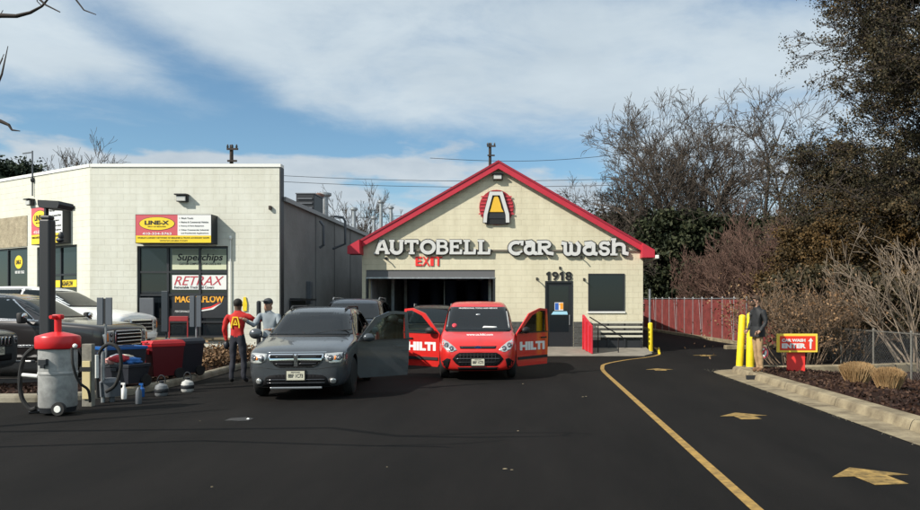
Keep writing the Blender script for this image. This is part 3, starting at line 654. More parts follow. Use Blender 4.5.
for i, (hx, hy, lab) in enumerate(((536.5, 279.5, 'left of the 1918 door'), (583.5, 280, 'between the door and the square window'), (559.5, 268.5, 'just above the 1918 numerals'), (581, 258, 'below the word wash'), (386, 259, 'at the left end of the letters'))):
    t = MB(); x, z = cwx(hx), cwz(hy); t.box(x-.02, x+.05, z-.02, z+.07, .003, .04, MW); t.tube([MW @ Vector((x, z, .02)), MW @ Vector((x, z+.03, .16)), MW @ Vector((x+.02, z-.02, .24))], .022, 6)
    tag(t.build('wall_hook', black), 'small dark hook on the cream wall '+lab, 'wall hook', 'hooks on the cream wall')
# raised slab with ramp
k = MB(); zf0, zf1 = .06, .25
v = [(.2, 24.9, -.1), (3.75, 24.9, -.1), (4.1, 25.4, -.1), (4.1, CY-.005, -.1), (.2, CY-.005, -.1)]
tz = [zf0, zf0, zf0+.04, zf1, zf1]
vv = v+[(p[0], p[1], t) for p, t in zip(v, tz)]
k.add(vv, [(5, 6, 7, 8, 9)]+[(i, (i+1) % 5, 5+(i+1) % 5, 5+i) for i in range(5)]); tag(k.build('entrance_slab', mat('slab_concrete', (.22, .20, .165), rough=.9, vary=.2, vscale=2)), kind='structure')
gr = thing('guard_rail', 'four cream horizontal rails with dark posts under the square window', 'railing', (cwx(616), CY-.45, .2))
for i in range(4):
    k = MB(); z = 1.14-i*.165; k.box(cwx(590), cwx(641), CY-.40, CY-.36, z-.035, z+.035); k.build('rail', mat('cream_rail', (.62, .60, .48), rough=.6) if i == 0 else MATS['cream_rail'], gr)
for i in range(4):
    x = cwx(591+i*16.3); k = MB(); k.box(x-.03, x+.03, CY-.352, CY-.30, .2, 1.18); k.build('post', near_black, gr)
k = MB(); k.box(cwx(590), cwx(641), CY-.30, CY-.10, .21, .50, ch=.02); k.build('planter_trough', near_black, gr)
rg = thing('red_gate', 'narrow red painted rail end beside the ramp handrail', 'gate', (cwx(585), 25.6, .1))
k = MB(); g0 = at(582.8, 315, 26.4); g1 = at(588.8, 319, 25.2)
M2 = frame((g0.x, 26.4, 0), math.atan2(-1.2, (g1.x-g0.x)+.12)); Lg = 1.22
k.prism([(0, .22), (Lg, .1), (Lg, 1.05), (.12, 1.42), (0, 1.42)], -.02, .02, M2); k.build('panel', mat('red_painted_metal', (.55, .03, .05), rough=.5, vary=.15, vscale=5), rg)
for i in range(3):
    k = MB(); k.tube([M2 @ Vector((.15+i*.45, .15, 0.04)), M2 @ Vector((.15+i*.45, 1.3-.12*i, .04))], .02, 6); k.build('bar', red, rg)
hr = thing('handrail', 'thin black sloping handrail beside the red gate', 'handrail', (cwx(590), 26.3, .1))
k = MB(); k.tube([(1.95, 25.5, 1.35), (2.6, 25.6, .95), (3.1, 25.6, .65)], .02, 6); k.build('rail', black, hr)
for q in ((2.25, .95), (2.95, .55)):
    k = MB(); k.tube([(q[0], 25.58, .1), (q[0], 25.58, q[1]+.1)], .02, 6); k.build('post', black, hr)

def bollard(x, y, z, h, r, lab, lean=0.0, group='yellow bollards'):
    t = thing('bollard', lab, 'bollard', (x, y, z), 0, group); t.rotation_euler = (0, lean, 0)
    k = MB(); prof = [(r, 0), (r, h)]+[(r*math.cos(R(a)), h+r*.6*math.sin(R(a))) for a in (20, 45, 70, 88)]
    k.lathe(prof, 20); k.build('sleeve', yellow, t, world=False)
    k = MB(); k.lathe([(r*1.25, -.05), (r*1.25, .02), (r*1.02, .03)], 20); k.build('footing', concrete_dark, t, world=False)
    return t
bollard(5.30, 19.0, .14, 1.30, .09, 'yellow bollard on the kerb nose, left one of the close pair', R(3.5))
bollard(5.50, 18.75, .14, 1.35, .10, 'yellow bollard on the kerb nose, right next to the standing man', R(1))
cb = bollard(4.27, 26.9, gz(0, 27), 1.02, .09, 'short yellow bollard at the right corner of the car wash')
k = MB(); k.tube([(4.27, 27.05, .1), (4.27, 27.05, 2.35)], .045, 8); tag(k.build('vent_pipe', steel), 'slim grey pipe rising behind the corner bollard', 'pipe')

# ================================================================ LEFT BUILDING
LY = 23.5; LS = F/LY
def lx(px): return (px-VX)/LS
def lz(py): return CH+(VY-py)/LS
ML = frame((0, LY, 0)); cX = lx(90); eX = lx(280); topz = lz(167)
MAg = frame((cX, LY, 0), R(-30))
def ua(px):                       # along the angled wall, negative to the left
    kx = (px-VX)/F; t = (-cX+0-0) ; t = (cX-LY*kx)/(math.cos(R(30))+.5*kx); return -t
def za(px, py):
    t = -ua(px); y = LY+.5*t; return CH+(VY-py)*y/F
lb = thing('shop_building', 'pale flat roofed block shop with truck accessory signs and dark side wall', 'building', ((cX+eX)/2, LY, 0))
s0, s1, sb, st = lx(137), lx(228), .72, lz(246)
k = MB(); k.prism([(cX, -.2), (eX, -.2), (eX, topz), (cX, topz)][:0] or [(cX, -.2), (s0, -.2), (s0, st), (s1, st), (s1, -.2), (eX, -.2), (eX, topz), (cX, topz)], -.25, 0, ML); k.build('front_wall', white_wall, lb)
k = MB(); k.box(s0, s1, -.2, sb-.08, -.2, .0, ML); k.build('knee_wall', white_wall, lb)
k = MB(); k.box(s0-.1, s1+.1, sb-.078, sb, -.2, .10, ML, ch=.01); k.build('sill', concrete, lb)
# angled wall with two glazed openings
a0, a1, at_ = ua(37), ua(77), za(55, 246); b0, b1, bt = ua(-14), ua(27.5), za(14, 248)
k = MB(); k.prism([(-14, -.2), (b0, -.2), (b0, bt), (b1, bt), (b1, -.2), (a0, -.2), (a0, at_), (a1, at_), (a1, -.2), (-.002, -.2), (-.002, topz), (-14, topz)], -.25, 0, MAg); k.build('angled_wall', white_wall_a, lb)
k = MB(); k.box(b0, b1, bt+.03, za(14, 217), .002, .02, MAg); k.build('stucco_patch', mat('tan_stucco', (.42, .36, .25), rough=.9, c2=(.26, .22, .15), vscale=5, bump=.02, bscale=20), lb)
# side wall & roof
sz = lz(200)
k = MB(); k.box(eX-.25, eX, LY+.251, LY+24, -.2, sz); k.build('side_wall', shade_grey_side, lb)
k = MB(); k.box(eX-.26, eX+.10, LY+.252, LY+24.1, sz+.001, sz+.14); k.build('roof_edge', mat('roof_edge_metal', (.28, .28, .28), rough=.5), lb)
k = MB(); k.box(-24, eX-.27, LY+9, LY+24, sz-.3, sz-.05); k.add([(cX, LY+.26, sz-.05), (eX-.27, LY+.26, sz-.05), (eX-.27, LY+9, sz-.05), (-24, LY+9, sz-.05)], [(0, 1, 2, 3)]); k.build('roof', mat('roof_membrane', (.20, .20, .20), rough=.9), lb)
k = MB(); k.box(cX+.02, eX+.03, topz, topz+.10, -.28, .03, ML); k.build('coping', white_paint, lb)
k = MB(); k.box(-14, -.0, topz+.002, topz+.10, -.28, .03, MAg); k.build('coping', white_paint, lb)
k = MB(); k.box(eX-.01, eX+.035, -.1, topz-.01, -.27, .02, ML); k.build('corner_trim', near_black, lb)
for i in range(1, 7):
    k = MB(); k.box(eX+.001, eX+.02, LY+1.2+i*2.6, LY+1.26+i*2.6, 0, sz-.02); k.build('panel_joint', mat('joint_dark', (.14, .14, .14), rough=.9) if i == 1 else MATS['joint_dark'], lb)
k = MB(); k.tube([(eX+.12, 27.5, 4.9), (eX+.25, 27.5, 4.7), (eX+.25, 27.5, 4.0), (eX+.1, 27.5, 3.9)], .05, 8); k.build('conduit', grey_metal, lb)
k = MB(); k.tube([(eX+.02, 29.3, 5.3), (eX+.5, 29.3, 5.25), (eX+.6, 29.3, 5.1), (eX+.6, 29.3, 4.2), (eX+.1, 29.3, 4.0)], .05, 8); k.build('conduit', grey_metal, lb)
k = MB(); k.box(eX+.004, eX+.16, 26.2, 26.5, 1.8, 2.6, ch=.01); k.build('meter_box', grey_metal, lb)
k = MB(); k.box(eX+.003, eX+.05, 24.4, 26.0, .2, 1.9, ch=.01); k.box(eX+.05, eX+.4, 24.3, 26.1, 1.92, 1.98); k.build('side_door', near_black, lb)
# storefront
def storefront(M, x0, x1, z0, z1, vsplit, hsplit, name='shopfront'):
    fr = MB(); fr.box(x0, x1, z0, z1, -.19, -.15, M); root = fr.build('glazing_backing', black, lb)
    xs = [x0]+vsplit+[x1]; zs = [z0]+hsplit+[z1]
    for x in xs:
        q = MB(); c = min(max(x, x0+.035), x1-.035); q.box(c-.035, c+.035, z0, z1, -.13, -.05, M); q.build('mullion', near_black, lb)
    for zz in zs:
        q = MB(); c = min(max(zz, z0+.03), z1-.03); q.box(x0+.0, x1, c-.03, c+.03, -.125, -.055, M); q.build('transom', near_black, lb)
    for i in range(len(xs)-1):
        for j in range(len(zs)-1):
            q = MB(); q.box(xs[i]+.036, xs[i+1]-.036, zs[j]+.031, zs[j+1]-.031, -.10, -.09, M); q.build('pane', glass_dark, lb)
storefront(ML, s0, s1, sb, st, [lx(167), lx(199)], [lz(322), lz(295), lz(272)])
storefront(MAg, a0, a1, .3, at_, [(a0+a1)/2+.15], [za(55, 275)])
storefront(MAg, b0, b1, .3, bt, [(b0+b1)/2], [])
def poster(cx0, cx1, cz0, cz1, M, z, m, name, lab, cat='poster', group='posters in the shop window'):
    t = thing(name, lab, cat, tuple(M @ Vector(((cx0+cx1)/2, cz0, z))), 0, group)
    k = MB(); k.box(cx0, cx1, cz0, cz1, z, z+.012, M); k.build('sheet', m, t); return t
cream_poster = mat('pale_green_poster', (.62, .64, .45), rough=.5); zt_ = -.088
t = poster(lx(171), lx(227), lz(269.5), lz(249), ML, zt_, cream_poster, 'window_poster', 'pale green poster reading Superchips across two panes')
k = MB(); k.box(lx(171)+.005, lx(227)-.005, lz(255), lz(249.2), zt_+.013, zt_+.015, ML); k.build('top_band', mat('poster_olive', (.20, .23, .17), rough=.5), t)
text('lettering', 'Superchips', lx(199), lz(258), 46/LS, 9/LS, ML, zt_+.016, black, t, bold=.02, shear=.2)
text('caption', 'CUSTOM COMPUTERS FOR CARS & 4X4', lx(199), lz(263.7), 42/LS, 2.2/LS, ML, zt_+.014, near_black, t, bold=.01)
t = poster(lx(171), lx(227.5), lz(289.5), lz(275), ML, zt_, sign_white, 'window_poster', 'white poster with tall slanted red RETRAX lettering')
text('lettering', 'RETRAX', lx(198), lz(280.6), 50/LS, 9/LS, ML, zt_+.014, mat('poster_red', (.50, .04, .06), rough=.5), t, bold=.0, shear=.35)
text('caption', 'Retractable Truck Bed Covers', lx(193), lz(287.2), 40/LS, 2.6/LS, ML, zt_+.014, near_black, t, bold=.01, shear=.1)
t = poster(lx(171), lx(227.5), lz(318), lz(293), ML, zt_, near_black, 'window_poster', 'black poster with orange MAGNAFLOW lettering and red swoosh')
text('lettering', 'MAGNAFLOW', lx(198.5), lz(299), 49/LS, 7/LS, ML, zt_+.014, mat('poster_amber', (.90, .42, .03), rough=.5), t, bold=.03)
for i, (m_, o_) in enumerate(((text_red, 0), (sign_white, 1.8))):
    k = MB(); k.prism([(lx(196), lz(309+o_)), (lx(210), lz(306.5+o_)), (lx(221), lz(301+o_)), (lx(212), lz(307.7+o_)), (lx(198), lz(310+o_))], zt_+.014+.002*i, zt_+.0155+.002*i, ML); k.build('swoosh', m_, t)
text('caption', 'PERFORMANCE EXHAUST', lx(186), lz(311.5), 24/LS, 2/LS, ML, zt_+.014, sign_white, t)
k = MB(); k.box(lx(141), lx(155), lz(318), lz(298), .02, .10, ML, ch=.01); tag(k.build('reflection_box', grey_metal), 'grey flat box added for a pale reflection at the dark shop door', 'reflection stand-in')  # added box stands in for a pale reflection in the glass
# projecting shop sign (front)
def shop_sign(M, X0, X1, Z0, Z1, d, lab, n):
    t = thing('shop_sign', lab, 'shop sign', tuple(M @ Vector(((X0+X1)/2, Z0, 0))), 0, 'box signs above the shop windows')
    k = MB(); k.box(X0, X1, Z0, Z1, .003, d, M); k.build('cabinet', near_black, t)
    W_ = X1-X0; H_ = Z1-Z0; z = d+.002; e = .02
    xm = X0+W_*.555
    k = MB(); k.box(X0+e, xm, Z0+H_*.27, Z1-e, z, z+.01, M); k.build('red_field', mat('sign_faded_red', (.60, .10, .12), rough=.4) if n == 0 else MATS['sign_faded_red'], t)
    k = MB(); k.box(xm, X1-e, Z0+H_*.27, Z1-e, z, z+.01, M); k.build('white_field', sign_white, t)
    k = MB(); k.box(X0+e, X1-e, Z0+e, Z0+H_*.268, z, z+.01, M); k.build('yellow_field', sign_yellow, t)
    cx_, cz_ = X0+W_*.285, Z0+H_*.68
    k = MB(); k.prism(ellipse(cx_, cz_, W_*.235, H_*.235), z+.011, z+.014, M); k.build('oval_border', near_black, t)
    k = MB(); k.prism(ellipse(cx_, cz_, W_*.228, H_*.220), z+.0145, z+.017, M); k.build('oval', sign_yellow, t)
    text('lettering', 'LINE-X', cx_, cz_+H_*.03, W_*.32, H_*.145, M, z+.0175, black, t, bold=.045)
    text('caption', 'SPRAY-ON BEDLINERS', cx_, cz_-H_*.105, W_*.24, H_*.04, M, z+.0175, black, t)
    text('phone_number', '410-334-5763', cx_, Z0+H_*.335, W_*.38, H_*.085, M, z+.012, sign_white, t, bold=.02)
    for i, (s_, w_) in enumerate((('Work Trucks', .16), ('Marine & Commercial Vehicles', .36), ('Factory & Farm Equipment', .30), ('Other Commercial, Industrial', .36), ('and Residential Applications', .36))):
        text('caption', s_, xm+W_*(.045+w_/2), Z1-H_*(.135+.135*i-(.02 if i == 4 else 0)), W_*w_, H_*.06, M, z+.012, near_black, t)
        if i < 4:
            k = MB(); q = Z1-H_*(.135+.135*i); k.box(xm+W_*.02, xm+W_*.03, q-.012, q+.012, z+.012, z+.014, M); k.build('bullet', near_black, t)
    text('caption', "WORLD'S LARGEST NETWORK OF BEDLINER & TRUCK ACCESSORY SHOPS", X0+W_*.5, Z0+H_*.19, W_*.94, H_*.055, M, z+.012, near_black, t)
    text('caption', 'WWW.LINEX.COM', X0+W_*.5, Z0+H_*.09, W_*.36, H_*.05, M, z+.012, near_black, t)
    return t
shop_sign(ML, lx(142.5), lx(217.5), lz(244.5), lz(216), .42, 'yellow, red and white LINE-X box sign on the front wall', 0)
shop_sign(MAg, ua(39.5), ua(71), za(55, 244.5), za(55, 207), .25, 'LINE-X box sign on the angled wall behind the black post', 1)
t = thing('window_decal', 'yellow oval LINE-X sticker with white caption in the far left window', 'window sticker', tuple(MAg @ Vector((ua(16), za(16, 262), 0))))
k = MB(); k.prism(ellipse(ua(16), za(16, 262), 6.6/28.5*1.1, 6.6/28.5), -.088, -.082, MAg); k.build('oval', sign_yellow, t)
text('lettering', 'LINE-X', ua(16), za(16, 262), .34, .15, MAg, -.081, black, t, bold=.04)
text('caption', '800 881 0562', ua(17), za(17, 272), .62, .10, MAg, -.088, sign_white, t, bold=.02)
t = thing('window_decal', 'yellow MAGNAFLOW strip in the window beside the black post', 'window sticker', tuple(MAg @ Vector((ua(64), za(64, 283), 0))))
k = MB(); k.box(ua(53), ua(74), za(64, 287), za(64, 280), -.088, -.082, MAg); k.build('strip', sign_yellow, t)
text('lettering', 'MAGNAFLOW', ua(64), za(64, 283.5), .75, .17, MAg, -.081, black, t, bold=.03)
wall_lamp(0, 0, ML, lx(183.5), lz(199), 'black floodlight high on the front wall above the shop sign', 1.0)
wall_lamp(0, 0, MAg, ua(32.5), za(32, 203), 'dark floodlight on the angled wall left of the black post', .9)
wall_lamp(0, 0, MAg, ua(73.5), za(73, 208), 'tiny dark lamp at the upper right of the angled sign', .45)
k = MB(); k.tube([ML @ Vector((lx(231), lz(340), .04)), ML @ Vector((lx(231), lz(239), .04))], .022, 8); k.ellipsoid(tuple(ML @ Vector((lx(231), lz(238), .04))), (.05, .05, .07)); tag(k.build('wall_pipe', white_paint), 'thin white pipe with dark cap beside the shop window', 'pipe')
k = MB(); k.box(lx(269.5), lx(272), lz(210), lz(206), .003, .1, ML, ch=.01); tag(k.build('security_sensor', bark_dark), 'small brown sensor near the right edge of the white wall', 'sensor')
k = MB(); k.prism([(lx(243.5), lz(311)), (lx(247), lz(311)), (lx(247.5), lz(304)), (lx(246), lz(297)), (lx(244), lz(297)), (lx(243), lz(304))], .01, .04, ML); tag(k.build('yellow_tag', yellow), 'small yellow tag hanging on the white wall behind the workers', 'tag')
# things on the roofs
rz_ = sz-.05
t = thing('rooftop_unit', 'dark boxy air unit on the shop roof edge', 'rooftop unit', (-8.9, 27.5, rz_))
k = MB(); p0 = at(296, 194, 27.5); p1 = at(314, 213, 27.5); k.box(p0.x, p1.x, 27.5, 28.7, rz_, p0.z, ch=.02); k.build('casing', near_black, t)
k = MB(); k.box(p0.x-.02, p1.x+.02, 27.48, 28.72, p0.z+.002, p0.z+.04); k.build('lid', grey_metal, t)
for i in range(4):
    k = MB(); zz = rz_+.15+i*.17; k.box(p0.x+.06, p1.x-.06, 27.46, 27.495, zz, zz+.05); k.build('louvre', grey_metal, t)
def roof_vent(px_, py_, y, r, lab, m=steel, cone=True):
    p = at(px_, py_, y); t = thing('roof_vent', lab, 'roof vent', (p.x, y, rz_), 0, 'vent pipes above the roofs')
    k = MB(); k.lathe([(r, rz_-.3), (r, p.z-.12)], 12, Matrix.Translation((p.x, y, 0))); k.build('pipe', m, t)
    k = MB(); k.lathe([(r*1.2, p.z-.2), (r*2.0, p.z-.13), (r*2.0, p.z-.05), (r*.6, p.z)], 12, Matrix.Translation((p.x, y, 0))); k.build('cap', m, t)
roof_vent(325, 192, 29.5, .13, 'fat galvanised flue pipe right of the dark rooftop unit')
roof_vent(319, 193, 28.8, .10, 'rusty flue squeezed between rooftop unit and fat flue', mat('rusty_flue', (.22, .12, .09), rough=.7, metal=.3, vary=.4))
roof_vent(354, 207, 35.6, .09, 'roof vent farthest left, level with the red eave tip')
roof_vent(381, 200, 41.9, .10, 'tallest roof vent above the left rake')
roof_vent(374, 216, 40.3, .09, 'lowest roof vent just above the left rake')
roof_vent(391, 206, 44.6, .09, 'roof vent farthest right above the left rake')
t = thing('roof_mast', 'thin mast with short crossbar above the angled wall', 'mast', tuple(MAg @ Vector((ua(34), topz, -.1))))
q = MAg @ Vector((ua(34), 0, .05)); q2 = MAg @ Vector((ua(24.5), 0, .05)); hz = za(34, 151)
k = MB(); k.tube([(q.x, q.y, za(34, 196)), (q.x, q.y, hz)], .022, 6); k.build('pole', grey_metal, t)
k = MB(); k.tube([(q.x, q.y, hz-.05), (q2.x, q2.y, hz-.03)], .022, 6); k.build('arm', grey_metal, t)
k = MB(); k.ellipsoid((q.x, q.y, za(34, 180)), (.06, .06, .10)); k.build('insulator', near_black, t)
# utility poles and wires
def utility_pole(px_, py_, y, lab):
    p = at(px_, py_, y); t = thing('utility_pole', lab, 'utility pole', (p.x, y, gz(p.x, y)))
    k = MB(); k.tube([(p.x, y, 0), (p.x, y, p.z)], [.17, .12], 10); k.build('shaft', bark_dark, t)
    for i, (dz_, w_) in enumerate(((.3, .5), (1.1, .42))):
        k = MB(); k.box(p.x-w_*.5, p.x+w_, y-.2, y-.1, p.z-dz_-.06, p.z-dz_+.06); k.build('crossarm', bark_dark, t)
    for i in range(3):
        k = MB(); k.lathe([(.06, 0), (.08, .1), (.04, .25)], 8, Matrix.Translation((p.x-.2+i*.3, y-.15, p.z-.24))); k.build('insulator', near_black, t)
    return p
utility_pole(231.5, 145, 50, 'brown utility pole peeking over the white shop roof')
utility_pole(490, 143, 64, 'distant utility pole behind the red gable peak')
for i, (ya, yb, lab) in enumerate(((171, 178.5, 'topmost overhead wire crossing the gap between the roofs'), (177, 184.5, 'middle overhead wire crossing between the roofs'), (222, 196, 'lowest overhead wire dipping behind the vents'), (158, 152, 'thin overhead wire right of the gable peak'))):
    xa, xb = (200, 640) if i != 3 else (430, 640)
    pa, pb = at(xa, ya, 64), at(xb, yb, 64)
    pts = [pa.lerp(pb, s/14)-Vector((0, 0, .5*math.sin(math.pi*s/14))) for s in range(15)]
    k = MB(); k.tube(pts, .022, 5); tag(k.build('overhead_wire', near_black), lab, 'wire', 'overhead wires')
exec_marker = True
# ================================================================ VEGETATION
def seg_mesh(name, segs, n=4):
    S = np.array([(*a, *b, ra, rb) for a, b, ra, rb in segs], dtype=np.float64)
    p0, p1, r0, r1 = S[:, 0:3], S[:, 3:6], S[:, 6], S[:, 7]
    d = p1-p0; d /= np.maximum(np.linalg.norm(d, axis=1, keepdims=True), 1e-9)
    a = np.cross(d, np.array([.31, .17, .93])); a /= np.maximum(np.linalg.norm(a, axis=1, keepdims=True), 1e-9); b = np.cross(d, a)
    m = len(S); V = np.empty((m, 2*n, 3))
    for k in range(n):
        t = 2*math.pi*k/n; off = a*math.cos(t)+b*math.sin(t)
        V[:, k] = p0+off*r0[:, None]; V[:, n+k] = p1+off*r1[:, None]
    base = (np.arange(m)*2*n)[:, None]
    fs = np.concatenate([base+np.array([k, (k+1) % n, n+(k+1) % n, n+k]) for k in range(n)], axis=1).reshape(-1)
    return quad_mesh(name, V.reshape(-1, 3), fs)
def quad_mesh(name, V, idx):
    me = bpy.data.meshes.new(name); nf = len(idx)//4
    me.vertices.add(len(V)); me.vertices.foreach_set('co', V.astype(np.float32).ravel())
    me.loops.add(len(idx)); me.loops.foreach_set('vertex_index', idx.astype(np.int32))
    me.polygons.add(nf); me.polygons.foreach_set('loop_start', np.arange(nf, dtype=np.int32)*4)
    me.update(calc_edges=True); return me
def leaves_mesh(name, C, size, asp=1.6, up=0.0):
    m = len(C); a = rng.normal(size=(m, 3)); a[:, 2] += up; a /= np.linalg.norm(a, axis=1, keepdims=True)
    b = np.cross(a, rng.normal(size=(m, 3))); b /= np.linalg.norm(b, axis=1, keepdims=True)
    s = size*rng.uniform(.6, 1.4, (m, 1)); V = np.empty((m, 4, 3))
    V[:, 0] = C-a*s*asp/2; V[:, 1] = C+b*s/2-a*s*.1; V[:, 2] = C+a*s*asp/2; V[:, 3] = C-b*s/2-a*s*.1
    return quad_mesh(name, V.reshape(-1, 3), np.arange(m*4))
def grow(segs, tips, p, d, ln, r, depth, rr, spread=.6, upw=.12, kids=(3, 5), wander=.16, minr=.006, shrink=.62, nseg=5, rshrink=.55):
    p = Vector(p); d = Vector(d).normalized(); stations = []
    for i in range(nseg):
        r2 = max(minr, r*(1-.55*(i+1)/nseg)); r1 = max(minr, r*(1-.55*i/nseg))
        d = (d+Vector((rr.gauss(0, wander), rr.gauss(0, wander), rr.gauss(0, wander)+upw))).normalized()
        q = p+d*ln/nseg; segs.append((tuple(p), tuple(q), r1, r2)); stations.append((q, d.copy(), r2)); p = q
    if depth <= 0: tips.append((p, d)); return
    for j in range(rr.randint(*kids)):
        q, dd, r2 = stations[min(nseg-1, int(rr.uniform(.25, 1.0)*nseg))]
        s = Vector((rr.gauss(0, 1), rr.gauss(0, 1), rr.gauss(0, .7))); s = (s-dd*s.dot(dd))
        if s.length < 1e-3: continue
        nd = (dd+s.normalized()*spread*rr.uniform(.7, 1.3)).normalized()
        grow(segs, tips, q, nd, ln*shrink*rr.uniform(.75, 1.2), max(minr, r2*rshrink*1.2), depth-1, rr, spread, upw, kids, wander, minr, shrink, max(3, nseg-1), rshrink)
    tips.append((p, d))
def bare_tree(x, y, h, stems, seed, lab, m=bark, depth=5, spread=.62, ivyd=0, lean=(0, 0), group='bare winter trees', r0=.2, first=.46, kids=(3, 5), minr=.010, name='bare_tree', upw=.10):
    rr = random.Random(seed); rsh = .68; z0 = gz(x, y)-.3; t = thing(name, lab, 'tree', (x, y, gz(x, y)), 0, group)
    tr, seg, tips = [], [], []
    for s in range(stems):
        a = 2*math.pi*s/stems+rr.uniform(-.4, .4); tilt = .0 if stems == 1 else rr.uniform(.10, .30)
        d = Vector((math.cos(a)*tilt+lean[0], math.sin(a)*tilt+lean[1], 1)).normalized(); p = Vector((x+math.cos(a)*.15*(stems > 1), y+math.sin(a)*.15*(stems > 1), z0))
        L0 = h*first*rr.uniform(.85, 1.1); n = 6; pts = [p]
        for i in range(n):
            d = (d+Vector((rr.gauss(0, .05), rr.gauss(0, .05), .05))).normalized(); q = p+d*L0/n
            tr.append((tuple(p), tuple(q), r0*(1-.4*i/n), r0*(1-.4*(i+1)/n))); p = q; pts.append(p)
            if i >= 2:
                for _ in range(1+(i > 3)):
                    sa = rr.uniform(0, 6.28); nd = (d+Vector((math.cos(sa), math.sin(sa), .0))*spread*1.3).normalized()
                    grow(seg, tips, p, nd, h*.30*rr.uniform(.6, 1), r0*.34, depth-2, rr, spread, upw, kids, .15, minr, rshrink=rsh)
        grow(seg, tips, p, d, h*.30, r0*.62, depth-1, rr, spread, upw, kids, .13, minr, rshrink=rsh)
        if ivyd:
            C = []
            for i in range(ivyd):
                k = rr.random(); pp = pts[0].lerp(pts[-1], k); idx = min(n-1, int(k*n)); pp = pts[idx].lerp(pts[idx+1], k*n-idx)
                w_ = .28+.5*abs(mnoise.noise(Vector((pp.x, pp.y+s*9, pp.z*.9))))*1.6
                C.append((pp.x+rr.gauss(0, w_*.6), pp.y+rr.gauss(0, w_*.6), pp.z+rr.gauss(0, .3)))
            link('ivy', leaves_mesh('ivy', np.array(C), .16), ivy, t)
    link('trunk', seg_mesh('trunk', tr, 8), m, t); link('crown', seg_mesh('crown', seg, 3), m, t)
    return t
# clump crown: many clusters of small faces on limbs
def clump_tree(x, y, h, rad, seed, lab, lm, n_cl, n_leaf, leaf, z_lo=.1, shape='cone', csz=.5, trunk_r=.16, group=None, name='cedar_tree', sprays=0, cat='tree', bm_=None, flat=.55, zoff=0.0, spray_leaf=True, gone=0.0, nz=1.0, spray_side=None):
    rr = np.random.default_rng(seed); r2 = random.Random(seed); z0 = gz(x, y)+zoff; t = thing(name, lab, cat, (x, y, z0), 0, group)
    bm_ = bm_ or bark_dark; tr = []; seg = []; p = Vector((x, y, z0-.2))
    for i in range(8):
        q = p+Vector((r2.gauss(0, .04)*h/8, r2.gauss(0, .04)*h/8, h*.98/8)); tr.append((tuple(p), tuple(q), trunk_r*(1-i/8.6), trunk_r*(1-(i+1)/8.6))); p = q
    C = []
    for c in range(n_cl):
        k = z_lo+(1-z_lo)*rr.random()**(.85)
        env = rad*((1-k)**.7*1.05+.06) if shape == 'cone' else rad*math.sqrt(max(.02, 1-((k-.55)/.55)**2)) if shape == 'round' else rad*(.65+.35*math.sin(k*7+seed))*(1-max(0, k-.8)*3.5)
        a = rr.uniform(0, 6.283); wob = 1+.38*mnoise.noise(Vector((math.cos(a)*1.7+seed, math.sin(a)*1.7, k*h*.45)))
        q = env*wob*(rr.uniform(.25, 1.0)**.5)
        cc = Vector((x+q*math.cos(a), y+q*math.sin(a), z0+k*h))
        if gone and mnoise.noise(Vector((cc.x*.9, cc.y*.9, cc.z*.9)))*.5+.5 < gone: continue
        base = Vector((x, y, z0+max(.2, k*h-q*.45))); seg.append((tuple(base), tuple(cc), .035, .012))
        m = max(8, int(n_leaf*rr.uniform(.5, 1.4))); s = csz*rr.uniform(.6, 1.35)
        pts = rr.normal(size=(m, 3))*np.array([s, s, s*flat])*.5; out = np.array([math.cos(a), math.sin(a), .12])
        pts += out[None, :]*rr.uniform(-.6, 1.0, (m, 1))*s*.8
        C.append(pts+np.array(cc)[None, :])
    for sp in range(sprays):     # long reaching twiggy branches
        a = r2.uniform(0, 6.28) if spray_side is None else spray_side+r2.uniform(-.9, .9)
        k = r2.uniform(.25, .98); b0_ = Vector((x, y, z0+k*h*.9)); sg = []; tips = []
        grow(sg, tips, b0_, Vector((math.cos(a), math.sin(a), r2.uniform(.1, .7))), rad*r2.uniform(.45, .85), .04, 3, r2, .55, .03, (3, 4), .12, .011)
        seg += sg
        if spray_leaf:
            for tp, _ in tips[::2]: C.append(rr.normal(size=(max(3, n_leaf//9), 3))*np.array([.12, .12, .09])+np.array(tp)[None, :])
    link('trunk', seg_mesh('trunk', tr, 8), bm_, t); link('limbs', seg_mesh('limbs', seg, 3), bm_, t)
    link('crown', leaves_mesh('crown', np.concatenate(C), leaf), lm, t); return t
def twig_bush(x, y, h, w_, stems, seed, lab, m, group=None, depth=3, lean=(0, 0), minr=.006, r0=.022, leafm=None, nleaf=0, name='bare_shrub', zo=0.0, spread=.5, kids=(3, 4), leaf=.05, upw=.05):
    rr = random.Random(seed); t = thing(name, lab, 'shrub', (x, y, gz(x, y)+zo), 0, group); seg, tips = [], []
    for s in range(stems):
        a = rr.uniform(0, 6.28); q = rr.random()**.6; bx, by = x+math.cos(a)*q*w_*.35, y+math.sin(a)*q*w_*.35
        d = Vector((math.cos(a)*q*w_/h*.9+lean[0], math.sin(a)*q*w_/h*.9+lean[1], 1))
        grow(seg, tips, (bx, by, gz(x, y)+zo-.1), d, h*.55*rr.uniform(.8, 1.1), r0, depth, rr, spread, upw, kids, .14, minr, .6, 4)
    seg = [q for q in seg if abs(q[1][0]-x) < w_*.72+.25*abs(lean[0])*h and q[1][2] > gz(x, y)+zo-.12]
    link('stems', seg_mesh('stems', seg, 3), m, t)
    if nleaf:
        C = np.array([tuple(tp) for tp, _ in tips]); idx = rng.integers(0, len(C), nleaf)
        link('foliage', leaves_mesh('foliage', C[idx]+rng.normal(size=(nleaf, 3))*.09, leaf), leafm, t)
    return t
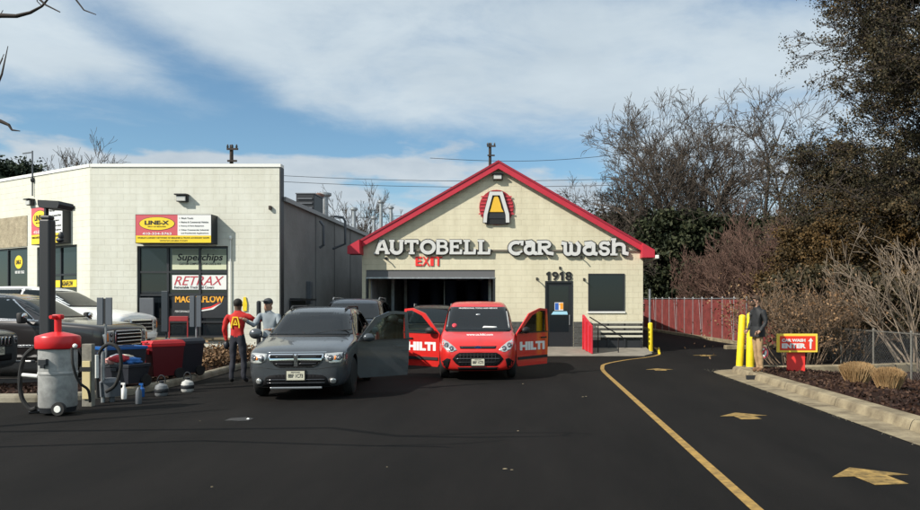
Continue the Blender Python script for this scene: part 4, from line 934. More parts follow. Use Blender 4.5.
bare_tree(11.0, 52, 15.0, 5, 11, 'tall many stemmed bare tree rising above the right roof slope', depth=6, ivyd=5000, spread=.62, r0=.30, kids=(3, 4), minr=.014, upw=.03)
bare_tree(7.4, 50, 12.5, 3, 23, 'spreading bare tree leaning left over the red rake', depth=6, ivyd=3500, lean=(-.25, 0), spread=.7, r0=.25, kids=(3, 4), minr=.013, upw=.02)
bare_tree(15.6, 50, 14.5, 3, 31, 'bare tree right of the tall many stemmed one', depth=6, ivyd=2500, spread=.66, r0=.25, kids=(3, 4), minr=.013, upw=.03)
bare_tree(18.5, 47, 11.5, 3, 37, 'lower bare tree partly hidden by the rusty cedars', depth=5, ivyd=1500, spread=.6, r0=.14, kids=(3, 4), minr=.012)
bare_tree(13.2, 60, 16.5, 2, 39, 'thin bare tree standing behind the tall many stemmed one', depth=6, spread=.6, r0=.17, kids=(3, 4), minr=.014, upw=.03)
clump_tree(9.3, 49, 7.4, 2.3, 5, 'dark ivy covered tree just right of the car wash roof', ivy, 230, 130, .17, .02, 'round', .8, group='ivy covered trees', name='ivy_tree')
clump_tree(12.6, 50, 7.2, 2.3, 6, 'dark ivy mass under the tall many stemmed tree', ivy, 240, 130, .17, .02, 'round', .8, group='ivy covered trees', name='ivy_tree', gone=.3)
clump_tree(6.4, 54, 8.0, 2.6, 9, 'ivy covered tree behind the right gable corner', ivy, 180, 120, .17, .02, 'round', .8, group='ivy covered trees', name='ivy_tree', gone=.3)
clump_tree(16.4, 48, 7.2, 2.8, 8, 'dark ivy mass behind the reddish brush', ivy, 240, 120, .17, .02, 'round', .8, group='ivy covered trees', name='ivy_tree', gone=.25)
clump_tree(21.5, 44, 9.0, 3.6, 10, 'broad dark tree mass behind the rusty cedar', cedar_dark, 260, 120, .17, .02, 'round', .9, group='ivy covered trees', name='ivy_tree')
clump_tree(27, 42, 9.5, 4.0, 12, 'dark tree mass at the far right behind the cedars', cedar_dark, 260, 120, .17, .02, 'round', .9, group='ivy covered trees', name='ivy_tree')
for i, (x, y, h, w_) in enumerate(((11.3, 36, 5.6, 3.6), (13.4, 38, 5.0, 3.6), (9.9, 41, 4.4, 3.0))):
    twig_bush(x, y, h, w_, 30, 60+i, ['reddish brown brush rising above the standing man', 'reddish brush just right of the tallest brush', 'lower brush behind the maroon fence'][i], twig_pink, 'reddish brush behind the fence', 4, minr=.011, r0=.035, kids=(3, 4))
clump_tree(11.3, 27.5, 4.6, 2.3, 41, 'bushy rust coloured cedar above the enter sign', cedar_orange, 340, 240, .06, .05, 'round', .42, group='cedars', sprays=10)
clump_tree(13.9, 27.0, 5.4, 2.4, 42, 'rust and green cedar right of the bushy rust coloured one', cedar_orange, 300, 230, .06, .05, 'round', .45, group='cedars', sprays=10)
clump_tree(12.9, 30.5, 8.4, 2.3, 43, 'dark upright cedar with ragged top behind the rust cedar', cedar_dark, 230, 260, .052, .1, 'column', .42, group='cedars', sprays=18, gone=.36, spray_side=math.pi)
clump_tree(14.9, 25.5, 16.5, 3.7, 44, 'towering dark cedar filling the upper right corner', cedar_dark, 400, 300, .050, .12, 'cone', .42, trunk_r=.24, group='cedars', sprays=80, gone=.47, spray_side=math.pi*.95)
clump_tree(15.8, 23.0, 9.5, 2.6, 45, 'brownish cedar at the right edge of the view', cedar_dark, 330, 220, .06, .05, 'column', .5, group='cedars', sprays=20, gone=.2)
twig_bush(7.9, 21.6, 2.5, 2.6, 34, 71, 'tan twiggy shrub with dry leaf tufts behind the man', twig_tan, 'bare shrubs', 3, leafm=dry_leaf, nleaf=2200, minr=.0065, zo=.0)
twig_bush(9.4, 22.8, 2.4, 2.4, 26, 72, 'twiggy brown shrub between the man and the pale bush', twig_tan, 'bare shrubs', 3, leafm=dry_leaf, nleaf=1300, minr=.0065)
twig_bush(10.9, 20.6, 3.9, 2.6, 15, 73, 'large bush of bare pale branches at the right', bark_pale, 'bare shrubs', 3, lean=(-.22, 0), minr=.0085, r0=.042, spread=.42, zo=-.1)
twig_bush(12.6, 21.1, 3.4, 2.4, 11, 74, 'bare pale branched bush cut by the right edge', bark_pale, 'bare shrubs', 3, minr=.0085, r0=.036, spread=.42, zo=-.1)
clump_tree(11.9, 23.4, 2.7, 1.7, 75, 'low dark evergreen shrub behind the pale branches', cedar_dark, 130, 110, .075, .05, 'round', .4, name='evergreen_shrub', cat='shrub', zoff=-.1)
clump_tree(9.8, 25.0, 3.0, 1.7, 76, 'shaded evergreen shrub behind the tan twiggy one', cedar_dark, 130, 110, .08, .05, 'round', .42, name='evergreen_shrub', cat='shrub', zoff=-.1)
# left background
clump_tree(-42.5, 60, 13.0, 3.3, 81, 'dark evergreen crown at the left edge above the roof', pine_leaf, 260, 120, .18, .3, 'round', .9, name='pine_tree')
bare_tree(-34.5, 56, 13.0, 4, 83, 'bare tree with upright branches above the angled wall', depth=5, spread=.45, kids=(3, 4), minr=.014, r0=.14, group='bare trees beyond the shop')
bare_tree(-37.5, 58, 12.0, 3, 84, 'lower bare tree beside the dark evergreen', depth=5, spread=.5, kids=(3, 4), minr=.014, r0=.14, group='bare trees beyond the shop')
bare_tree(-16.8, 74, 11.8, 4, 85, 'faint bare tree between the roof vents', depth=5, spread=.5, kids=(3, 4), minr=.016, r0=.15, group='bare trees beyond the shop')
# near tree at the left whose twigs hang into the top left of the picture
ot = thing('bare_tree', 'near bare tree out of view whose dark twigs reach the top left corner', 'tree', (-13.6, 6.2, 0)); sg = []
tr = [((-13.6, 6.2, -.2), (-13.5, 6.2, 2.2), .17, .14), ((-13.5, 6.2, 2.2), (-13.2, 6.25, 4.6), .14, .10), ((-13.2, 6.25, 4.6), (-13.0, 6.3, 7.5), .10, .03)]
def br(y, pts, r0, r1):
    q = [at(a, b, y) for a, b in pts]; n = len(q)
    for i in range(n-1): sg.append((tuple(q[i]), tuple(q[i+1]), r0+(r1-r0)*i/(n-1), r0+(r1-r0)*(i+1)/(n-1)))
hub = (-430, -90)
br(6.3, [hub, (-200, 10), (-60, 24), (-8, 16), (0, 15.5), (16, 16), (30, 12.5), (42, 6), (52, -6)], .035, .006)
br(6.3, [(-200, 10), (-90, -30), (20, -30), (36, -4), (46, 5), (60, 12)], .02, .005)
br(6.3, [(20, -30), (60, -20), (74, -3), (84, 10), (96, 14.5)], .012, .004)
br(6.3, [(-430, 60), (-120, 110), (-18, 118), (0, 121), (9, 125), (12, 130), (20, 131)], .03, .004)
br(6.3, [(-120, 110), (-30, 96), (-4, 88), (2, 74), (5, 60), (8, 46)], .016, .003)
br(6.3, [(-30, 96), (-6, 76), (0, 64), (3, 58)], .008, .003); br(6.3, [(-6, 76), (4, 54)], .004, .003)
br(6.3, [(42, 6), (37, 1), (38, -6)], .004, .004); br(6.3, [(0, 15.5), (3, 10)], .004, .003)
sg.append((tr[2][0], tuple(at(-430, -90, 6.3)), .05, .04)); sg.append((tr[1][0], tuple(at(-430, 60, 6.3)), .05, .035))
link('trunk', seg_mesh('trunk', tr, 8), bark_dark, ot); link('branches', seg_mesh('branches', sg, 5), bark_dark, ot)
# dried shrubs in the left strip
for i, (x, y, w_, h) in enumerate(((-8.9, 20.4, 1.2, .62), (-9.0, 21.8, 1.1, .55), (-8.75, 19.0, 1.0, .55), (-8.6, 17.7, .7, .4), (-9.2, 22.8, 1.0, .5))):
    twig_bush(x, y, h, w_, 26, 90+i, ['wide brown dried shrub below the shop window', 'dried shrub behind the widest one, close to the wall', 'dried brown shrub just behind the red shirted worker', 'small dried tuft near the curb by the bins', 'dried shrub against the white wall foot'][i], twig_tan, 'dried shrubs in the strip', 2, leafm=dry_leaf, nleaf=1500, minr=.005, r0=.010, zo=.1, leaf=.055, name='dried_shrub')
# clipped straw clumps
for i, (qx, zz, dpy, w_) in enumerate(((857, .08, 381, .72), (888.5, .06, 388, .60))):
    x, y = P(qx, dpy, zz); rr = np.random.default_rng(100+i)
    t = thing('straw_clump', ['clipped straw clump nearer the enter sign', 'clipped straw clump nearer the right edge'][i], 'grass clump', (x, y, zz), 0, 'clipped ornamental grasses')
    m = 2600; a = rr.uniform(0, 6.28, m); q = np.sqrt(rr.random(m)); bx = np.cos(a)*q*w_*.33; by = np.sin(a)*q*w_*.33; tx = np.cos(a)*q*w_*.5+rr.normal(0, .03, m); ty = np.sin(a)*q*w_*.5+rr.normal(0, .03, m); hh = .40*(1-.28*q**3)*rr.uniform(.85, 1.08, m)
    S = [((x+bx[j], y+by[j], zz-.03), (x+tx[j], y+ty[j], zz+hh[j]), .006, .003) for j in range(m)]
    link('blades', seg_mesh('blades', S, 3), straw, t)
# leaf litter on the mulch
C = []
for i in range(5200):
    x, y = rng.uniform(5.5, 9.2), rng.uniform(6, 19.2); C.append((x, y, bedz(x, y)+.015))
for i in range(1600):
    x, y = rng.uniform(-9.4, -8.0), rng.uniform(15.5, 23); C.append((x, y, gz(x, y)+.14))
for i in range(600):
    x, y = rng.uniform(-13, -8.8), rng.uniform(13.3, 14.8); C.append((x, y, gz(x, y)+.14))
tag(link('leaf_litter', leaves_mesh('leaf_litter', np.array(C), .05), litter), kind='stuff')

# ================================================================ RIGHT SIDE: fences, signs
mf = thing('privacy_fence', 'long maroon slatted chain link fence along the entry lane', 'fence', (8.9, 31, .1))
f0, f1 = Vector((8.95, 31.0)), Vector((7.0, 49.0)); nb = 13
frame_post = MATS['galvanised_steel']
def fxy(t): p = f0.lerp(f1, t); return p
for i in range(nb+1):
    p = fxy(i/nb); z = gz(p.x, p.y)
    k = MB(); k.tube([(p.x, p.y, z-.2), (p.x, p.y, z+1.98)], .032, 8); k.lathe([(.04, z+1.98), (.03, z+2.03)], 8, Matrix.Translation((p.x, p.y, 0))); k.build('fence_post', steel, mf)
    if i < nb:
        q = fxy((i+1)/nb); a = math.atan2(q.y-p.y, q.x-p.x); Lb = (q-p).length; z2 = gz(q.x, q.y); b = MB()
        n = 18
        for j in range(n):
            u0 = Lb*(j+.06)/n; u1 = Lb*(j+.94)/n; zz = z+(z2-z)*j/n
            b.box(u0, u1, zz+.06, zz+1.90, -.006, .006, frame((p.x, p.y, 0), a))
        o = b.build('slat_panel', maroon, mf); o['kind'] = 'stuff'
        k = MB(); k.tube([(p.x, p.y, z+1.95), (q.x, q.y, z2+1.95)], .022, 6); k.build('top_rail', steel, mf)
        k = MB(); off = Vector((-.06, 0)); k.tube([(p.x-.045, p.y, z+.05), (p.x-.045+(q.x-p.x)*.25, p.y+(q.y-p.y)*.25, z+1.9)], .012, 5)
        if i % 3 == 1: k.build('brace', steel, mf)
# fence turns right at its near end, hidden behind the brush
p0, p1 = Vector((8.95, 31.0)), Vector((16, 30.2))
k = MB(); a = math.atan2(p1.y-p0.y, p1.x-p0.x)
for j in range(36): k.box((p1-p0).length*(j+.06)/36, (p1-p0).length*(j+.94)/36, .15, 1.98, -.006, .006, frame((p0.x, p0.y+.0, 0), a))
o = k.build('slat_panel', maroon, mf); o['kind'] = 'stuff'
k = MB(); n = 12
for i in range(n):
    pa, pb = fxy(i/n), fxy((i+1)/n); za_, zb_ = gz(*pa), gz(*pb)
    k.add([(pa.x-.35, pa.y, za_-.05), (pa.x-.1, pa.y, za_-.05), (pb.x-.1, pb.y, zb_-.05), (pb.x-.35, pb.y, zb_-.05), (pa.x-.35, pa.y, za_+.13), (pa.x-.1, pa.y, za_+.13), (pb.x-.1, pb.y, zb_+.13), (pb.x-.35, pb.y, zb_+.13)], [(4, 5, 6, 7), (0, 4, 7, 3), (1, 2, 6, 5), (0, 1, 5, 4), (2, 3, 7, 6)])
tag(k.build('fence_kerb', concrete), kind='structure')
# short kerb stub behind the bollards
k = MB(); k.box(7.4, 9.0, 28.4, 28.75, -.05, .22, ch=.03); tag(k.build('kerb_stub', concrete), 'short pale kerb stub at the near end of the maroon fence', 'kerb')
# low chain link fence at the right
dull_steel = mat('dull_steel', (.16, .15, .13), rough=.7, metal=.2, vary=.3, vscale=6)
cf = thing('chain_link_fence', 'low chain link fence with grey posts behind the clipped clumps', 'fence', (9.2, 18, -.1))
fy = [9.5, 12, 14, 16, 18, 20, 22.1, 24.2]
for y in fy:
    k = MB(); k.tube([(9.2, y, -.3), (9.2, y, 1.05)], .024, 8); k.lathe([(.034, 1.05), (.034, 1.09), (.02, 1.11)], 10, Matrix.Translation((9.2, y, 0))); k.build('fence_post', dull_steel, cf)
k = MB(); k.tube([(9.2, 9.5, 1.03), (9.2, 24.2, 1.03)], .014, 6); k.build('top_rail', dull_steel, cf)
S = []; step = .09
for i in range(int(14.7/step)):
    y = 9.5+i*step
    zz = -.1
    while zz < 1.0:
        S.append(((9.2, y, zz), (9.2, y+step/2, zz+step/2), .0016, .0016)); S.append(((9.2, y+step, zz), (9.2, y+step/2, zz+step/2), .0016, .0016))
        S.append(((9.2, y+step/2, zz+step/2), (9.2, y, zz+step), .0016, .0016)); S.append(((9.2, y+step/2, zz+step/2), (9.2, y+step, zz+step), .0016, .0016)); zz += step
o = link('wire_mesh', seg_mesh('wire_mesh', S, 3), steel, cf); o['kind'] = 'stuff'
k = MB(); q0, q1 = at(834, 351, 26), at(873, 360, 26); k.box(q0.x, q1.x, 26, 26.2, -.3, q0.z, ch=.02); tag(k.build('low_wall', concrete), 'low pale concrete wall seen through the chain link fence', 'wall')
ws = [(.0, 0, .30), (.12, .02, .52), (.45, .06, .72), (.8, .1, .95)]
k = MB(); B0 = Vector((8.75, 16.3, .0)); k.tube([B0+Vector((0, 0, .36)), B0+Vector((.25, .1, .55)), B0+Vector((.62, .1, .62)), B0+Vector((1.1, 0, .66))], [.035, .032, .028, .02], 7)
k.tube([B0+Vector((.62, .1, .62)), B0+Vector((.72, .0, .40)), B0+Vector((.95, -.1, .15))], [.025, .025, .02], 7); k.tube([B0+Vector((.25, .1, .55)), B0+Vector((.3, .0, .2)), B0+Vector((.28, -.1, -.05))], [.02, .018, .015], 7)
tag(k.build('fallen_branch', mat('bleached_wood', (.62, .60, .56), rough=.7)), 'bleached white fallen branch by the fence at the right edge', 'branch')
# entrance sign
sx, sy = P(797, 371, .14); es = thing('entrance_sign', 'red and yellow CAR WASH ENTER sign on a red board post', 'sign', (sx, sy, .1))
sy_ = sy; ss = F/sy_
def ex_(px): return (px-VX)/ss
def ez_(py): return CH+(VY-py)/ss
ME = frame((0, sy_, 0))
k = MB(); k.box(ex_(788), ex_(805.5), -.05, ez_(351), -.10, -.03, ME); k.build('post_board', bright_red, es)
k = MB(); k.box(ex_(776.8), ex_(817), ez_(352.3), ez_(333.8), -.028, .05, ME, ch=.008); k.build('border', mat('border_yellow', (.95, .68, .08), rough=.4), es)
k = MB(); k.box(ex_(779.2), ex_(814.6), ez_(350.2), ez_(336), .051, .056, ME); k.build('face', mat('face_red', (.80, .045, .02), rough=.4), es)
text('lettering', 'CAR WASH', ex_(792.8), ez_(340.3), 23.5/ss, 3.1/ss, ME, .057, sign_white, es, bold=.05)
text('lettering', 'ENTER', ex_(793), ez_(345.8), 24/ss, 4.9/ss, ME, .057, sign_white, es, bold=.06)
xx, zz = ex_(809.5), ez_(343.3); u_ = 1/ss
k = MB(); k.prism([(xx-.6*u_, zz-5.6*u_), (xx+.9*u_, zz-5.6*u_), (xx+1.1*u_, zz-1*u_), (xx+1.3*u_, zz+2*u_), (xx+2.8*u_, zz+2*u_), (xx+.5*u_, zz+5.4*u_), (xx-2.4*u_, zz+2*u_), (xx-.6*u_, zz+2*u_), (xx-.9*u_, zz-1.5*u_)], .057, .061, ME); k.build('arrow', sign_white, es)
# round no-something sign beside the man
rs_ = at(762.5, 352.5, 17.9); Mr = frame((rs_.x, 17.9, rs_.z)); t = thing('round_sign', 'small round white and red sign low behind the man', 'sign', (rs_.x, 17.9, .1))
k = MB(); k.tube([(rs_.x, 17.93, .0), (rs_.x, 17.93, rs_.z)], .018, 6); k.build('stake', steel, t)
k = MB(); k.prism(ellipse(0, 0, .14, .15), 0, .012, Mr); k.build('disc', sign_white, t)
ring = ellipse(0, 0, .135, .145, 24); inner = ellipse(0, 0, .105, .113, 24); k = MB()
for i in range(24): k.prism([ring[i], ring[(i+1) % 24], inner[(i+1) % 24], inner[i]], .0125, .017, Mr)
k.box(-.018, .018, -.11, .11, .0125, .0165, Mr @ Matrix.Rotation(R(-42), 4, 'Z')); k.build('ring', sign_red, t)
k = MB(); k.prism([(-.05, -.06), (.04, -.05), (.05, .03), (.0, .07), (-.04, .03)], .0121, .0140, Mr); k.build('figure', near_black, t)
k = MB(); gx_, gy_ = P(755, 374.5, .1); k.box(gx_-.3, gx_+.25, gy_-.35, gy_-.30, .02, .11); k.box(gx_-.28, gx_-.24, gy_-.36, gy_-.3, -.0, .03)
tag(k.build('curb_inlet', near_black), 'dark slot in the kerb face below the standing man', 'drain slot')
# ================================================================ VEHICLES
paint_grey = mat('graphite_paint', (.085, .096, .108), rough=.24, metal=.4, coat=.7, c2=(.068, .074, .082), vscale=2.5)
paint_red = mat('red_paint', (.66, .018, .015), rough=.35, coat=.6, c2=(.52, .020, .016), vscale=2.0)
paint_navy = mat('dark_blue_paint', (.018, .026, .038), rough=.3, metal=.2, coat=.7)
paint_blk = mat('black_car_paint', (.012, .013, .015), rough=.3, coat=.7)
paint_truck = mat('charcoal_paint', (.030, .027, .028), rough=.3, metal=.3, coat=.7)
paint_white = mat('white_car_paint', (.82, .83, .82), rough=.3, coat=.6)
paint_jeep = mat('slate_paint', (.045, .055, .060), rough=.3, metal=.3, coat=.7)
trim = mat('black_trim', (.015, .015, .016), rough=.6)
grille_blk = mat('grille_black', (.006, .006, .007), rough=.7, spec=.15)
amber = mat('amber_lens', (.80, .22, .02), rough=.2)
lamp_in = mat('lamp_reflector', (.62, .62, .60), rough=.22, metal=.6)
lamp_bowl = mat('lamp_bowl', (.16, .16, .17), rough=.2, metal=.7)
plate_m = mat('plate_cream', (.60, .58, .46), rough=.5); interior = mat('cabin_interior', (.014, .014, .015), rough=.8)
seat_m = mat('seat_cloth', (.045, .042, .04), rough=.9)
windshield = clear_glass('windshield_glass', (.24, .30, .31), .15)
side_glass = clear_glass('side_glass', (.10, .13, .14), .15)

class Car:
    def __init__(s, name, label, cat, st, paint, loc, rz, axles, rw, track, zb=.2, group=None, cabin=None, tw=.21):
        s.t = thing(name, label, cat, (0, 0, 0), 0, group); s.W = max(r[1] for r in st); s.paint = paint
        v = []; f = []; ring = 16
        for (y, w_, zbt, zbe, wt, zt) in st:
            hp = [(0, zbt), (.72*w_, zbt), (.95*w_, zbt+.05), (w_, zbt+(zbe-zbt)*.48), (.995*w_, zbe-.09), (.965*w_, zbe-.005), (wt, zt-.035), (wt*.72, zt), (0, zt+.012)]
            rg_ = hp+[(-x, z) for x, z in hp[-2:0:-1]]
            v += [(x, y, z) for x, z in rg_]
        n = len(st)
        for i in range(n-1):
            for k in range(ring): f.append((i*ring+k, (i+1)*ring+k, (i+1)*ring+(k+1) % ring, i*ring+(k+1) % ring))
        for base, rev in ((0, False), ((n-1)*ring, True)):
            for k in range(8):
                a, b = base+k, base+k+1; c, d = base+(ring-k-1) % ring, base+(ring-k) % ring
                q = [a, b, c, d]; q = [x for j, x in enumerate(q) if x not in q[:j]]
                f.append(tuple(q if not rev else q[::-1]))
        me = bpy.data.meshes.new('body'); me.from_pydata(v, [], f); me.materials.append(paint); me.materials.append(trim)
        me.polygons.foreach_set('use_smooth', [True]*len(f)); me.update()
        o = bpy.data.objects.new('body', me); col.objects.link(o)
        m = o.modifiers.new('s', 'SUBSURF'); m.levels = 3; m.render_levels = 3
        dg = bpy.context.evaluated_depsgraph_get(); s.solid = bpy.data.meshes.new_from_object(o.evaluated_get(dg))
        s.bvh = BVHTree.FromPolygons([x.co.copy() for x in s.solid.vertices], [list(p.vertices) for p in s.solid.polygons])
        # wheel wells (and the cabin glass is laid over the shell)
        c = MB()
        for ya in axles:
            for sg in (-1, 1):
                c.lathe([(rw+.055, 0), (rw+.055, .42)], 28, Matrix.Translation((sg*(track/2+.20) if sg > 0 else -(track/2+.20), ya, rw+.01)) @ Matrix.Rotation(R(90), 4, 'Y') @ Matrix.Translation((0, 0, -.30 if sg > 0 else -.12)), mi=1, smooth=False)
        cm = c.mesh('well'); cm.materials.append(paint); cm.materials.append(trim); co = bpy.data.objects.new('well', cm); col.objects.link(co)
        bm_ = o.modifiers.new('b', 'BOOLEAN'); bm_.operation = 'DIFFERENCE'; bm_.object = co; bm_.solver = 'EXACT'
        dg = bpy.context.evaluated_depsgraph_get(); dg.update(); body = bpy.data.meshes.new_from_object(o.evaluated_get(dg))
        bpy.data.objects.remove(o); bpy.data.objects.remove(co)
        s.body = link('body', body, None, s.t, False)
        for ya in axles:
            for sg in (-1, 1):
                M = Matrix.Translation((sg*track/2, ya, rw+.005)) @ Matrix.Rotation(R(90)*sg, 4, 'Y')
                b = MB(); h = tw/2; b.lathe([(rw*.60, -h), (rw*.86, -h), (rw*.96, -h*.8), (rw, -h*.4), (rw, h*.4), (rw*.96, h*.8), (rw*.86, h), (rw*.60, h)], 30, M); ty = b.build('tyre', rubber, s.t, False)
                b = MB(); b.lathe([(rw*.60, -h*.9), (rw*.60, h*.55), (rw*.52, h*.5), (rw*.5, -h*.2), (.05, -h*.1), (.05, h*.4), (.03, h*.5)], 24, M)
                for q in range(5):
                    A = M @ Matrix.Rotation(2*math.pi*q/5, 4, 'Z'); b.box(.04, rw*.56, -.028, .028, h*.15, h*.48, A)
                b.build('rim', alloy, s.t, False)
        s.loc = loc; s.rz = rz; s.parts = {}
    def cut(s, wins):
        """open the shell behind each pane (outline in x,z for the windshield, y,z for the sides), trim the edge in black, fit clear glass"""
        bm = bmesh.new(); bm.from_mesh(s.body.data); kill = set()
        def ins(poly, x, y):
            c = False; j = len(poly)-1
            for i in range(len(poly)):
                if (poly[i][1] > y) != (poly[j][1] > y) and x < (poly[j][0]-poly[i][0])*(y-poly[i][1])/(poly[j][1]-poly[i][1])+poly[i][0]: c = not c
                j = i
            return c
        bm.normal_update()
        for f in bm.faces:
            c_ = f.calc_center_median(); n_ = f.normal
            for ax_, poly in wins:
                if ax_ == 'y' and n_.y < -.15 and c_.z > 1.05 and c_.y < 2.6 and all(ins(poly, q.co.x, q.co.z) for q in f.verts): kill.add(f)
                if ax_ == 'x' and abs(n_.x) > .35 and all(ins(poly, q.co.y, q.co.z) for q in f.verts): kill.add(f)
        bmesh.ops.delete(bm, geom=list(kill), context='FACES'); bm.to_mesh(s.body.data); bm.free()
        for ax_, poly in wins:
            n = len(poly); cx_ = sum(p[0] for p in poly)/n; cz_ = sum(p[1] for p in poly)/n
            inn = [(cx_+(p[0]-cx_)*(.93 if ax_ == 'y' else .88), cz_+(p[1]-cz_)*(.84 if ax_ == 'y' else .84)) for p in poly]
            for sd in ((1,) if ax_ == 'y' else (1, -1)):
                g_ = s.patch('windshield' if ax_ == 'y' else 'side_window', poly, windshield if ax_ == 'y' else side_glass, .016 if ax_ == 'y' else .008, axis=ax_, side=sd, step=.05, sink=-.012 if ax_ == 'y' else -.005)
                for i in range(n): s.patch('window_border', [poly[i], poly[(i+1) % n], inn[(i+1) % n], inn[i]], grille_blk, .009 if ax_ == 'y' else .004, axis=ax_, side=sd, step=.05, sink=.002, parent=g_)
        b = MB(); b.box(-.72, .72, 1.25, 1.62, .80, 1.06, ch=.05); s.add('dashboard', b, interior)
        b = MB(); b.box(-.74, .74, 1.5, 4.2, .35, .45); s.add('cabin_floor', b, interior)
        for sg in (-1, 1):
            b = MB(); b.box(sg*.38-.25, sg*.38+.25, 2.15, 2.35, .6, 1.20, ch=.06); b.box(sg*.38-.13, sg*.38+.13, 2.2, 2.32, 1.22, 1.42, ch=.05); s.add('front_seat', b, seat_m)
        b = MB(); b.box(-.62, .62, 3.0, 3.2, .6, 1.15, ch=.06); b.box(-.5, -.25, 3.05, 3.18, 1.16, 1.32, ch=.04); b.box(.25, .5, 3.05, 3.18, 1.16, 1.32, ch=.04); s.add('rear_seat', b, seat_m)
        b = MB(); M_ = Matrix.Translation((.38, 1.72, 1.02)) @ Matrix.Rotation(R(65), 4, 'X'); pts = [M_ @ Vector((.18*math.cos(R(a)), .18*math.sin(R(a)), 0)) for a in range(0, 361, 20)]; b.tube(pts, .016, 6); b.tube([M_ @ Vector((-.17, 0, 0)), M_ @ Vector((.17, 0, 0))], .02, 6); s.add('steering_wheel', b, trim)
        b = MB(); b.box(-.11, .11, 1.86, 1.90, 1.44, 1.50, ch=.01); s.add('inner_mirror', b, trim)
    def place(s): s.t.location = s.loc; s.t.rotation_euler = (0, 0, s.rz)
    def patch(s, name, poly, m, off=.006, axis='y', side=1, step=.07, sink=.03, parent=None, mirror=False):
        """lay a shaped panel over the body: outline in (x,z) seen from the front, or (y,z) seen from the side"""
        if mirror:
            s.patch(name, poly, m, off, axis, side, step, sink, parent)
            return s.patch(name, [(-x, z) for x, z in poly], m, off, axis, side, step, sink, parent) if axis == 'y' else s.patch(name, poly, m, off, axis, -side, step, sink, parent)
        a = sum(poly[i][0]*poly[(i+1) % len(poly)][1]-poly[(i+1) % len(poly)][0]*poly[i][1] for i in range(len(poly)))
        if a < 0: poly = poly[::-1]
        dp = []; n0 = len(poly)
        for i in range(n0):
            p, q = Vector(poly[i]), Vector(poly[(i+1) % n0]); m_ = max(1, int((q-p).length/step))
            for j in range(m_): dp.append(tuple(p.lerp(q, j/m_)))
        n = len(dp); pts = [Vector(p) for p in dp]; xs = [p[0] for p in dp]; zs = [p[1] for p in dp]
        def inside(x, y):
            c = False; j = n-1
            for i in range(n):
                if (dp[i][1] > y) != (dp[j][1] > y) and x < (dp[j][0]-dp[i][0])*(y-dp[i][1])/(dp[j][1]-dp[i][1])+dp[i][0]: c = not c
                j = i
            return c
        x = min(xs)+step*.5
        while x < max(xs):
            z = min(zs)+step*.5
            while z < max(zs):
                if inside(x, z): pts.append(Vector((x, z)))
                z += step
            x += step
        vo, _, fo, *_ = delaunay_2d_cdt(pts, [], [list(range(n))], 1, 1e-6)
        V = []; BK = []
        d = Vector((0, 1, 0)) if axis == 'y' else Vector((-side, 0, 0)) if axis == 'x' else Vector((0, -1, 0))
        for p in vo:
            org = Vector((p.x, -3, p.y)) if axis == 'y' else Vector((side*4, p.x, p.y)) if axis == 'x' else Vector((p.x, 12, p.y))
            hit = s.bvh.ray_cast(org, d)
            h = hit[0] if hit[0] is not None else s.bvh.find_nearest(Vector((p.x, .2, p.y)) if axis == 'y' else Vector((side*s.W, p.x, p.y)))[0]
            V.append(h-d*off); BK.append(h+d*sink)
        nv = len(V); fs = [list(q) for q in fo]
        flip = (axis == 'x' and side < 0) or axis == 'r'
        cnt = {}
        for q in fs:
            for i in range(len(q)): e = (q[i], q[(i+1) % len(q)]); cnt[e] = 1
        sk = [(b, a, nv+a, nv+b) for (a, b) in cnt if (b, a) not in cnt]
        al = fs+[list(q) for q in sk]
        if flip: al = [q[::-1] for q in al]
        me = bpy.data.meshes.new(name); me.from_pydata([tuple(q) for q in V+BK], [], al)
        me.polygons.foreach_set('use_smooth', [True]*len(fs)+[False]*len(sk)); me.update()
        return link(name, me, m, parent or s.t, False)
    def wrap_text(s, name, body, cx, cz, wd, ht, m, axis='y', off=.008, bold=.02, shear=0, parent=None):
        me = text_mesh(body, cx, cz, wd, ht, I4, 0, depth=.001, bold=bold, shear=shear)
        d = Vector((0, 1, 0))
        for v_ in me.vertices:
            hit = s.bvh.ray_cast(Vector((v_.co.x, -3, v_.co.y)), d)
            h = hit[0] or Vector((v_.co.x, 0, v_.co.y)); v_.co = Vector((v_.co.x, h.y-off-v_.co.z, v_.co.y+0))
        me.update(); return link(name, me, m, parent or s.t, False)
    def add(s, name, mb, m, parent=None): return mb.build(name, m, parent or s.t, False)
    def yat(s, x, z, axis='y'):
        h = s.bvh.ray_cast(Vector((x, -3, z)), Vector((0, 1, 0)))[0]; return h.y if h else 0
    def mirror(s, x, y, z, m, sc=1.0, arm=True, sides=(-1, 1)):
        for sg in sides:
            b = MB(); b.ellipsoid((sg*(x+.10*sc), y, z), (.125*sc, .075*sc, .10*sc), n=14, m=9); b.tube([(sg*(x-.08), y+.03, z-.07), (sg*(x+.03), y+.01, z-.05)], .025*sc, 6); o = s.add('side_mirror', b, m)
            b = MB(); b.prism(ellipse(0, 0, .10*sc, .075*sc, 16), 0, .008, Matrix.Translation((sg*(x+.10*sc), y+.066*sc, z)) @ Matrix.Rotation(R(-90), 4, 'X')); b.build('mirror_glass', chrome, o, False)
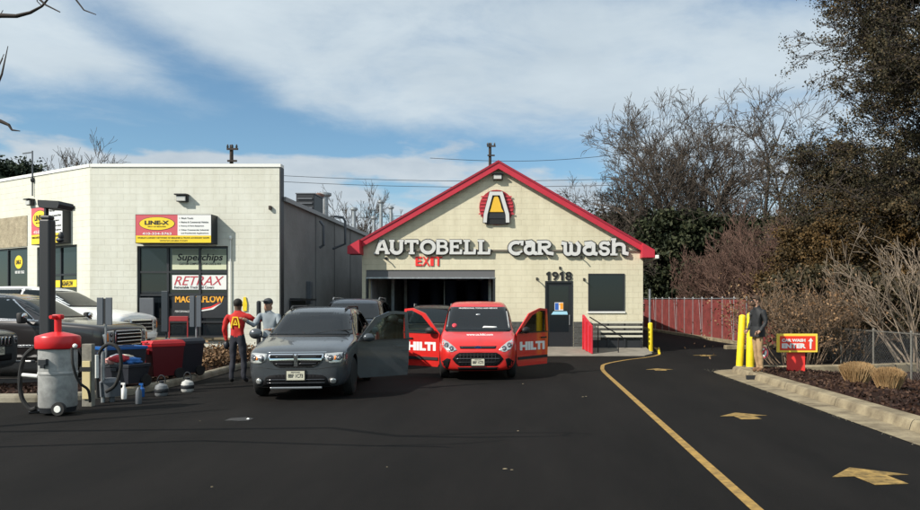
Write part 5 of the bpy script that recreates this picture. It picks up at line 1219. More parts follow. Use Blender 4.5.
def lamp(c, poly, mirror=True, bowls=(), amb=None):
    for sg in ((1, -1) if mirror else (1,)):
        o = c.patch('headlight', [(x*sg, z) for x, z in poly], lamp_in, .006, step=.05)
        for (x, z, r) in bowls: c.patch('lamp_bowl', [(x*sg+px_*1, z+pz_) for px_, pz_ in ellipse(0, 0, r, r, 14)], lamp_bowl, .012, step=.04, sink=.002, parent=o); c.patch('bulb', [(x*sg+px_, z+pz_) for px_, pz_ in ellipse(0, 0, r*.32, r*.32, 10)], alloy, .02, step=.04, sink=.002, parent=o)
        if amb: c.patch('indicator', [(x*sg, z) for x, z in amb], amber, .013, step=.05, sink=.002, parent=o)
def rnd(x0, x1, z0, z1, r): 
    return [(x0+r, z0), (x1-r, z0), (x1-r*.3, z0+r*.3), (x1, z0+r), (x1, z1-r), (x1-r*.3, z1-r*.3), (x1-r, z1), (x0+r, z1), (x0+r*.3, z1-r*.3), (x0, z1-r), (x0, z0+r), (x0+r*.3, z0+r*.3)]
def plate(c, z, w_=.31, h_=.155, txt='8BF 1C73', y=None, frame_m=black):
    y0 = c.yat(0, z) if y is None else y
    M = frame((0, y0-.012, z)); b = MB(); b.box(-w_/2-.02, w_/2+.02, -h_/2-.02, h_/2+.02, -.03, .012, M, ch=.006); o = c.add('plate_frame', b, frame_m)
    b = MB(); b.box(-w_/2, w_/2, -h_/2, h_/2, .0125, .016, M); b.build('number_plate', plate_m, o, False)
    me = text_mesh(txt, 0, -.005, w_*.82, h_*.42, M, .0165, depth=.002, bold=.02); link('plate_number', me, near_black, o, False)
    me = text_mesh('MARYLAND', 0, h_*.36, w_*.5, h_*.13, M, .0165, depth=.002, bold=.02); link('plate_caption', me, near_black, o, False)
def door_panel(c, hx, hy, ang, ln, z0, zs, z1, side, paint, gm=None, txt=None, thick=.07, slant=.45, molding=True, pillar=None):
    """an opened front door: local x runs from hinge outwards, seen from outside"""
    d = thing_part = bpy.data.objects.new('open_door', None); d.empty_display_size = .1; col.objects.link(d); d.parent = c.t
    # outside normal faces the front when opened; side=+1 car's +x side
    xd = Vector((side*math.cos(ang), -math.sin(ang)*-1 if False else math.sin(ang)*-0+math.sin(ang)*(-1 if False else 1), 0))
    xd = Vector((side*math.cos(ang), math.sin(ang), 0)); zd = Vector((0, 0, 1)); nd = Vector((side*math.sin(ang), -math.cos(ang), 0))
    M = Matrix.Identity(4)
    M.col[0][:3] = xd; M.col[1][:3] = zd; M.col[2][:3] = nd; M.translation = Vector((hx, hy, 0))
    def pr(name, poly, a, b_, m, par=d):
        q = MB(); q.prism(poly, a, b_, M)
        if side < 0: q.f = [f[::-1] for f in q.f]
        return q.build(name, m, par, False)
    low = [(0, z0+.08), (.05, z0), (ln-.02, z0+.02), (ln, z0+.25), (ln+.02, zs), (0, zs-.02)]
    o = pr('door_skin', low, -.03, .0, paint)
    pr('door_lining', [(.03, z0+.06), (ln-.04, z0+.06), (ln-.03, zs-.02), (.03, zs-.04)], -thick-.03, -.031, trim)
    # window frame
    a0 = (.0, zs-.02); top0 = (ln*slant, z1-.03)
    outer = [(0, zs-.02), (ln*slant*.55, z1-.22*(z1-zs)), (ln*slant, z1-.01), (ln*.75, z1), (ln-.02, z1-.02), (ln+.02, zs)]
    inn = [(.10, zs+.0), (ln*slant*.62+.05, z1-.22*(z1-zs)-.05), (ln*slant+.04, z1-.065), (ln*.75, z1-.06), (ln-.08, z1-.07), (ln-.05, zs)]
    for i in range(5):
        fm = pr('window_frame', [outer[i], outer[i+1], inn[i+1], inn[i]], -.035, .004+.0006*i, paint if pillar is None else pillar)
    pr('window_glass', inn, -.018, -.012, gm or door_glass)
    pr('belt_molding', [(.02, zs-.02), (ln, zs-.0), (ln, zs+.022), (.06, zs+.004)], .0045, .016, trim)
    if molding: pr('side_molding', [(.04, z0+.16), (ln-.02, z0+.18), (ln-.02, z0+.25), (.04, z0+.23)], .001, .02, trim)
    pr('door_handle', [(ln-.26, zs-.15), (ln-.07, zs-.145), (ln-.07, zs-.115), (ln-.26, zs-.12)], .012, .04, paint if txt is None else trim)
    q = MB(); q.ellipsoid((.20, zs+.06, .12), (.12, .085, .07), M, n=12, m=8); q.build('side_mirror', trim if txt else paint, d, False)
    if txt:
        m_ = text_mesh(txt, ln*.50, zs-.33, ln*.80, .21, Matrix.Identity(4), .0012, depth=.003, bold=.06)
        if side < 0:
            for v_ in m_.vertices: v_.co.x = ln-v_.co.x
        m_.transform(M)
        if side < 0: m_.flip_normals()
        link('door_lettering', m_, sign_white, d, False)
    return d
def cabin_glass(c, ws, rear=None, sides=()):
    c.patch('windshield', ws, glass_dark, .005, step=.08)
    for poly in sides: c.patch('side_window', poly, glass_dark, .005, axis='x', side=1, step=.08); c.patch('side_window', poly, glass_dark, .005, axis='x', side=-1, step=.08)
glass_car = mat('car_glass', (.012, .017, .020), rough=.04, spec=.22)
glass_dark = glass_car

# ---- grey crossover in the middle
c = Car('parked_car', 'grey crossover facing us with its right-hand door wide open', 'car',
 [(0, .60, .34, .76, .52, .80), (.05, .76, .24, .80, .64, .87), (.22, .87, .20, .90, .74, .95), (.65, .905, .2, .98, .79, 1.03), (1.22, .915, .2, 1.05, .77, 1.12), (1.30, .915, .2, 1.06, .76, 1.15), (2.05, .92, .2, 1.07, .69, 1.61), (2.5, .92, .2, 1.08, .70, 1.69), (3.6, .92, .2, 1.09, .69, 1.69), (4.45, .91, .22, 1.1, .64, 1.60), (4.78, .88, .28, 1.06, .66, 1.12), (4.88, .78, .36, .98, .6, 1.0)],
 paint_grey, ((294.4-VX)/56.6, 13.15, 0), R(6), (.95, 3.84), .36, 1.60)
WJ = [(-.80, 1.14), (.80, 1.14), (.70, 1.54), (.3, 1.58), (-.3, 1.58), (-.70, 1.54)]; SJ = []
for pl in ([(1.55, 1.12), (2.62, 1.14), (2.62, 1.56), (2.15, 1.54)], [(2.70, 1.14), (3.65, 1.16), (3.65, 1.57), (2.70, 1.57)], [(3.73, 1.18), (4.35, 1.24), (4.1, 1.54), (3.73, 1.56)]):
    SJ.append(('x', pl))
c.cut([('y', WJ)]+SJ)
c.patch('cowl', [(-.76, 1.105), (.76, 1.105), (.76, 1.14), (-.76, 1.14)], trim, .004, step=.09)
for sg in (-1, 1):
    b = MB(); b.tube([(sg*.1, 1.28, 1.165), (sg*.35+.1, 1.40, 1.215), (sg*.35+.4, 1.43, 1.225)], .010, 5); c.add('wiper', b, trim)
# grille: chrome frame, two dark rows, cross bars
g = c.patch('grille', [(-.48, .845), (.48, .845), (.47, .735), (.36, .63), (.28, .60), (-.28, .60), (-.36, .63), (-.47, .735)], chrome, .010, step=.05)
for sg in (-1, 1):
    c.patch('grille_opening', [(x*sg, z) for x, z in ((.035, .825), (.455, .825), (.445, .765), (.035, .765))], grille_blk, .020, step=.05, sink=.0, parent=g)
    c.patch('grille_opening', [(x*sg, z) for x, z in ((.035, .725), (.435, .725), (.35, .648), (.27, .625), (.035, .622))], grille_blk, .020, step=.05, sink=.0, parent=g)
    for q in (.79, .67): c.patch('grille_bar', [(x*sg, z) for x, z in ((.05, q+.006), (.36, q+.006), (.36, q-.004), (.05, q-.004))], lamp_bowl, .026, step=.05, sink=0, parent=g)
b = MB(); b.prism([(-.045, .08), (.0, .03), (.045, .08), (.03, -.0), (.02, -.06), (0, -.08), (-.02, -.06), (-.03, 0)], .0, .02, frame((0, c.yat(0, .78)-.03, .775))); c.add('ram_badge', b, chrome, g)
c.patch('hood_lip', [(-.52, .862), (.52, .862), (.52, .875), (-.52, .875)], chrome, .006, step=.06)
lamp(c, [(.50, .845), (.72, .86), (.85, .855), (.875, .80), (.84, .69), (.62, .665), (.52, .71)], bowls=((.60, .765, .055), (.74, .77, .05)), amb=[(.66, .73), (.70, .735), (.70, .80), (.665, .80)])
c.patch('lower_intake', [(-.46, .46), (-.52, .43), (-.60, .26), (.60, .26), (.52, .43), (.46, .46), (.3, .475), (-.3, .475)], grille_blk, .007, step=.06)
for q in (.32, .38): c.patch('intake_bar', [(-.5, q), (.5, q), (.5, q+.012), (-.5, q+.012)], lamp_bowl, .014, step=.08, sink=0)
c.patch('lower_bumper', [(-.80, .22), (.80, .22), (.78, .262), (.62, .262), (-.62, .262), (-.78, .262)], grille_blk, .008, step=.08)
b = MB(); y0 = c.yat(0, .25)-.045; b.box(-.45, .45, y0, y0+.05, .215, .255, ch=.012); c.add('skid_bar', b, alloy)
for sg in (-1, 1):
    c.patch('fog_housing', [(x+sg*.645, z+.355) for x, z in ellipse(0, 0, .085, .07, 16)], trim, .006, step=.05)
    c.patch('fog_lamp', [(x+sg*.645, z+.355) for x, z in ellipse(0, 0, .052, .052, 14)], lamp_in, .016, step=.04, sink=.0)
plate(c, .46, .31, .16)
c.mirror(1.0, 1.62, 1.15, paint_grey, 1.05, sides=(-1,))
for sg in (-1, 1):
    b = MB(); b.tube([(sg*.55, 2.2, 1.63), (sg*.56, 2.4, 1.69), (sg*.56, 3.9, 1.70), (sg*.55, 4.1, 1.63)], .022, 7); c.add('roof_rail', b, trim)
c.patch('hood_crease', [(.30, .93), (.31, .93), (.42, 1.09), (.41, 1.09)], lamp_bowl, .001, step=.05, sink=.01, mirror=True)
c.patch('hood_seam', [(.80, .875), (.806, .875), (.80, 1.0), (.795, 1.0)], trim, .002, step=.05, sink=.01, mirror=True)
c.patch('bumper_seam', [(-.86, .640), (-.34, .575), (.34, .575), (.86, .640), (.86, .632), (.34, .567), (-.34, .567), (-.86, .632)], trim, .002, step=.05, sink=.01)
c.patch('door_opening', [(1.50, .30), (2.60, .30), (2.62, 1.10), (1.52, 1.10)], interior, .007, axis='x', side=1)
door_panel(c, .90, 1.33, R(24), 1.06, .28, 1.02, 1.60, 1, paint_grey, molding=False, slant=.62)
c.place()
# ---- red van
c = Car('parked_van', 'small red delivery van facing us with both front doors open', 'van',
 [(0, .58, .30, .62, .46, .66), (.05, .74, .22, .70, .60, .76), (.25, .86, .20, .86, .72, .92), (.60, .905, .2, .97, .77, 1.02), (.98, .915, .2, 1.04, .78, 1.12), (1.05, .915, .2, 1.05, .77, 1.17), (1.65, .92, .2, 1.07, .74, 1.69), (2.0, .92, .2, 1.08, .755, 1.81), (3.0, .92, .2, 1.1, .76, 1.84), (4.2, .91, .2, 1.1, .75, 1.82), (4.38, .88, .28, 1.1, .72, 1.70)],
 paint_red, ((478-VX)/44, 16.8, 0), R(4), (.88, 3.54), .32, 1.58)
c.cut([('y', [(-.80, 1.12), (.80, 1.12), (.75, 1.60), (.69, 1.69), (-.69, 1.69), (-.75, 1.60)]), ('x', [(1.45, 1.14), (2.35, 1.16), (2.35, 1.62), (1.85, 1.60)])])
c.patch('cowl', [(-.77, 1.09), (.77, 1.09), (.765, 1.13), (-.765, 1.13)], trim, .004, step=.09)
for sg in (-1, 1): c.patch('pillar_strip', [(x*sg, z) for x, z in ((.74, 1.18), (.76, 1.18), (.715, 1.58), (.70, 1.58))], sign_white if sg > 0 else steel, .019, step=.07, sink=0)
c.patch('paper', [(.10, 1.185), (.46, 1.18), (.44, 1.215), (.14, 1.225)], sign_white, .020, step=.08, sink=0)
c.patch('round_sticker', [(x-.57, z+1.24) for x, z in ellipse(0, 0, .06, .05, 14)], sign_red, .020, step=.08, sink=0)
c.patch('rear_view_mirror', [(x, z+1.50) for x, z in ellipse(0, 0, .06, .022, 12)], steel, .020, step=.08, sink=0)
c.wrap_text('banner_text', 'PROFESSIONAL TOOLS AND SERVICE', 0, 1.655, .95, .03, sign_white, bold=.01, off=.019)
c.wrap_text('hood_lettering', 'www.us.hilti.com', .04, 1.035, .62, .045, sign_white, bold=.02, off=.006)
g = c.patch('upper_grille', [(-.40, .735), (.40, .735), (.42, .79), (-.42, .79)], grille_blk, .010, step=.06)
c.patch('chrome_bar', [(-.40, .758), (.40, .758), (.40, .770), (-.40, .770)], lamp_bowl, .016, step=.06, sink=0, parent=g)
b = MB(); yb = c.yat(0, .765); b.prism(ellipse(0, 0, .085, .034, 20), 0, .014, frame((0, yb-.012, .765))); o = c.add('oval_badge', b, chrome, g)
b = MB(); b.prism(ellipse(0, 0, .074, .027, 20), .0145, .018, frame((0, yb-.012, .765))); c.add('badge_face', b, mat('badge_blue', (.01, .03, .12), rough=.3), g)
g = c.patch('grille', [(-.42, .645), (-.50, .60), (-.58, .50), (-.50, .40), (-.42, .345), (.42, .345), (.50, .40), (.58, .50), (.50, .60), (.42, .645)], grille_blk, .009, step=.06)
for q in (.42, .50, .58):
    hw = .50-abs(q-.5)*.8; c.patch('grille_bar', [(-hw, q), (hw, q), (hw, q+.016), (-hw, q+.016)], trim if q != .5 else lamp_bowl, .020, step=.07, sink=0, parent=g)
for q in range(-5, 6):
    c.patch('grille_rib', [(q*.08-.005, .37), (q*.08+.005, .37), (q*.08+.005, .62), (q*.08-.005, .62)], trim, .016, step=.1, sink=0, parent=g)
c.patch('lower_intake', [(-.44, .245), (.44, .245), (.46, .315), (-.46, .315)], grille_blk, .009, step=.06)
c.patch('fog_recess', [(.62, .50), (.70, .52), (.82, .44), (.86, .27), (.68, .27)], grille_blk, .008, step=.05, mirror=True)
c.patch('bumper_skirt', [(-.80, .20), (.80, .20), (.80, .225), (-.80, .225)], trim, .009, step=.08)
lamp(c, [(.47, .70), (.53, .77), (.68, .88), (.83, .94), (.84, .82), (.74, .71), (.60, .65)], bowls=((.60, .74, .055), (.72, .81, .055)))
plate(c, .43, .29, .15)
for sg in (-1, 1):
    c.patch('door_opening', [(1.12, .26), (2.30, .26), (2.36, 1.10), (1.16, 1.10)], interior, .007, axis='x', side=sg)
door_panel(c, .93, 1.06, R(42), 1.10, .24, 1.06, 1.66, 1, paint_red, txt='HILTI', slant=.72)
door_panel(c, -.93, 1.06, R(30), 1.03, .24, 1.06, 1.66, -1, paint_red, txt='HILTI', slant=.72)
c.place()
# ---- big dark vehicle behind the crossover
c = Car('parked_car', 'dark blue sport utility vehicle parked behind the grey crossover', 'car',
 [(0, .72, .45, .95, .6, 1.0), (.06, .86, .36, 1.05, .74, 1.12), (.3, .97, .3, 1.15, .82, 1.22), (1.3, .99, .3, 1.22, .84, 1.3), (1.38, .99, .3, 1.23, .83, 1.34), (2.1, 1.0, .3, 1.26, .74, 1.88), (2.6, 1.0, .3, 1.27, .76, 1.95), (4.6, 1.0, .3, 1.27, .75, 1.95), (5.0, .98, .35, 1.27, .72, 1.85), (5.2, .95, .4, 1.25, .75, 1.3)],
 paint_navy, (-4.95, 19.3, 0), R(6), (1.0, 4.1), .40, 1.72)
SS = []
for pl in ([(1.7, 1.32), (2.7, 1.34), (2.7, 1.80), (2.25, 1.78)], [(2.8, 1.34), (3.7, 1.34), (3.7, 1.82), (2.8, 1.82)], [(3.8, 1.34), (4.8, 1.36), (4.6, 1.80), (3.8, 1.82)]): SS.append(('x', pl))
c.cut([('y', [(-.82, 1.36), (.82, 1.36), (.74, 1.80), (-.74, 1.80)])]+SS)
c.patch('grille', rnd(-.5, .5, .70, 1.0, .05), chrome, .01); c.patch('grille_opening', rnd(-.47, .47, .73, .97, .04), grille_blk, .018, sink=0)
lamp(c, [(.55, .98), (.84, .96), (.84, .78), (.58, .80)], bowls=((.70, .87, .06),)); plate(c, .55)
for sg in (-1, 1):
    b = MB(); b.tube([(sg*.66, 2.5, 1.90), (sg*.67, 2.7, 1.965), (sg*.67, 4.5, 1.965), (sg*.66, 4.8, 1.88)], .02, 6); c.add('roof_rail', b, steel)
c.mirror(1.0, 1.8, 1.34, trim, 1.3); c.place()
# ---- black car entering from the tunnel behind the van
c = Car('parked_car', 'black car at the tunnel mouth behind the left door of the red van', 'car',
 [(0, .62, .38, .80, .52, .84), (.06, .78, .28, .88, .66, .96), (.25, .88, .24, .98, .74, 1.04), (1.1, .92, .24, 1.06, .78, 1.14), (1.18, .92, .24, 1.07, .77, 1.18), (1.85, .93, .24, 1.1, .66, 1.70), (2.3, .93, .24, 1.1, .68, 1.78), (3.9, .93, .24, 1.1, .66, 1.76), (4.4, .9, .3, 1.1, .62, 1.5), (4.6, .84, .36, 1.0, .6, 1.05)],
 paint_blk, (-3.10, 22.4, gz(0, 22)), R(6), (.9, 3.6), .36, 1.60)
c.patch('windshield', [(-.76, 1.18), (.76, 1.18), (.66, 1.65), (-.66, 1.65)], glass_car, .006)
for pl in ([(1.5, 1.15), (2.4, 1.16), (2.4, 1.64), (2.0, 1.62)], [(2.5, 1.16), (3.5, 1.17), (3.5, 1.65), (2.5, 1.65)]): c.patch('side_window', pl, glass_car, .005, axis='x', side=1); c.patch('side_window', pl, glass_car, .005, axis='x', side=-1)
c.patch('grille', rnd(-.42, .42, .62, .82, .05), chrome, .01); c.patch('grille_opening', rnd(-.39, .39, .65, .79, .03), grille_blk, .018, sink=0)
lamp(c, [(.46, .84), (.78, .88), (.80, .76), (.50, .72)], bowls=((.6, .79, .04),)); plate(c, .48)
for sg in (-1, 1):
    b = MB(); b.tube([(sg*.60, 2.1, 1.71), (sg*.61, 2.4, 1.79), (sg*.61, 3.7, 1.78), (sg*.60, 3.95, 1.70)], .02, 6); c.add('roof_rail', b, steel)
c.mirror(.92, 1.5, 1.2, paint_blk, 1.1); c.place()
# ---- trucks on the left
def truck(name, label, paint, loc, rz, chr_m, style):
    h = 0.0 if style == 'dark' else .05
    c = Car(name, label, 'pickup truck',
     [(0, .82, .45, 1.02, .72, 1.06), (.05, .93, .40, 1.10, .80, 1.16), (.22, .98, .36, 1.16, .85, 1.22), (1.30, .995, .36, 1.24+h, .86, 1.30+h), (1.40, .995, .36, 1.25+h, .84, 1.33+h), (2.15, 1.0, .36, 1.28+h, .72, 1.82+h), (2.6, 1.0, .36, 1.28+h, .74, 1.90+h), (3.7, 1.0, .36, 1.28+h, .74, 1.90+h), (4.0, 1.0, .36, 1.28+h, .72, 1.84+h), (4.12, 1.0, .36, 1.28+h, .90, 1.34+h), (5.7, 1.0, .36, 1.28+h, .9, 1.33+h), (5.8, .97, .42, 1.25, .88, 1.3)],
     paint, loc, rz, (1.0, 4.55), .40, 1.74)
    c.patch('windshield', [(-.82, 1.34+h), (.82, 1.34+h), (.71, 1.78+h), (-.71, 1.78+h)], glass_car, .006)
    for pl in ([(1.62, 1.32+h), (2.72, 1.34+h), (2.72, 1.80+h), (2.28, 1.78+h)], [(2.82, 1.34+h), (3.85, 1.34+h), (3.80, 1.80+h), (2.82, 1.80+h)]):
        for sg in (-1, 1):
            cx_ = sum(p[0] for p in pl)/4; cz_ = sum(p[1] for p in pl)/4
            o = c.patch('window_trim', [(cx_+(p[0]-cx_)*1.06, cz_+(p[1]-cz_)*1.12) for p in pl], chr_m, .003, axis='x', side=sg); c.patch('side_window', pl, glass_car, .008, axis='x', side=sg, sink=0, parent=o)
    for y0 in (1.52, 2.77, 3.92):
        c.patch('door_seam', [(y0, .42), (y0+.012, .42), (y0+.012, 1.28+h), (y0, 1.28+h)], trim, .001, axis='x', side=1, sink=.01); c.patch('door_seam', [(y0, .42), (y0+.012, .42), (y0+.012, 1.28+h), (y0, 1.28+h)], trim, .001, axis='x', side=-1, sink=.01)
    for sg in (-1, 1):
        for y0 in (2.5, 3.7): b = MB(); x_ = sg*1.015; b.box(min(x_, x_+sg*.03), max(x_, x_+sg*.03), y0, y0+.2, 1.10, 1.14, ch=.008); c.add('door_handle', b, chr_m)
        c.patch('belt_strip', [(1.5, 1.262+h), (3.95, 1.285+h), (3.95, 1.31+h), (1.5, 1.288+h)], chrome, .006, axis='x', side=sg)
        c.patch('side_molding', [(1.56, .70), (3.9, .70), (3.9, .745), (1.56, .745)], chrome if style == 'dark' else paint, .012, axis='x', side=sg)
        b = MB(); x0_, x1_ = sorted((sg*.93, sg*1.08)); b.box(x0_, x1_, 1.55, 3.95, .36, .41, ch=.015); c.add('running_board', b, steel)
        c.patch('wheel_arch', [(1.0+.47*math.cos(R(a)), .41+.47*math.sin(R(a))) for a in range(0, 181, 20)]+[(1.0+.53*math.cos(R(a)), .41+.53*math.sin(R(a))) for a in range(180, -1, -20)], trim if style == 'dark' else paint, .012, axis='x', side=sg, step=.06)
    g = c.patch('grille', rnd(-.56, .56, .70, 1.05, .06), chrome, .012, step=.06)
    c.patch('grille_opening', rnd(-.52, .52, .735, 1.015, .04), grille_blk, .022, step=.06, sink=0, parent=g)
    for q in ((.79, .875, .96) if style == 'dark' else (.83, .93)): c.patch('grille_bar', [(-.51, q-.013), (.51, q-.013), (.51, q+.013), (-.51, q+.013)], chrome if style == 'dark' else steel, .032, step=.07, sink=0, parent=g)
    lamp(c, [(.60, 1.05), (.86, 1.04), (.92, .96), (.90, .76), (.62, .74)], bowls=((.70, .96, .055), (.70, .83, .05)), amb=[(.80, .80), (.88, .82), (.89, .97), (.81, .99)])
    c.patch('bumper', [(-.92, .50), (.92, .50), (.93, .66), (-.93, .66)], chrome if style == 'dark' else paint, .03, step=.08)
    c.patch('bumper_intake', [(-.5, .40), (.5, .40), (.55, .49), (-.55, .49)], grille_blk, .01, step=.08)
    plate(c, .58, y=c.yat(0, .58)-.03)
    for sg in (-1, 1):
        b = MB(); b.box(min(sg*1.08, sg*1.30), max(sg*1.08, sg*1.30), 1.62, 1.74, 1.22+h, 1.46+h, ch=.04); b.tube([(sg*.96, 1.75, 1.28+h), (sg*1.1, 1.70, 1.28+h)], .03, 6); o = c.add('side_mirror', b, trim)
        b = MB(); b.ellipsoid((sg*1.20, 1.61, 1.38+h), (.10, .03, .07), n=10, m=6); b.build('mirror_cap', chrome if style == 'dark' else paint_white, o, False)
    c.place(); return c
truck('pickup_truck', 'charcoal crew cab pickup with chrome grille behind the red topped vacuum', paint_truck, (-9.45, 17.3, .10), R(90), chrome, 'dark')
truck('pickup_truck', 'white pickup parked beyond the charcoal one by the shop wall', paint_white, (-10.75, 20.35, .30), R(90), trim, 'white')
# ---- jeep nose at the left edge
c = Car('parked_car', 'slate grey slotted grille car cut off by the left edge', 'car',
 [(0, .66, .42, .96, .58, 1.0), (.04, .78, .34, 1.0, .68, 1.06), (.2, .86, .28, 1.05, .74, 1.11), (1.1, .90, .28, 1.1, .76, 1.17), (1.2, .90, .28, 1.11, .75, 1.2), (1.8, .91, .28, 1.12, .66, 1.62), (2.2, .91, .28, 1.12, .68, 1.68), (3.8, .91, .28, 1.12, .66, 1.66), (4.3, .88, .3, 1.1, .6, 1.2)],
 paint_jeep, (-10.65, 14.75, .12), R(97), (.85, 3.5), .34, 1.55)
g = c.patch('grille', rnd(-.48, .48, .76, .98, .04), lamp_bowl, .008, step=.06)
for q in range(7): c.patch('grille_slot', rnd(-.44+q*.128, -.35+q*.128, .785, .955, .02), chrome, .018, step=.05, sink=0, parent=g); c.patch('grille_opening', rnd(-.425+q*.128, -.365+q*.128, .80, .94, .015), grille_blk, .025, step=.05, sink=0, parent=g)
lamp(c, [(.52, .97), (.70, .96), (.76, .84), (.56, .80)], bowls=((.62, .89, .06),)); c.patch('windshield', [(-.74, 1.21), (.74, 1.21), (.66, 1.58), (-.66, 1.58)], glass_car, .006); c.patch('lower_intake', rnd(-.45, .45, .48, .62, .03), grille_blk, .01); plate(c, .68)
for pl in ([(1.5, 1.17), (2.4, 1.18), (2.4, 1.58), (2.0, 1.56)],): c.patch('side_window', pl, glass_car, .005, axis='x', side=1); c.patch('side_window', pl, glass_car, .005, axis='x', side=-1)
c.mirror(.90, 1.4, 1.2, paint_jeep); c.place()

# ================================================================ VACUUM STATION, BINS, POSTS
vx, vy = P(58, 414); t = thing('vacuum_station', 'steel drum vacuum with red domed lid and black hose at the left curb', 'vacuum', (vx, vy, 0))
vs_ = F/vy; M = Matrix.Translation((vx, vy, 0)); vr = .265
def vz(py): return CH+(VY-py)/vs_
k = MB(); k.lathe([(vr*.96, .12), (vr, .14), (vr, .62), (vr+.008, .63), (vr+.008, .66), (vr, .67), (vr, 1.02)], 32, M); k.build('drum', vac_steel, t)
k = MB(); k.lathe([(vr+.035, 1.03), (vr+.045, 1.05), (vr+.045, 1.20), (vr+.03, 1.225), (vr*.7, 1.26), (.08, 1.285)], 32, M); k.build('lid', red, t)
k = MB(); k.lathe([(.05, 1.28), (.05, 1.48)], 14, M); k.box(-.075, .075, -.05, .05, 1.481, 1.56, M, ch=.02); k.tube([(vx, vy, 1.52), (vx-.02, vy-.15, 1.52)], .03, 8); k.build('lid_handle', red, t)
k = MB(); k.lathe([(vr*.9, .04), (vr*.98, .119)], 28, M); k.build('base_ring', near_black, t)
for sg in (-1, 1):
    Mw = M @ Matrix.Translation((.12*sg+.05, -vr+.02, .11)) @ Matrix.Rotation(R(90), 4, 'X'); k = MB(); k.lathe([(.05, -.03), (.10, -.03), (.11, 0), (.10, .035), (.05, .035)], 18, Mw); 
    if sg > 0: w_ = k.build('wheel', rubber, t); k = MB(); k.lathe([(.055, .036), (.05, .045), (.01, .045)], 14, Mw); k.build('hub', white_paint, w_)
k = MB(); k.box(-.11, .02, -vr-.05, -vr+.01, .78, .88, M, ch=.01); k.box(-.05, .01, -vr-.09, -vr-.05, .74, .80, M); k.build('latch', near_black, t)
for zz in (.30, .84):
    k = MB(); k.box(-vr-.03, -vr+.02, -.06, .0, zz, zz+.07, M, ch=.01); k.build('clip', near_black, t)
k = MB(); k.tube([(vx-vr-.22, vy-.1, .62), (vx-vr+.02, vy-.1, .60)], .03, 8); k.build('hose_cuff', white_paint, t)
def hose(pts, r, name='hose', m=rubber, par=None):
    q = MB(); pp = []
    P_ = [Vector(p) for p in pts]; n = len(P_)
    for i in range(n-1):
        p0, p1, p2, p3 = P_[max(i-1, 0)], P_[i], P_[i+1], P_[min(i+2, n-1)]
        for j in range(7):
            u_ = j/7; pp.append(.5*((2*p1)+(p2-p0)*u_+(2*p0-5*p1+4*p2-p3)*u_*u_+(3*p1-p0-3*p2+p3)*u_**3))
    pp.append(P_[-1]); q.tube(pp, r, 8); return q.build(name, m, par)
hz_ = lambda px, py, dy=0: at(px, py, vy+dy)
hose([hz_(36, 346), hz_(24, 358), hz_(20, 380), hz_(22, 398), hz_(30, 409), hz_(36, 408)], .032, par=t)
hose([hz_(72, 348, -.25), hz_(73, 365, -.3), hz_(79, 382, -.2), hz_(88, 390, -.1), hz_(90, 402)], .02, par=t)
k = MB(); k.ellipsoid(tuple(hz_(75, 346, -.33)), (.035, .03, .035)); k.build('valve_knob', white_paint, t)
k = MB(); q0 = hz_(29, 413); q1 = hz_(62, 405, .2); k.tube([(q0.x, q0.y, .03), (q1.x, q1.y, .05)], .03, 7); k.build('nozzle', lamp_bowl, t)
# tall black post with box head
tp = thing('light_post', 'thick black post with flat box head beside the vacuum', 'post', (at(50, 390, 13.6).x, 13.6, .12))
b0 = at(47.5, 217, 13.6); hw = 5.4/(F/13.6)
k = MB(); k.box(b0.x-hw, b0.x+hw, 13.6-hw, 13.6+hw, .1, b0.z-.05, ch=.03); k.build('shaft', mat('post_black', (.018, .02, .024), rough=.5), tp)
k = MB(); k.box(b0.x-hw*.86, b0.x+hw*.86, 13.6-hw*.8, 13.6+hw*.8, b0.z-.049, b0.z+.02, ch=.02); k.build('shaft_cap', near_black, tp)
k = MB(); k.tube([(b0.x-.02, 13.6, b0.z), (b0.x-.02, 13.6, b0.z+.2)], .04, 8); k.build('neck', near_black, tp)
hd0, hd1 = at(45.5, 209, 13.6), at(66.5, 201.5, 13.6); k = MB(); k.prism([(hd0.x+.03, hd0.z), (hd1.x-.03, hd0.z-.01), (hd1.x, hd0.z+.06), (hd1.x-.01, hd1.z-.02), (hd0.x, hd1.z), (hd0.x, hd0.z+.05)], -.22, .22, frame((0, 13.6, 0))); k.build('box_head', MATS['post_black'], tp)
k = MB(); k.ellipsoid(tuple(at(61, 236, 13.4)), (.05, .04, .08)); k.ellipsoid(tuple(at(60, 240, 13.4)), (.07, .04, .05)); k.build('bracket', near_black, tp)
# panels on poles
def sign_back(px0, px1, py0, py1, y, basez, m1, lab, split=True, label_name='sign_panel'):
    t = thing(label_name, lab, 'sign', (at((px0+px1)/2, 300, y).x, y, basez), 0, 'grey panels on poles along the curb')
    a_, b_ = at(px0, py1, y), at(px1, py0, y); cx_ = (a_.x+b_.x)/2
    k = MB(); k.tube([(cx_, y+.03, basez-.1), (cx_, y+.03, b_.z-.05)], .022, 7); k.build('pole', steel if split else near_black, t)
    if split:
        k = MB(); k.box(a_.x, cx_-.025, y-.03, y, a_.z, b_.z, ch=.008); k.build('panel', m1, t); k = MB(); k.box(cx_+.025, b_.x, y-.03, y, a_.z, b_.z, ch=.008); k.build('panel', m1, t)
        k = MB(); k.box(cx_-.024, cx_+.024, y-.02, y, a_.z+.02, b_.z-.02); k.build('slot', near_black, t)
    else:
        k = MB(); k.box(a_.x, b_.x, y-.06, y, a_.z, b_.z, ch=.01); k.build('panel', m1, t)
    return t
pan = mat('panel_grey', (.085, .10, .12), rough=.5)
sign_back(97.5, 112.5, 297.5, 325, 14.7, .12, pan, 'grey double panel on a pole in front of the charcoal truck')
sign_back(190, 201.5, 296, 327, 17.6, .12, pan, 'grey double panel on a thin pole below the shop window')
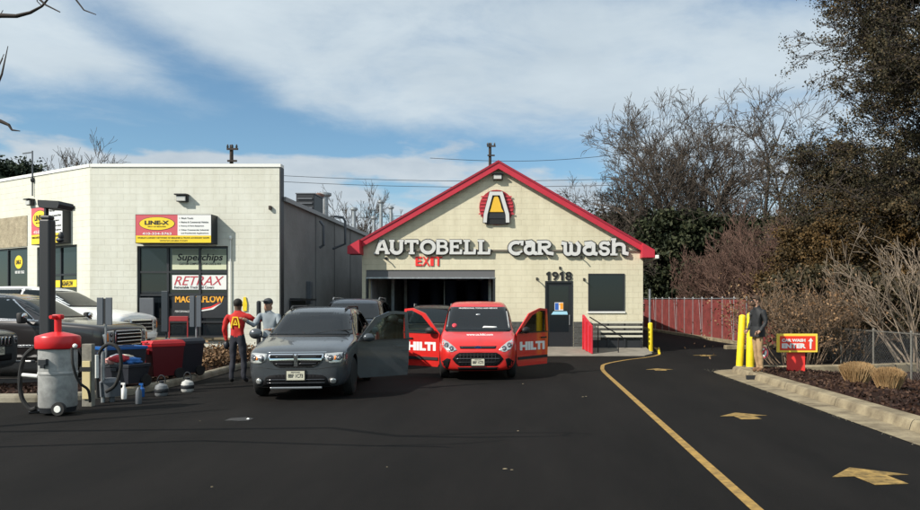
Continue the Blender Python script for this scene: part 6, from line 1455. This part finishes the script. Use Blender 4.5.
sign_back(162.5, 169, 291, 332, 16.9, .12, mat('panel_dark', (.02, .03, .04), rough=.5), 'narrow dark panel left of the grey double one', False)
k = MB(); q = at(258.8, 302, 18.3); k.lathe([(.055, 0), (.055, q.z), (.03, q.z+.03)], 12, Matrix.Translation((q.x, 18.3, 0))); tag(k.build('dark_post', near_black), 'dark post standing between the two men', 'post')
# post with cream board
wx_, wy_ = P(87, 401, .1); t = thing('marker_post', 'short grey post with cream reflective board beside the vacuum hose', 'post', (wx_, wy_, .1)); ws_ = F/wy_
def wz_(py): return CH+(VY-py)/ws_
k = MB(); k.box(wx_-.09, wx_+.08, wy_, wy_+.10, 0, wz_(344), ch=.01); k.build('timber', wood, t)
k = MB(); k.box(wx_-.065, wx_+.065, wy_-.03, wy_-.002, wz_(399), wz_(361), ch=.004); k.build('board', cream_pl, t)
k = MB(); k.box(wx_-.10, wx_+.09, wy_-.04, wy_-.031, wz_(371), wz_(367)); k.build('strap', black, t)
# wheeled bins in a row
def bin_(x, y, rz, body, lidm, h, lab, wd=.58, dp=.72, open_=False):
    t = thing('wheeled_bin', lab, 'bin', (x, y, .12), rz, 'wheeled bins by the curb')
    k = MB(); b, tpp = .42, .5
    v = [(-wd*b, -dp*b, .08), (wd*b, -dp*b, .08), (wd*b, dp*b, .08), (-wd*b, dp*b, .08), (-wd*tpp, -dp*tpp, h), (wd*tpp, -dp*tpp, h), (wd*tpp, dp*tpp, h), (-wd*tpp, dp*tpp, h)]
    k.add(v, [(0, 3, 2, 1), (0, 1, 5, 4), (1, 2, 6, 5), (2, 3, 7, 6), (3, 0, 4, 7)])
    k.add([(p[0]*.93, p[1]*.93, p[2]+(.03 if p[2] < .2 else 0)) for p in v], [(1, 2, 3, 0)[::1], (4, 5, 1, 0), (5, 6, 2, 1), (6, 7, 3, 2), (7, 4, 0, 3)])
    o = k.build('tub', body, t, False)
    for a_ in ((-.52*wd, .52*wd, -.52*dp-.0, -.47*dp), (-.52*wd, .52*wd, .47*dp, .52*dp), (-.52*wd, -.47*wd, -.469*dp, .469*dp), (.47*wd, .52*wd, -.469*dp, .469*dp)):
        k = MB(); k.box(a_[0], a_[1], a_[2], a_[3], h-.05, h+.012, ch=.006); k.build('rim', lidm, t, False)
    if not open_:
        k = MB(); k.add([(-wd*.53, -dp*.53, h+.014), (wd*.53, -dp*.53, h+.014), (wd*.53, dp*.53, h+.014), (-wd*.53, dp*.53, h+.014), (-wd*.45, -dp*.45, h+.075), (wd*.45, -dp*.45, h+.075), (wd*.45, dp*.45, h+.085), (-wd*.45, dp*.45, h+.085)], [(0, 3, 2, 1), (4, 5, 6, 7), (0, 1, 5, 4), (1, 2, 6, 5), (2, 3, 7, 6), (3, 0, 4, 7)]); k.tube([(-wd*.3, -dp*.58, h+.05), (wd*.3, -dp*.58, h+.05)], .02, 7); k.build('lid', lidm, t, False)
    for sg in (-1, 1):
        k = MB(); k.lathe([(.03, -.03), (.11, -.03), (.12, 0), (.11, .03), (.03, .03)], 16, Matrix.Translation((sg*wd*.46, dp*.36, .12)) @ Matrix.Rotation(R(90), 4, 'Y')); k.build('wheel', rubber, t, False)
    k = MB(); k.box(-.07, .07, -dp*.5-.03, -dp*.5+.01, h*.72, h*.86, ch=.01); k.build('catch', lidm, t, False)
    return t
bx0, by0 = P(157, 386)
bin_(bx0, by0+.3, R(-38), maroon_pl, red, .76, 'wheeled bin with bright red lid, middle of the row', .40, .70)
bin_(bx0-.52, by0-.45, R(-38), dark_pl, blue_pl, .74, 'wheeled bin with blue rim, leftmost of the row', .56, .8, open_=True)
bin_(bx0+.10, by0+1.0, R(-30), dark_pl, mat('dark_grey_plastic', (.05, .055, .065), rough=.4), .78, 'wheeled bin with dark grey lid, rearmost of the row', .48, .7)
bin_(bx0+.02, by0-1.25, R(-20), dark_pl, dark_pl, .44, 'low black tub heaped with towels in front of the blue rimmed bin', .72, .5, open_=True)
# towels heaped in the blue bin
tw = [mat('towel_pink', (.55, .28, .25), rough=.95), mat('towel_white', (.62, .60, .60), rough=.95), mat('towel_blue', (.04, .15, .42), rough=.95), mat('towel_grey', (.22, .24, .28), rough=.95), mat('towel_red', (.45, .04, .05), rough=.95), mat('towel_cream', (.55, .50, .40), rough=.95)]
for i in range(6):
    rr = random.Random(200+i); cx_, cy_ = bx0+.02+rr.uniform(-.22, .22), by0-1.25+rr.uniform(-.14, .12); bm = bmesh.new(); bmesh.ops.create_icosphere(bm, subdivisions=3, radius=1)
    for v_ in bm.verts:
        n_ = 1+.35*mnoise.noise(v_.co*2.2+Vector((i*3, 0, 0)))+.12*mnoise.noise(v_.co*6); v_.co = Vector((v_.co.x*.17*n_, v_.co.y*.15*n_, v_.co.z*.075*n_))
    me = bpy.data.meshes.new('towel'); bm.to_mesh(me); bm.free(); me.polygons.foreach_set('use_smooth', [True]*len(me.polygons)); me.transform(Matrix.Translation((cx_, cy_, .60+.05*(i//3)+rr.uniform(0, .04))) @ Matrix.Rotation(rr.uniform(0, 3), 4, 'Z'))
    o = link('towel', me, tw[i]); tag(o, 'crumpled %s towel in the heap on the low black tub' % ('pink', 'white', 'blue', 'grey', 'red', 'cream')[i], 'towel', 'towels heaped on the black tub')
# jugs by the bins
def jug(x, y, m, lab):
    t = thing('spray_canister', lab, 'canister', (x, y, 0), 0, 'canisters standing on the asphalt by the bins'); M = Matrix.Translation((x, y, 0)) @ Matrix.Scale(.85, 4)
    k = MB(); k.lathe([(.11, 0), (.135, .03), (.14, .17), (.12, .235), (.06, .27), (.045, .29)], 18, M); k.build('tank', m, t)
    k = MB(); k.lathe([(.142, .08), (.147, .09), (.147, .155), (.142, .165)], 18, M); k.build('band', near_black, t)
    k = MB(); k.lathe([(.05, .291), (.055, .33), (.03, .34)], 12, M); k.build('cap', near_black, t)
    k = MB(); pts = [M @ Vector((.09*math.cos(R(a)), 0, .30+.16*math.sin(R(a)))) for a in range(0, 181, 20)]; k.tube(pts, .012, 6); k.build('handle', near_black, t)
jx, jy = P(161.5, 396); jug(jx, jy, mat('canister_grey', (.18, .19, .20), rough=.4), 'grey canister in front of the red lidded bin')
jx, jy = P(187.5, 392); jug(jx, jy, mat('canister_white', (.50, .50, .48), rough=.4, vary=.2, vscale=12), 'white canister right of the red lidded bin')
# vacuum hose box clutter between post and bins
t = thing('hose_reel', 'black hose coil hanging on a stand beside the bins', 'hose', (-8.2, 12.9, 0)); q = at(112, 352, 13.0)
hose([at(98, 398, 12.9), at(97, 366, 12.9), at(101, 350, 12.9), at(110, 344, 12.9), at(119, 350, 12.9), at(121, 366, 12.9), at(116, 384, 12.9), at(106, 392, 12.9)], .03, par=t)
k = MB(); a_ = at(103, 400, 13.0); k.tube([(a_.x, 13.0, 0), (a_.x, 13.0, q.z)], .035, 8); k.build('stand', steel, t)
k = MB(); a_ = at(96.5, 355, 12.85); b_ = at(96.5, 378, 12.85); k.tube([a_, b_], .035, 8); k.build('nozzle', white_paint, t)
k = MB(); k.lathe([(.16, .1), (.17, .35), (.10, .42)], 16, Matrix.Translation((at(110, 390, 13.1).x, 13.1, 0))); k.build('canister', grey_metal, t)
k = MB(); a_ = at(134, 395, 12.6); k.lathe([(.045, .005), (.05, .02), (.05, .22), (.02, .29)], 12, Matrix.Translation((a_.x, 12.75, 0))); tag(k.build('spray_bottle', grey_metal), 'grey spray bottle standing on the asphalt by the low black tub', 'bottle')
# red stand in front of the shop window
maroon_stand = mat('stand_red', (.30, .02, .025), rough=.5)
t = thing('display_stand', 'red frame stand below the MAGNAFLOW poster', 'stand', (lx(186), LY-.5, .15))
k = MB(); k.box(lx(178), lx(196), LY-.55, LY-.51, lz(321), lz(316), ch=.01); k.build('board', maroon_stand, t)
for a_ in (177.5, 195.5):
    k = MB(); k.tube([(lx(a_), LY-.53, .1), (lx(a_), LY-.53, lz(317))], .022, 7); k.build('leg', maroon_stand, t)
# bottles and jars standing among the bins
for i, (qx, qy, hh, m_, lab) in enumerate(((124, 399, .26, 'sign_white', 'small white bottle in front of the black tub'), (142, 397, .22, 'blue_plastic', 'small blue bottle right of the black tub'), (112, 402, .30, 'grey_metal', 'grey bottle beside the hose stand'))):
    x, y = P(qx, qy); k = MB(); k.lathe([(.04, 0), (.045, .02), (.045, hh*.7), (.02, hh*.82), (.02, hh)], 12, Matrix.Translation((x, y, 0))); k.box(x-.05, x+.02, y-.012, y+.012, hh+.001, hh+.035)
    tag(k.build('bottle', MATS[m_]), lab, 'bottle', 'bottles among the bins')
# ================================================================ PEOPLE
skin_m = mat('skin', (.42, .24, .16), rough=.6); skin_d = mat('skin_dark', (.10, .055, .035), rough=.6); hair_d = mat('dark_hair', (.012, .010, .009), rough=.8)
hair_b = mat('brown_hair', (.05, .028, .015), rough=.8)
def person(lab, loc, rz, J, cloth, skin, hair, h=1.78, cap=None, extras=None, hair_r=None):
    """J: joints in metres, body facing -y at z up. cloth: (shirt, trousers, shoes)"""
    t = thing('person', lab, 'person', loc, rz)
    names = list(J); idx = {n: i for i, n in enumerate(names)}
    bones = [('pelvis', 'waist', 1), ('waist', 'chest', 1), ('chest', 'neck', 1), ('neck', 'jaw', 0), ('jaw', 'crown', 0),
             ('chest', 'sl', 1), ('sl', 'el', 1), ('el', 'wl', 1), ('wl', 'hl', 0), ('chest', 'sr', 1), ('sr', 'er', 1), ('er', 'wr', 1), ('wr', 'hr', 0),
             ('pelvis', 'pl', 2), ('pl', 'kl', 2), ('kl', 'al', 2), ('al', 'tl', 3), ('pelvis', 'pr', 2), ('pr', 'kr', 2), ('kr', 'ar', 2), ('ar', 'tr', 3)]
    rad = dict(pelvis=(.155, .115), waist=(.145, .105), chest=(.175, .12), neck=(.062, .062), jaw=(.078, .088), crown=(.082, .092), sl=(.085, .08), sr=(.085, .08), el=(.052, .052), er=(.052, .052), wl=(.036, .036), wr=(.036, .036), hl=(.030, .04), hr=(.030, .04), pl=(.10, .10), pr=(.10, .10), kl=(.066, .068), kr=(.066, .068), al=(.052, .055), ar=(.052, .055), tl=(.045, .038), tr=(.045, .038))
    me = bpy.data.meshes.new('body'); me.from_pydata([J[n] for n in names], [(idx[a], idx[b]) for a, b, _ in bones], []); o = bpy.data.objects.new('body', me); col.objects.link(o)
    md = o.modifiers.new('skin', 'SKIN'); md.use_smooth_shade = True; md.branch_smoothing = .6; s2 = o.modifiers.new('sub', 'SUBSURF'); s2.levels = 2; s2.render_levels = 2
    for n in names: me.skin_vertices[0].data[idx[n]].radius = rad[n]
    me.skin_vertices[0].data[idx['pelvis']].use_root = True
    dg = bpy.context.evaluated_depsgraph_get(); dg.update(); ev = bpy.data.meshes.new_from_object(o.evaluated_get(dg)); bpy.data.objects.remove(o)
    bm = bmesh.new(); bm.from_mesh(ev)
    # cloth folds
    for v_ in bm.verts:
        n_ = mnoise.noise(Vector((v_.co.x*11, v_.co.y*11, v_.co.z*7)))*.020+mnoise.noise(v_.co*24)*.008
        if v_.co.z < J['neck'][2]-.02: v_.co += v_.normal*n_
    # fingers: five chains from the palm end
    for hn, wn in (('hl', 'wl'), ('hr', 'wr')):
        H, Wv = Vector(J[hn]), Vector(J[wn]); d = (H-Wv).normalized(); side = d.cross(Vector((0, 1, 0))); 
        if side.length < .2: side = d.cross(Vector((0, 0, 1)))
        side.normalize(); fwd = side.cross(d); mb = MB()
        for q, (off, ln) in enumerate(((-.028, .062), (-.010, .074), (.009, .070), (.027, .055))):
            p = H+fwd*off-d*.02; mb.tube([p, p+d*(ln*.5+.02), p+d*(ln*.85+.02)+side*.012, p+d*(ln+.02)+side*.028], [.010, .0095, .0085, .006], 6)
        p = Wv.lerp(H, .5)+fwd*-.03; mb.tube([p, p+d*.035-fwd*.02, p+d*.065-fwd*.024], [.012, .011, .008], 6)
        b = len(bm.verts); vv = [bm.verts.new(x) for x in mb.v]
        for f in mb.f:
            try: q = bm.faces.new([vv[i] for i in f]); q.smooth = True
            except ValueError: pass
    # face: nose and ears grown out of the head
    jaw, cr = Vector(J['jaw']), Vector(J['crown']); hc = jaw.lerp(cr, .45); fd = Vector((math.sin(J_face.get('yaw', 0)), -math.cos(J_face.get('yaw', 0)), 0)); sd_ = Vector((-fd.y, fd.x, 0))
    mb = MB(); mb.ellipsoid(tuple(hc+fd*.098-Vector((0, 0, .02))), (.016, .016, .026), n=8, m=6)
    for sg in (-1, 1): mb.ellipsoid(tuple(hc+sd_*sg*.084-Vector((0, 0, .012))), (.014, .022, .032), n=8, m=6)
    vv = [bm.verts.new(x) for x in mb.v]
    for f in mb.f:
        q = bm.faces.new([vv[i] for i in f]); q.smooth = True
    bm.normal_update(); ev.materials.clear()
    for m_ in (skin,)+cloth: ev.materials.append(m_)
    segs = [(Vector(J[a]), Vector(J[b]), m_) for a, b, m_ in bones]
    for f in bm.faces:
        c_ = f.calc_center_median(); best = (9, 0)
        for a, b, m_ in segs:
            ab = b-a; u_ = max(0, min(1, (c_-a).dot(ab)/ab.length_squared)); d = (c_-(a+ab*u_)).length
            if d < best[0]: best = (d, m_)
        m_ = best[1]
        if m_ == 1 and c_.z < J['pelvis'][2]-.01 and abs(c_.x) < .2 and min((c_-Vector(J['wl'])).length, (c_-Vector(J['wr'])).length) > .15: m_ = 2
        if m_ == 2 and c_.z < .075: m_ = 3
        f.material_index = m_
    bm.to_mesh(ev); bm.free()
    body = link('body', ev, None, t, False)
    # hair
    k = MB(); k.ellipsoid(tuple(hc-fd*.016+Vector((0, 0, .035))), (.094, .104, .098), n=18, m=12)
    k.v = [v_ for v_ in k.v]; hm = k.mesh('hair'); bm = bmesh.new(); bm.from_mesh(hm)
    kill = [v_ for v_ in bm.verts if (v_.co-hc).dot(fd) > .055 and v_.co.z < hc.z+.055 or v_.co.z < hc.z-.045 or ((v_.co-hc).dot(fd) > .0 and v_.co.z < hc.z-.0)]
    bmesh.ops.delete(bm, geom=kill, context='VERTS'); bm.to_mesh(hm); bm.free()
    link('hair', hm, hair, t, False)
    for sg in (-1, 1):
        k = MB(); k.ellipsoid(tuple(hc+fd*.087+sd_*sg*.032+Vector((0, 0, .008))), (.012, .012, .008), n=8, m=6); k.build('eye', near_black, t, False)
    k = MB(); k.ellipsoid(tuple(hc+fd*.088-Vector((0, 0, .062))), (.024, .010, .006), n=10, m=6); k.build('mouth', mat('lips', (.30, .11, .09), rough=.6) if 'lips' not in MATS else MATS['lips'], t, False)
    if cap:
        k = MB(); k.ellipsoid(tuple(hc+Vector((0, 0, .05))), (.100, .108, .078), n=18, m=12); o = k.build('cap', cap, t, False)
        k = MB(); p = hc+fd*.13+Vector((0, 0, .065)); k.ellipsoid(tuple(p), (.075, .07, .010), n=14, m=6); k.build('cap_peak', cap, o, False)
    if extras: extras(t, J, hc, fd, sd_)
    return t
J_face = {}
# red shirted worker, back to us, right arm reaching to the car
red_shirt = mat('red_shirt', (.50, .018, .016), rough=.8); navy_tr = mat('navy_trousers', (.020, .022, .032), rough=.9); dark_shoe = mat('dark_shoes', (.03, .03, .032), rough=.6)
fx, fy_ = P(237.5, 383)
J = dict(pelvis=(0, 0, 1.00), waist=(0, .0, 1.16), chest=(0, .02, 1.40), neck=(.01, .0, 1.60), jaw=(.01, -.01, 1.69), crown=(.01, -.01, 1.80),
 sl=(.19, .01, 1.50), el=(.40, -.10, 1.36), wl=(.50, -.36, 1.44), hl=(.53, -.44, 1.45),
 sr=(-.20, .02, 1.49), er=(-.27, .06, 1.20), wr=(-.25, .0, .95), hr=(-.25, -.02, .87),
 pl=(.10, 0, .94), kl=(.13, -.02, .52), al=(.15, .03, .10), tl=(.17, -.12, .045), pr=(-.10, 0, .94), kr=(-.11, -.03, .52), ar=(-.13, .05, .10), tr=(-.15, -.10, .045))
J = {k_: (-v_[0], -v_[1], v_[2]) for k_, v_ in J.items()}   # turned to face away
J = {k_: (-v_[0], v_[1], v_[2]) for k_, v_ in J.items()}
def ex1(t, J, hc, fd, sd_):
    M = frame((0, -.118, 1.34))
    out = [A_([(-.085, -.12), (-.085, -.05), (-.045, .115), (.045, .115), (.085, -.05), (.085, -.12)])]
    k = MB(); strokes_glyph(k, out, 0, 0, 1, 1, .024, M, -.012, .012); k.build('shirt_logo', sign_yellow, t, False)
    k = MB(); strokes_glyph(k, [A_([(-.04, -.06), (0, .055), (.04, -.06)]), A_([(-.035, -.045), (.035, -.045)])], 0, 0, 1, 1, .022, M, -.012, .008); k.build('shirt_logo', sign_yellow, t, False)
    q = Vector(J['hr']); k = MB(); k.ellipsoid((q.x, q.y, q.z-.03), (.06, .07, .10), n=12, m=8); k.build('dark_cloth', dark_pl, t, False)
J_face = {'yaw': math.pi}
k_logo = person('worker in red shirt with yellow A on the back reaching towards the crossover', (fx, fy_, .0), 0, J, (red_shirt, navy_tr, dark_shoe), skin_d, hair_d, extras=ex1)
# second man in grey hoodie behind the crossover mirror
hood = mat('grey_hoodie', (.26, .30, .33), rough=.9); jeans = mat('dark_jeans', (.03, .04, .06), rough=.9)
J = dict(pelvis=(0, 0, .98), waist=(0, -.01, 1.15), chest=(0, -.03, 1.39), neck=(0, -.06, 1.58), jaw=(-.01, -.09, 1.67), crown=(-.01, -.09, 1.78),
 sl=(.19, -.03, 1.48), el=(.26, -.10, 1.22), wl=(.14, -.30, 1.14), hl=(.07, -.34, 1.16), sr=(-.19, -.05, 1.48), er=(-.30, -.16, 1.24), wr=(-.40, -.34, 1.36), hr=(-.45, -.40, 1.40),
 pl=(.10, 0, .93), kl=(.12, -.03, .52), al=(.13, .03, .10), tl=(.15, -.12, .045), pr=(-.10, 0, .93), kr=(-.12, -.05, .52), ar=(-.13, .02, .10), tr=(-.15, -.13, .045))
J_face = {'yaw': -.35}
h_ = at(270, 300, 16.4)
person('man in grey hoodie and dark cap behind the crossover side mirror', (h_.x, 16.4, .03), 0, J, (hood, jeans, dark_shoe), skin_m, hair_b, cap=mat('grey_cap', (.05, .055, .06), rough=.8))
# bearded man on the kerb, facing left
jacket = mat('black_jacket', (.014, .015, .017), rough=.7); khaki = mat('khaki_trousers', (.36, .235, .125), rough=.9); boots = mat('tan_boots', (.17, .09, .045), rough=.8)
gx2, gy2 = P(757, 372.5, .15)
J = dict(pelvis=(0, .02, .96), waist=(0, .0, 1.12), chest=(0, .01, 1.36), neck=(0, -.02, 1.545), jaw=(0, -.05, 1.63), crown=(0, -.045, 1.73),
 sl=(.19, .02, 1.45), el=(.25, .06, 1.18), wl=(.22, -.10, .97), hl=(.20, -.16, .93), sr=(-.19, .02, 1.45), er=(-.26, .05, 1.18), wr=(-.22, -.10, .98), hr=(-.20, -.16, .94),
 pl=(.09, .02, .91), kl=(.10, -.01, .50), al=(.11, .05, .10), tl=(.13, -.11, .045), pr=(-.09, .02, .91), kr=(-.10, .05, .50), ar=(-.10, .12, .10), tr=(-.12, -.03, .045))
def ex3(t, J, hc, fd, sd_):
    k = MB(); k.box(hc.x-.072, hc.x+.072, hc.y-.106, hc.y-.092, hc.z-.008, hc.z+.026, ch=.005)
    for sg in (-1, 1): k.tube([(hc.x+sg*.072, hc.y-.095, hc.z+.015), (hc.x+sg*.088, hc.y+.0, hc.z+.012)], .005, 5)
    k.build('sunglasses', black, t, False)
    k = MB(); k.ellipsoid((hc.x, hc.y-.055, hc.z-.075), (.066, .052, .050), n=14, m=8); k.build('beard', hair_b, t, False)
    k = MB(); k.lathe([(.085, 0), (.080, .05), (.074, .07)], 16, Matrix.Translation((0, -.01, 1.50))); k.build('collar', jacket, t, False)
    k = MB(); k.lathe([(.200, .0), (.205, .12), (.19, .24)], 18, Matrix.Translation((0, .01, .84)) @ Matrix.Diagonal((1, .78, 1, 1))); k.build('jacket_hem', jacket, t, False)
    k = MB(); k.box(-.13, -.07, -.142, -.12, 1.36, 1.39); k.build('chest_badge', steel, t, False)
J_face = {}
person('bearded man in black jacket and khaki trousers standing by the yellow bollards', (gx2, gy2, .148), R(-68), J, (jacket, khaki, boots), skin_m, hair_b, extras=ex3)
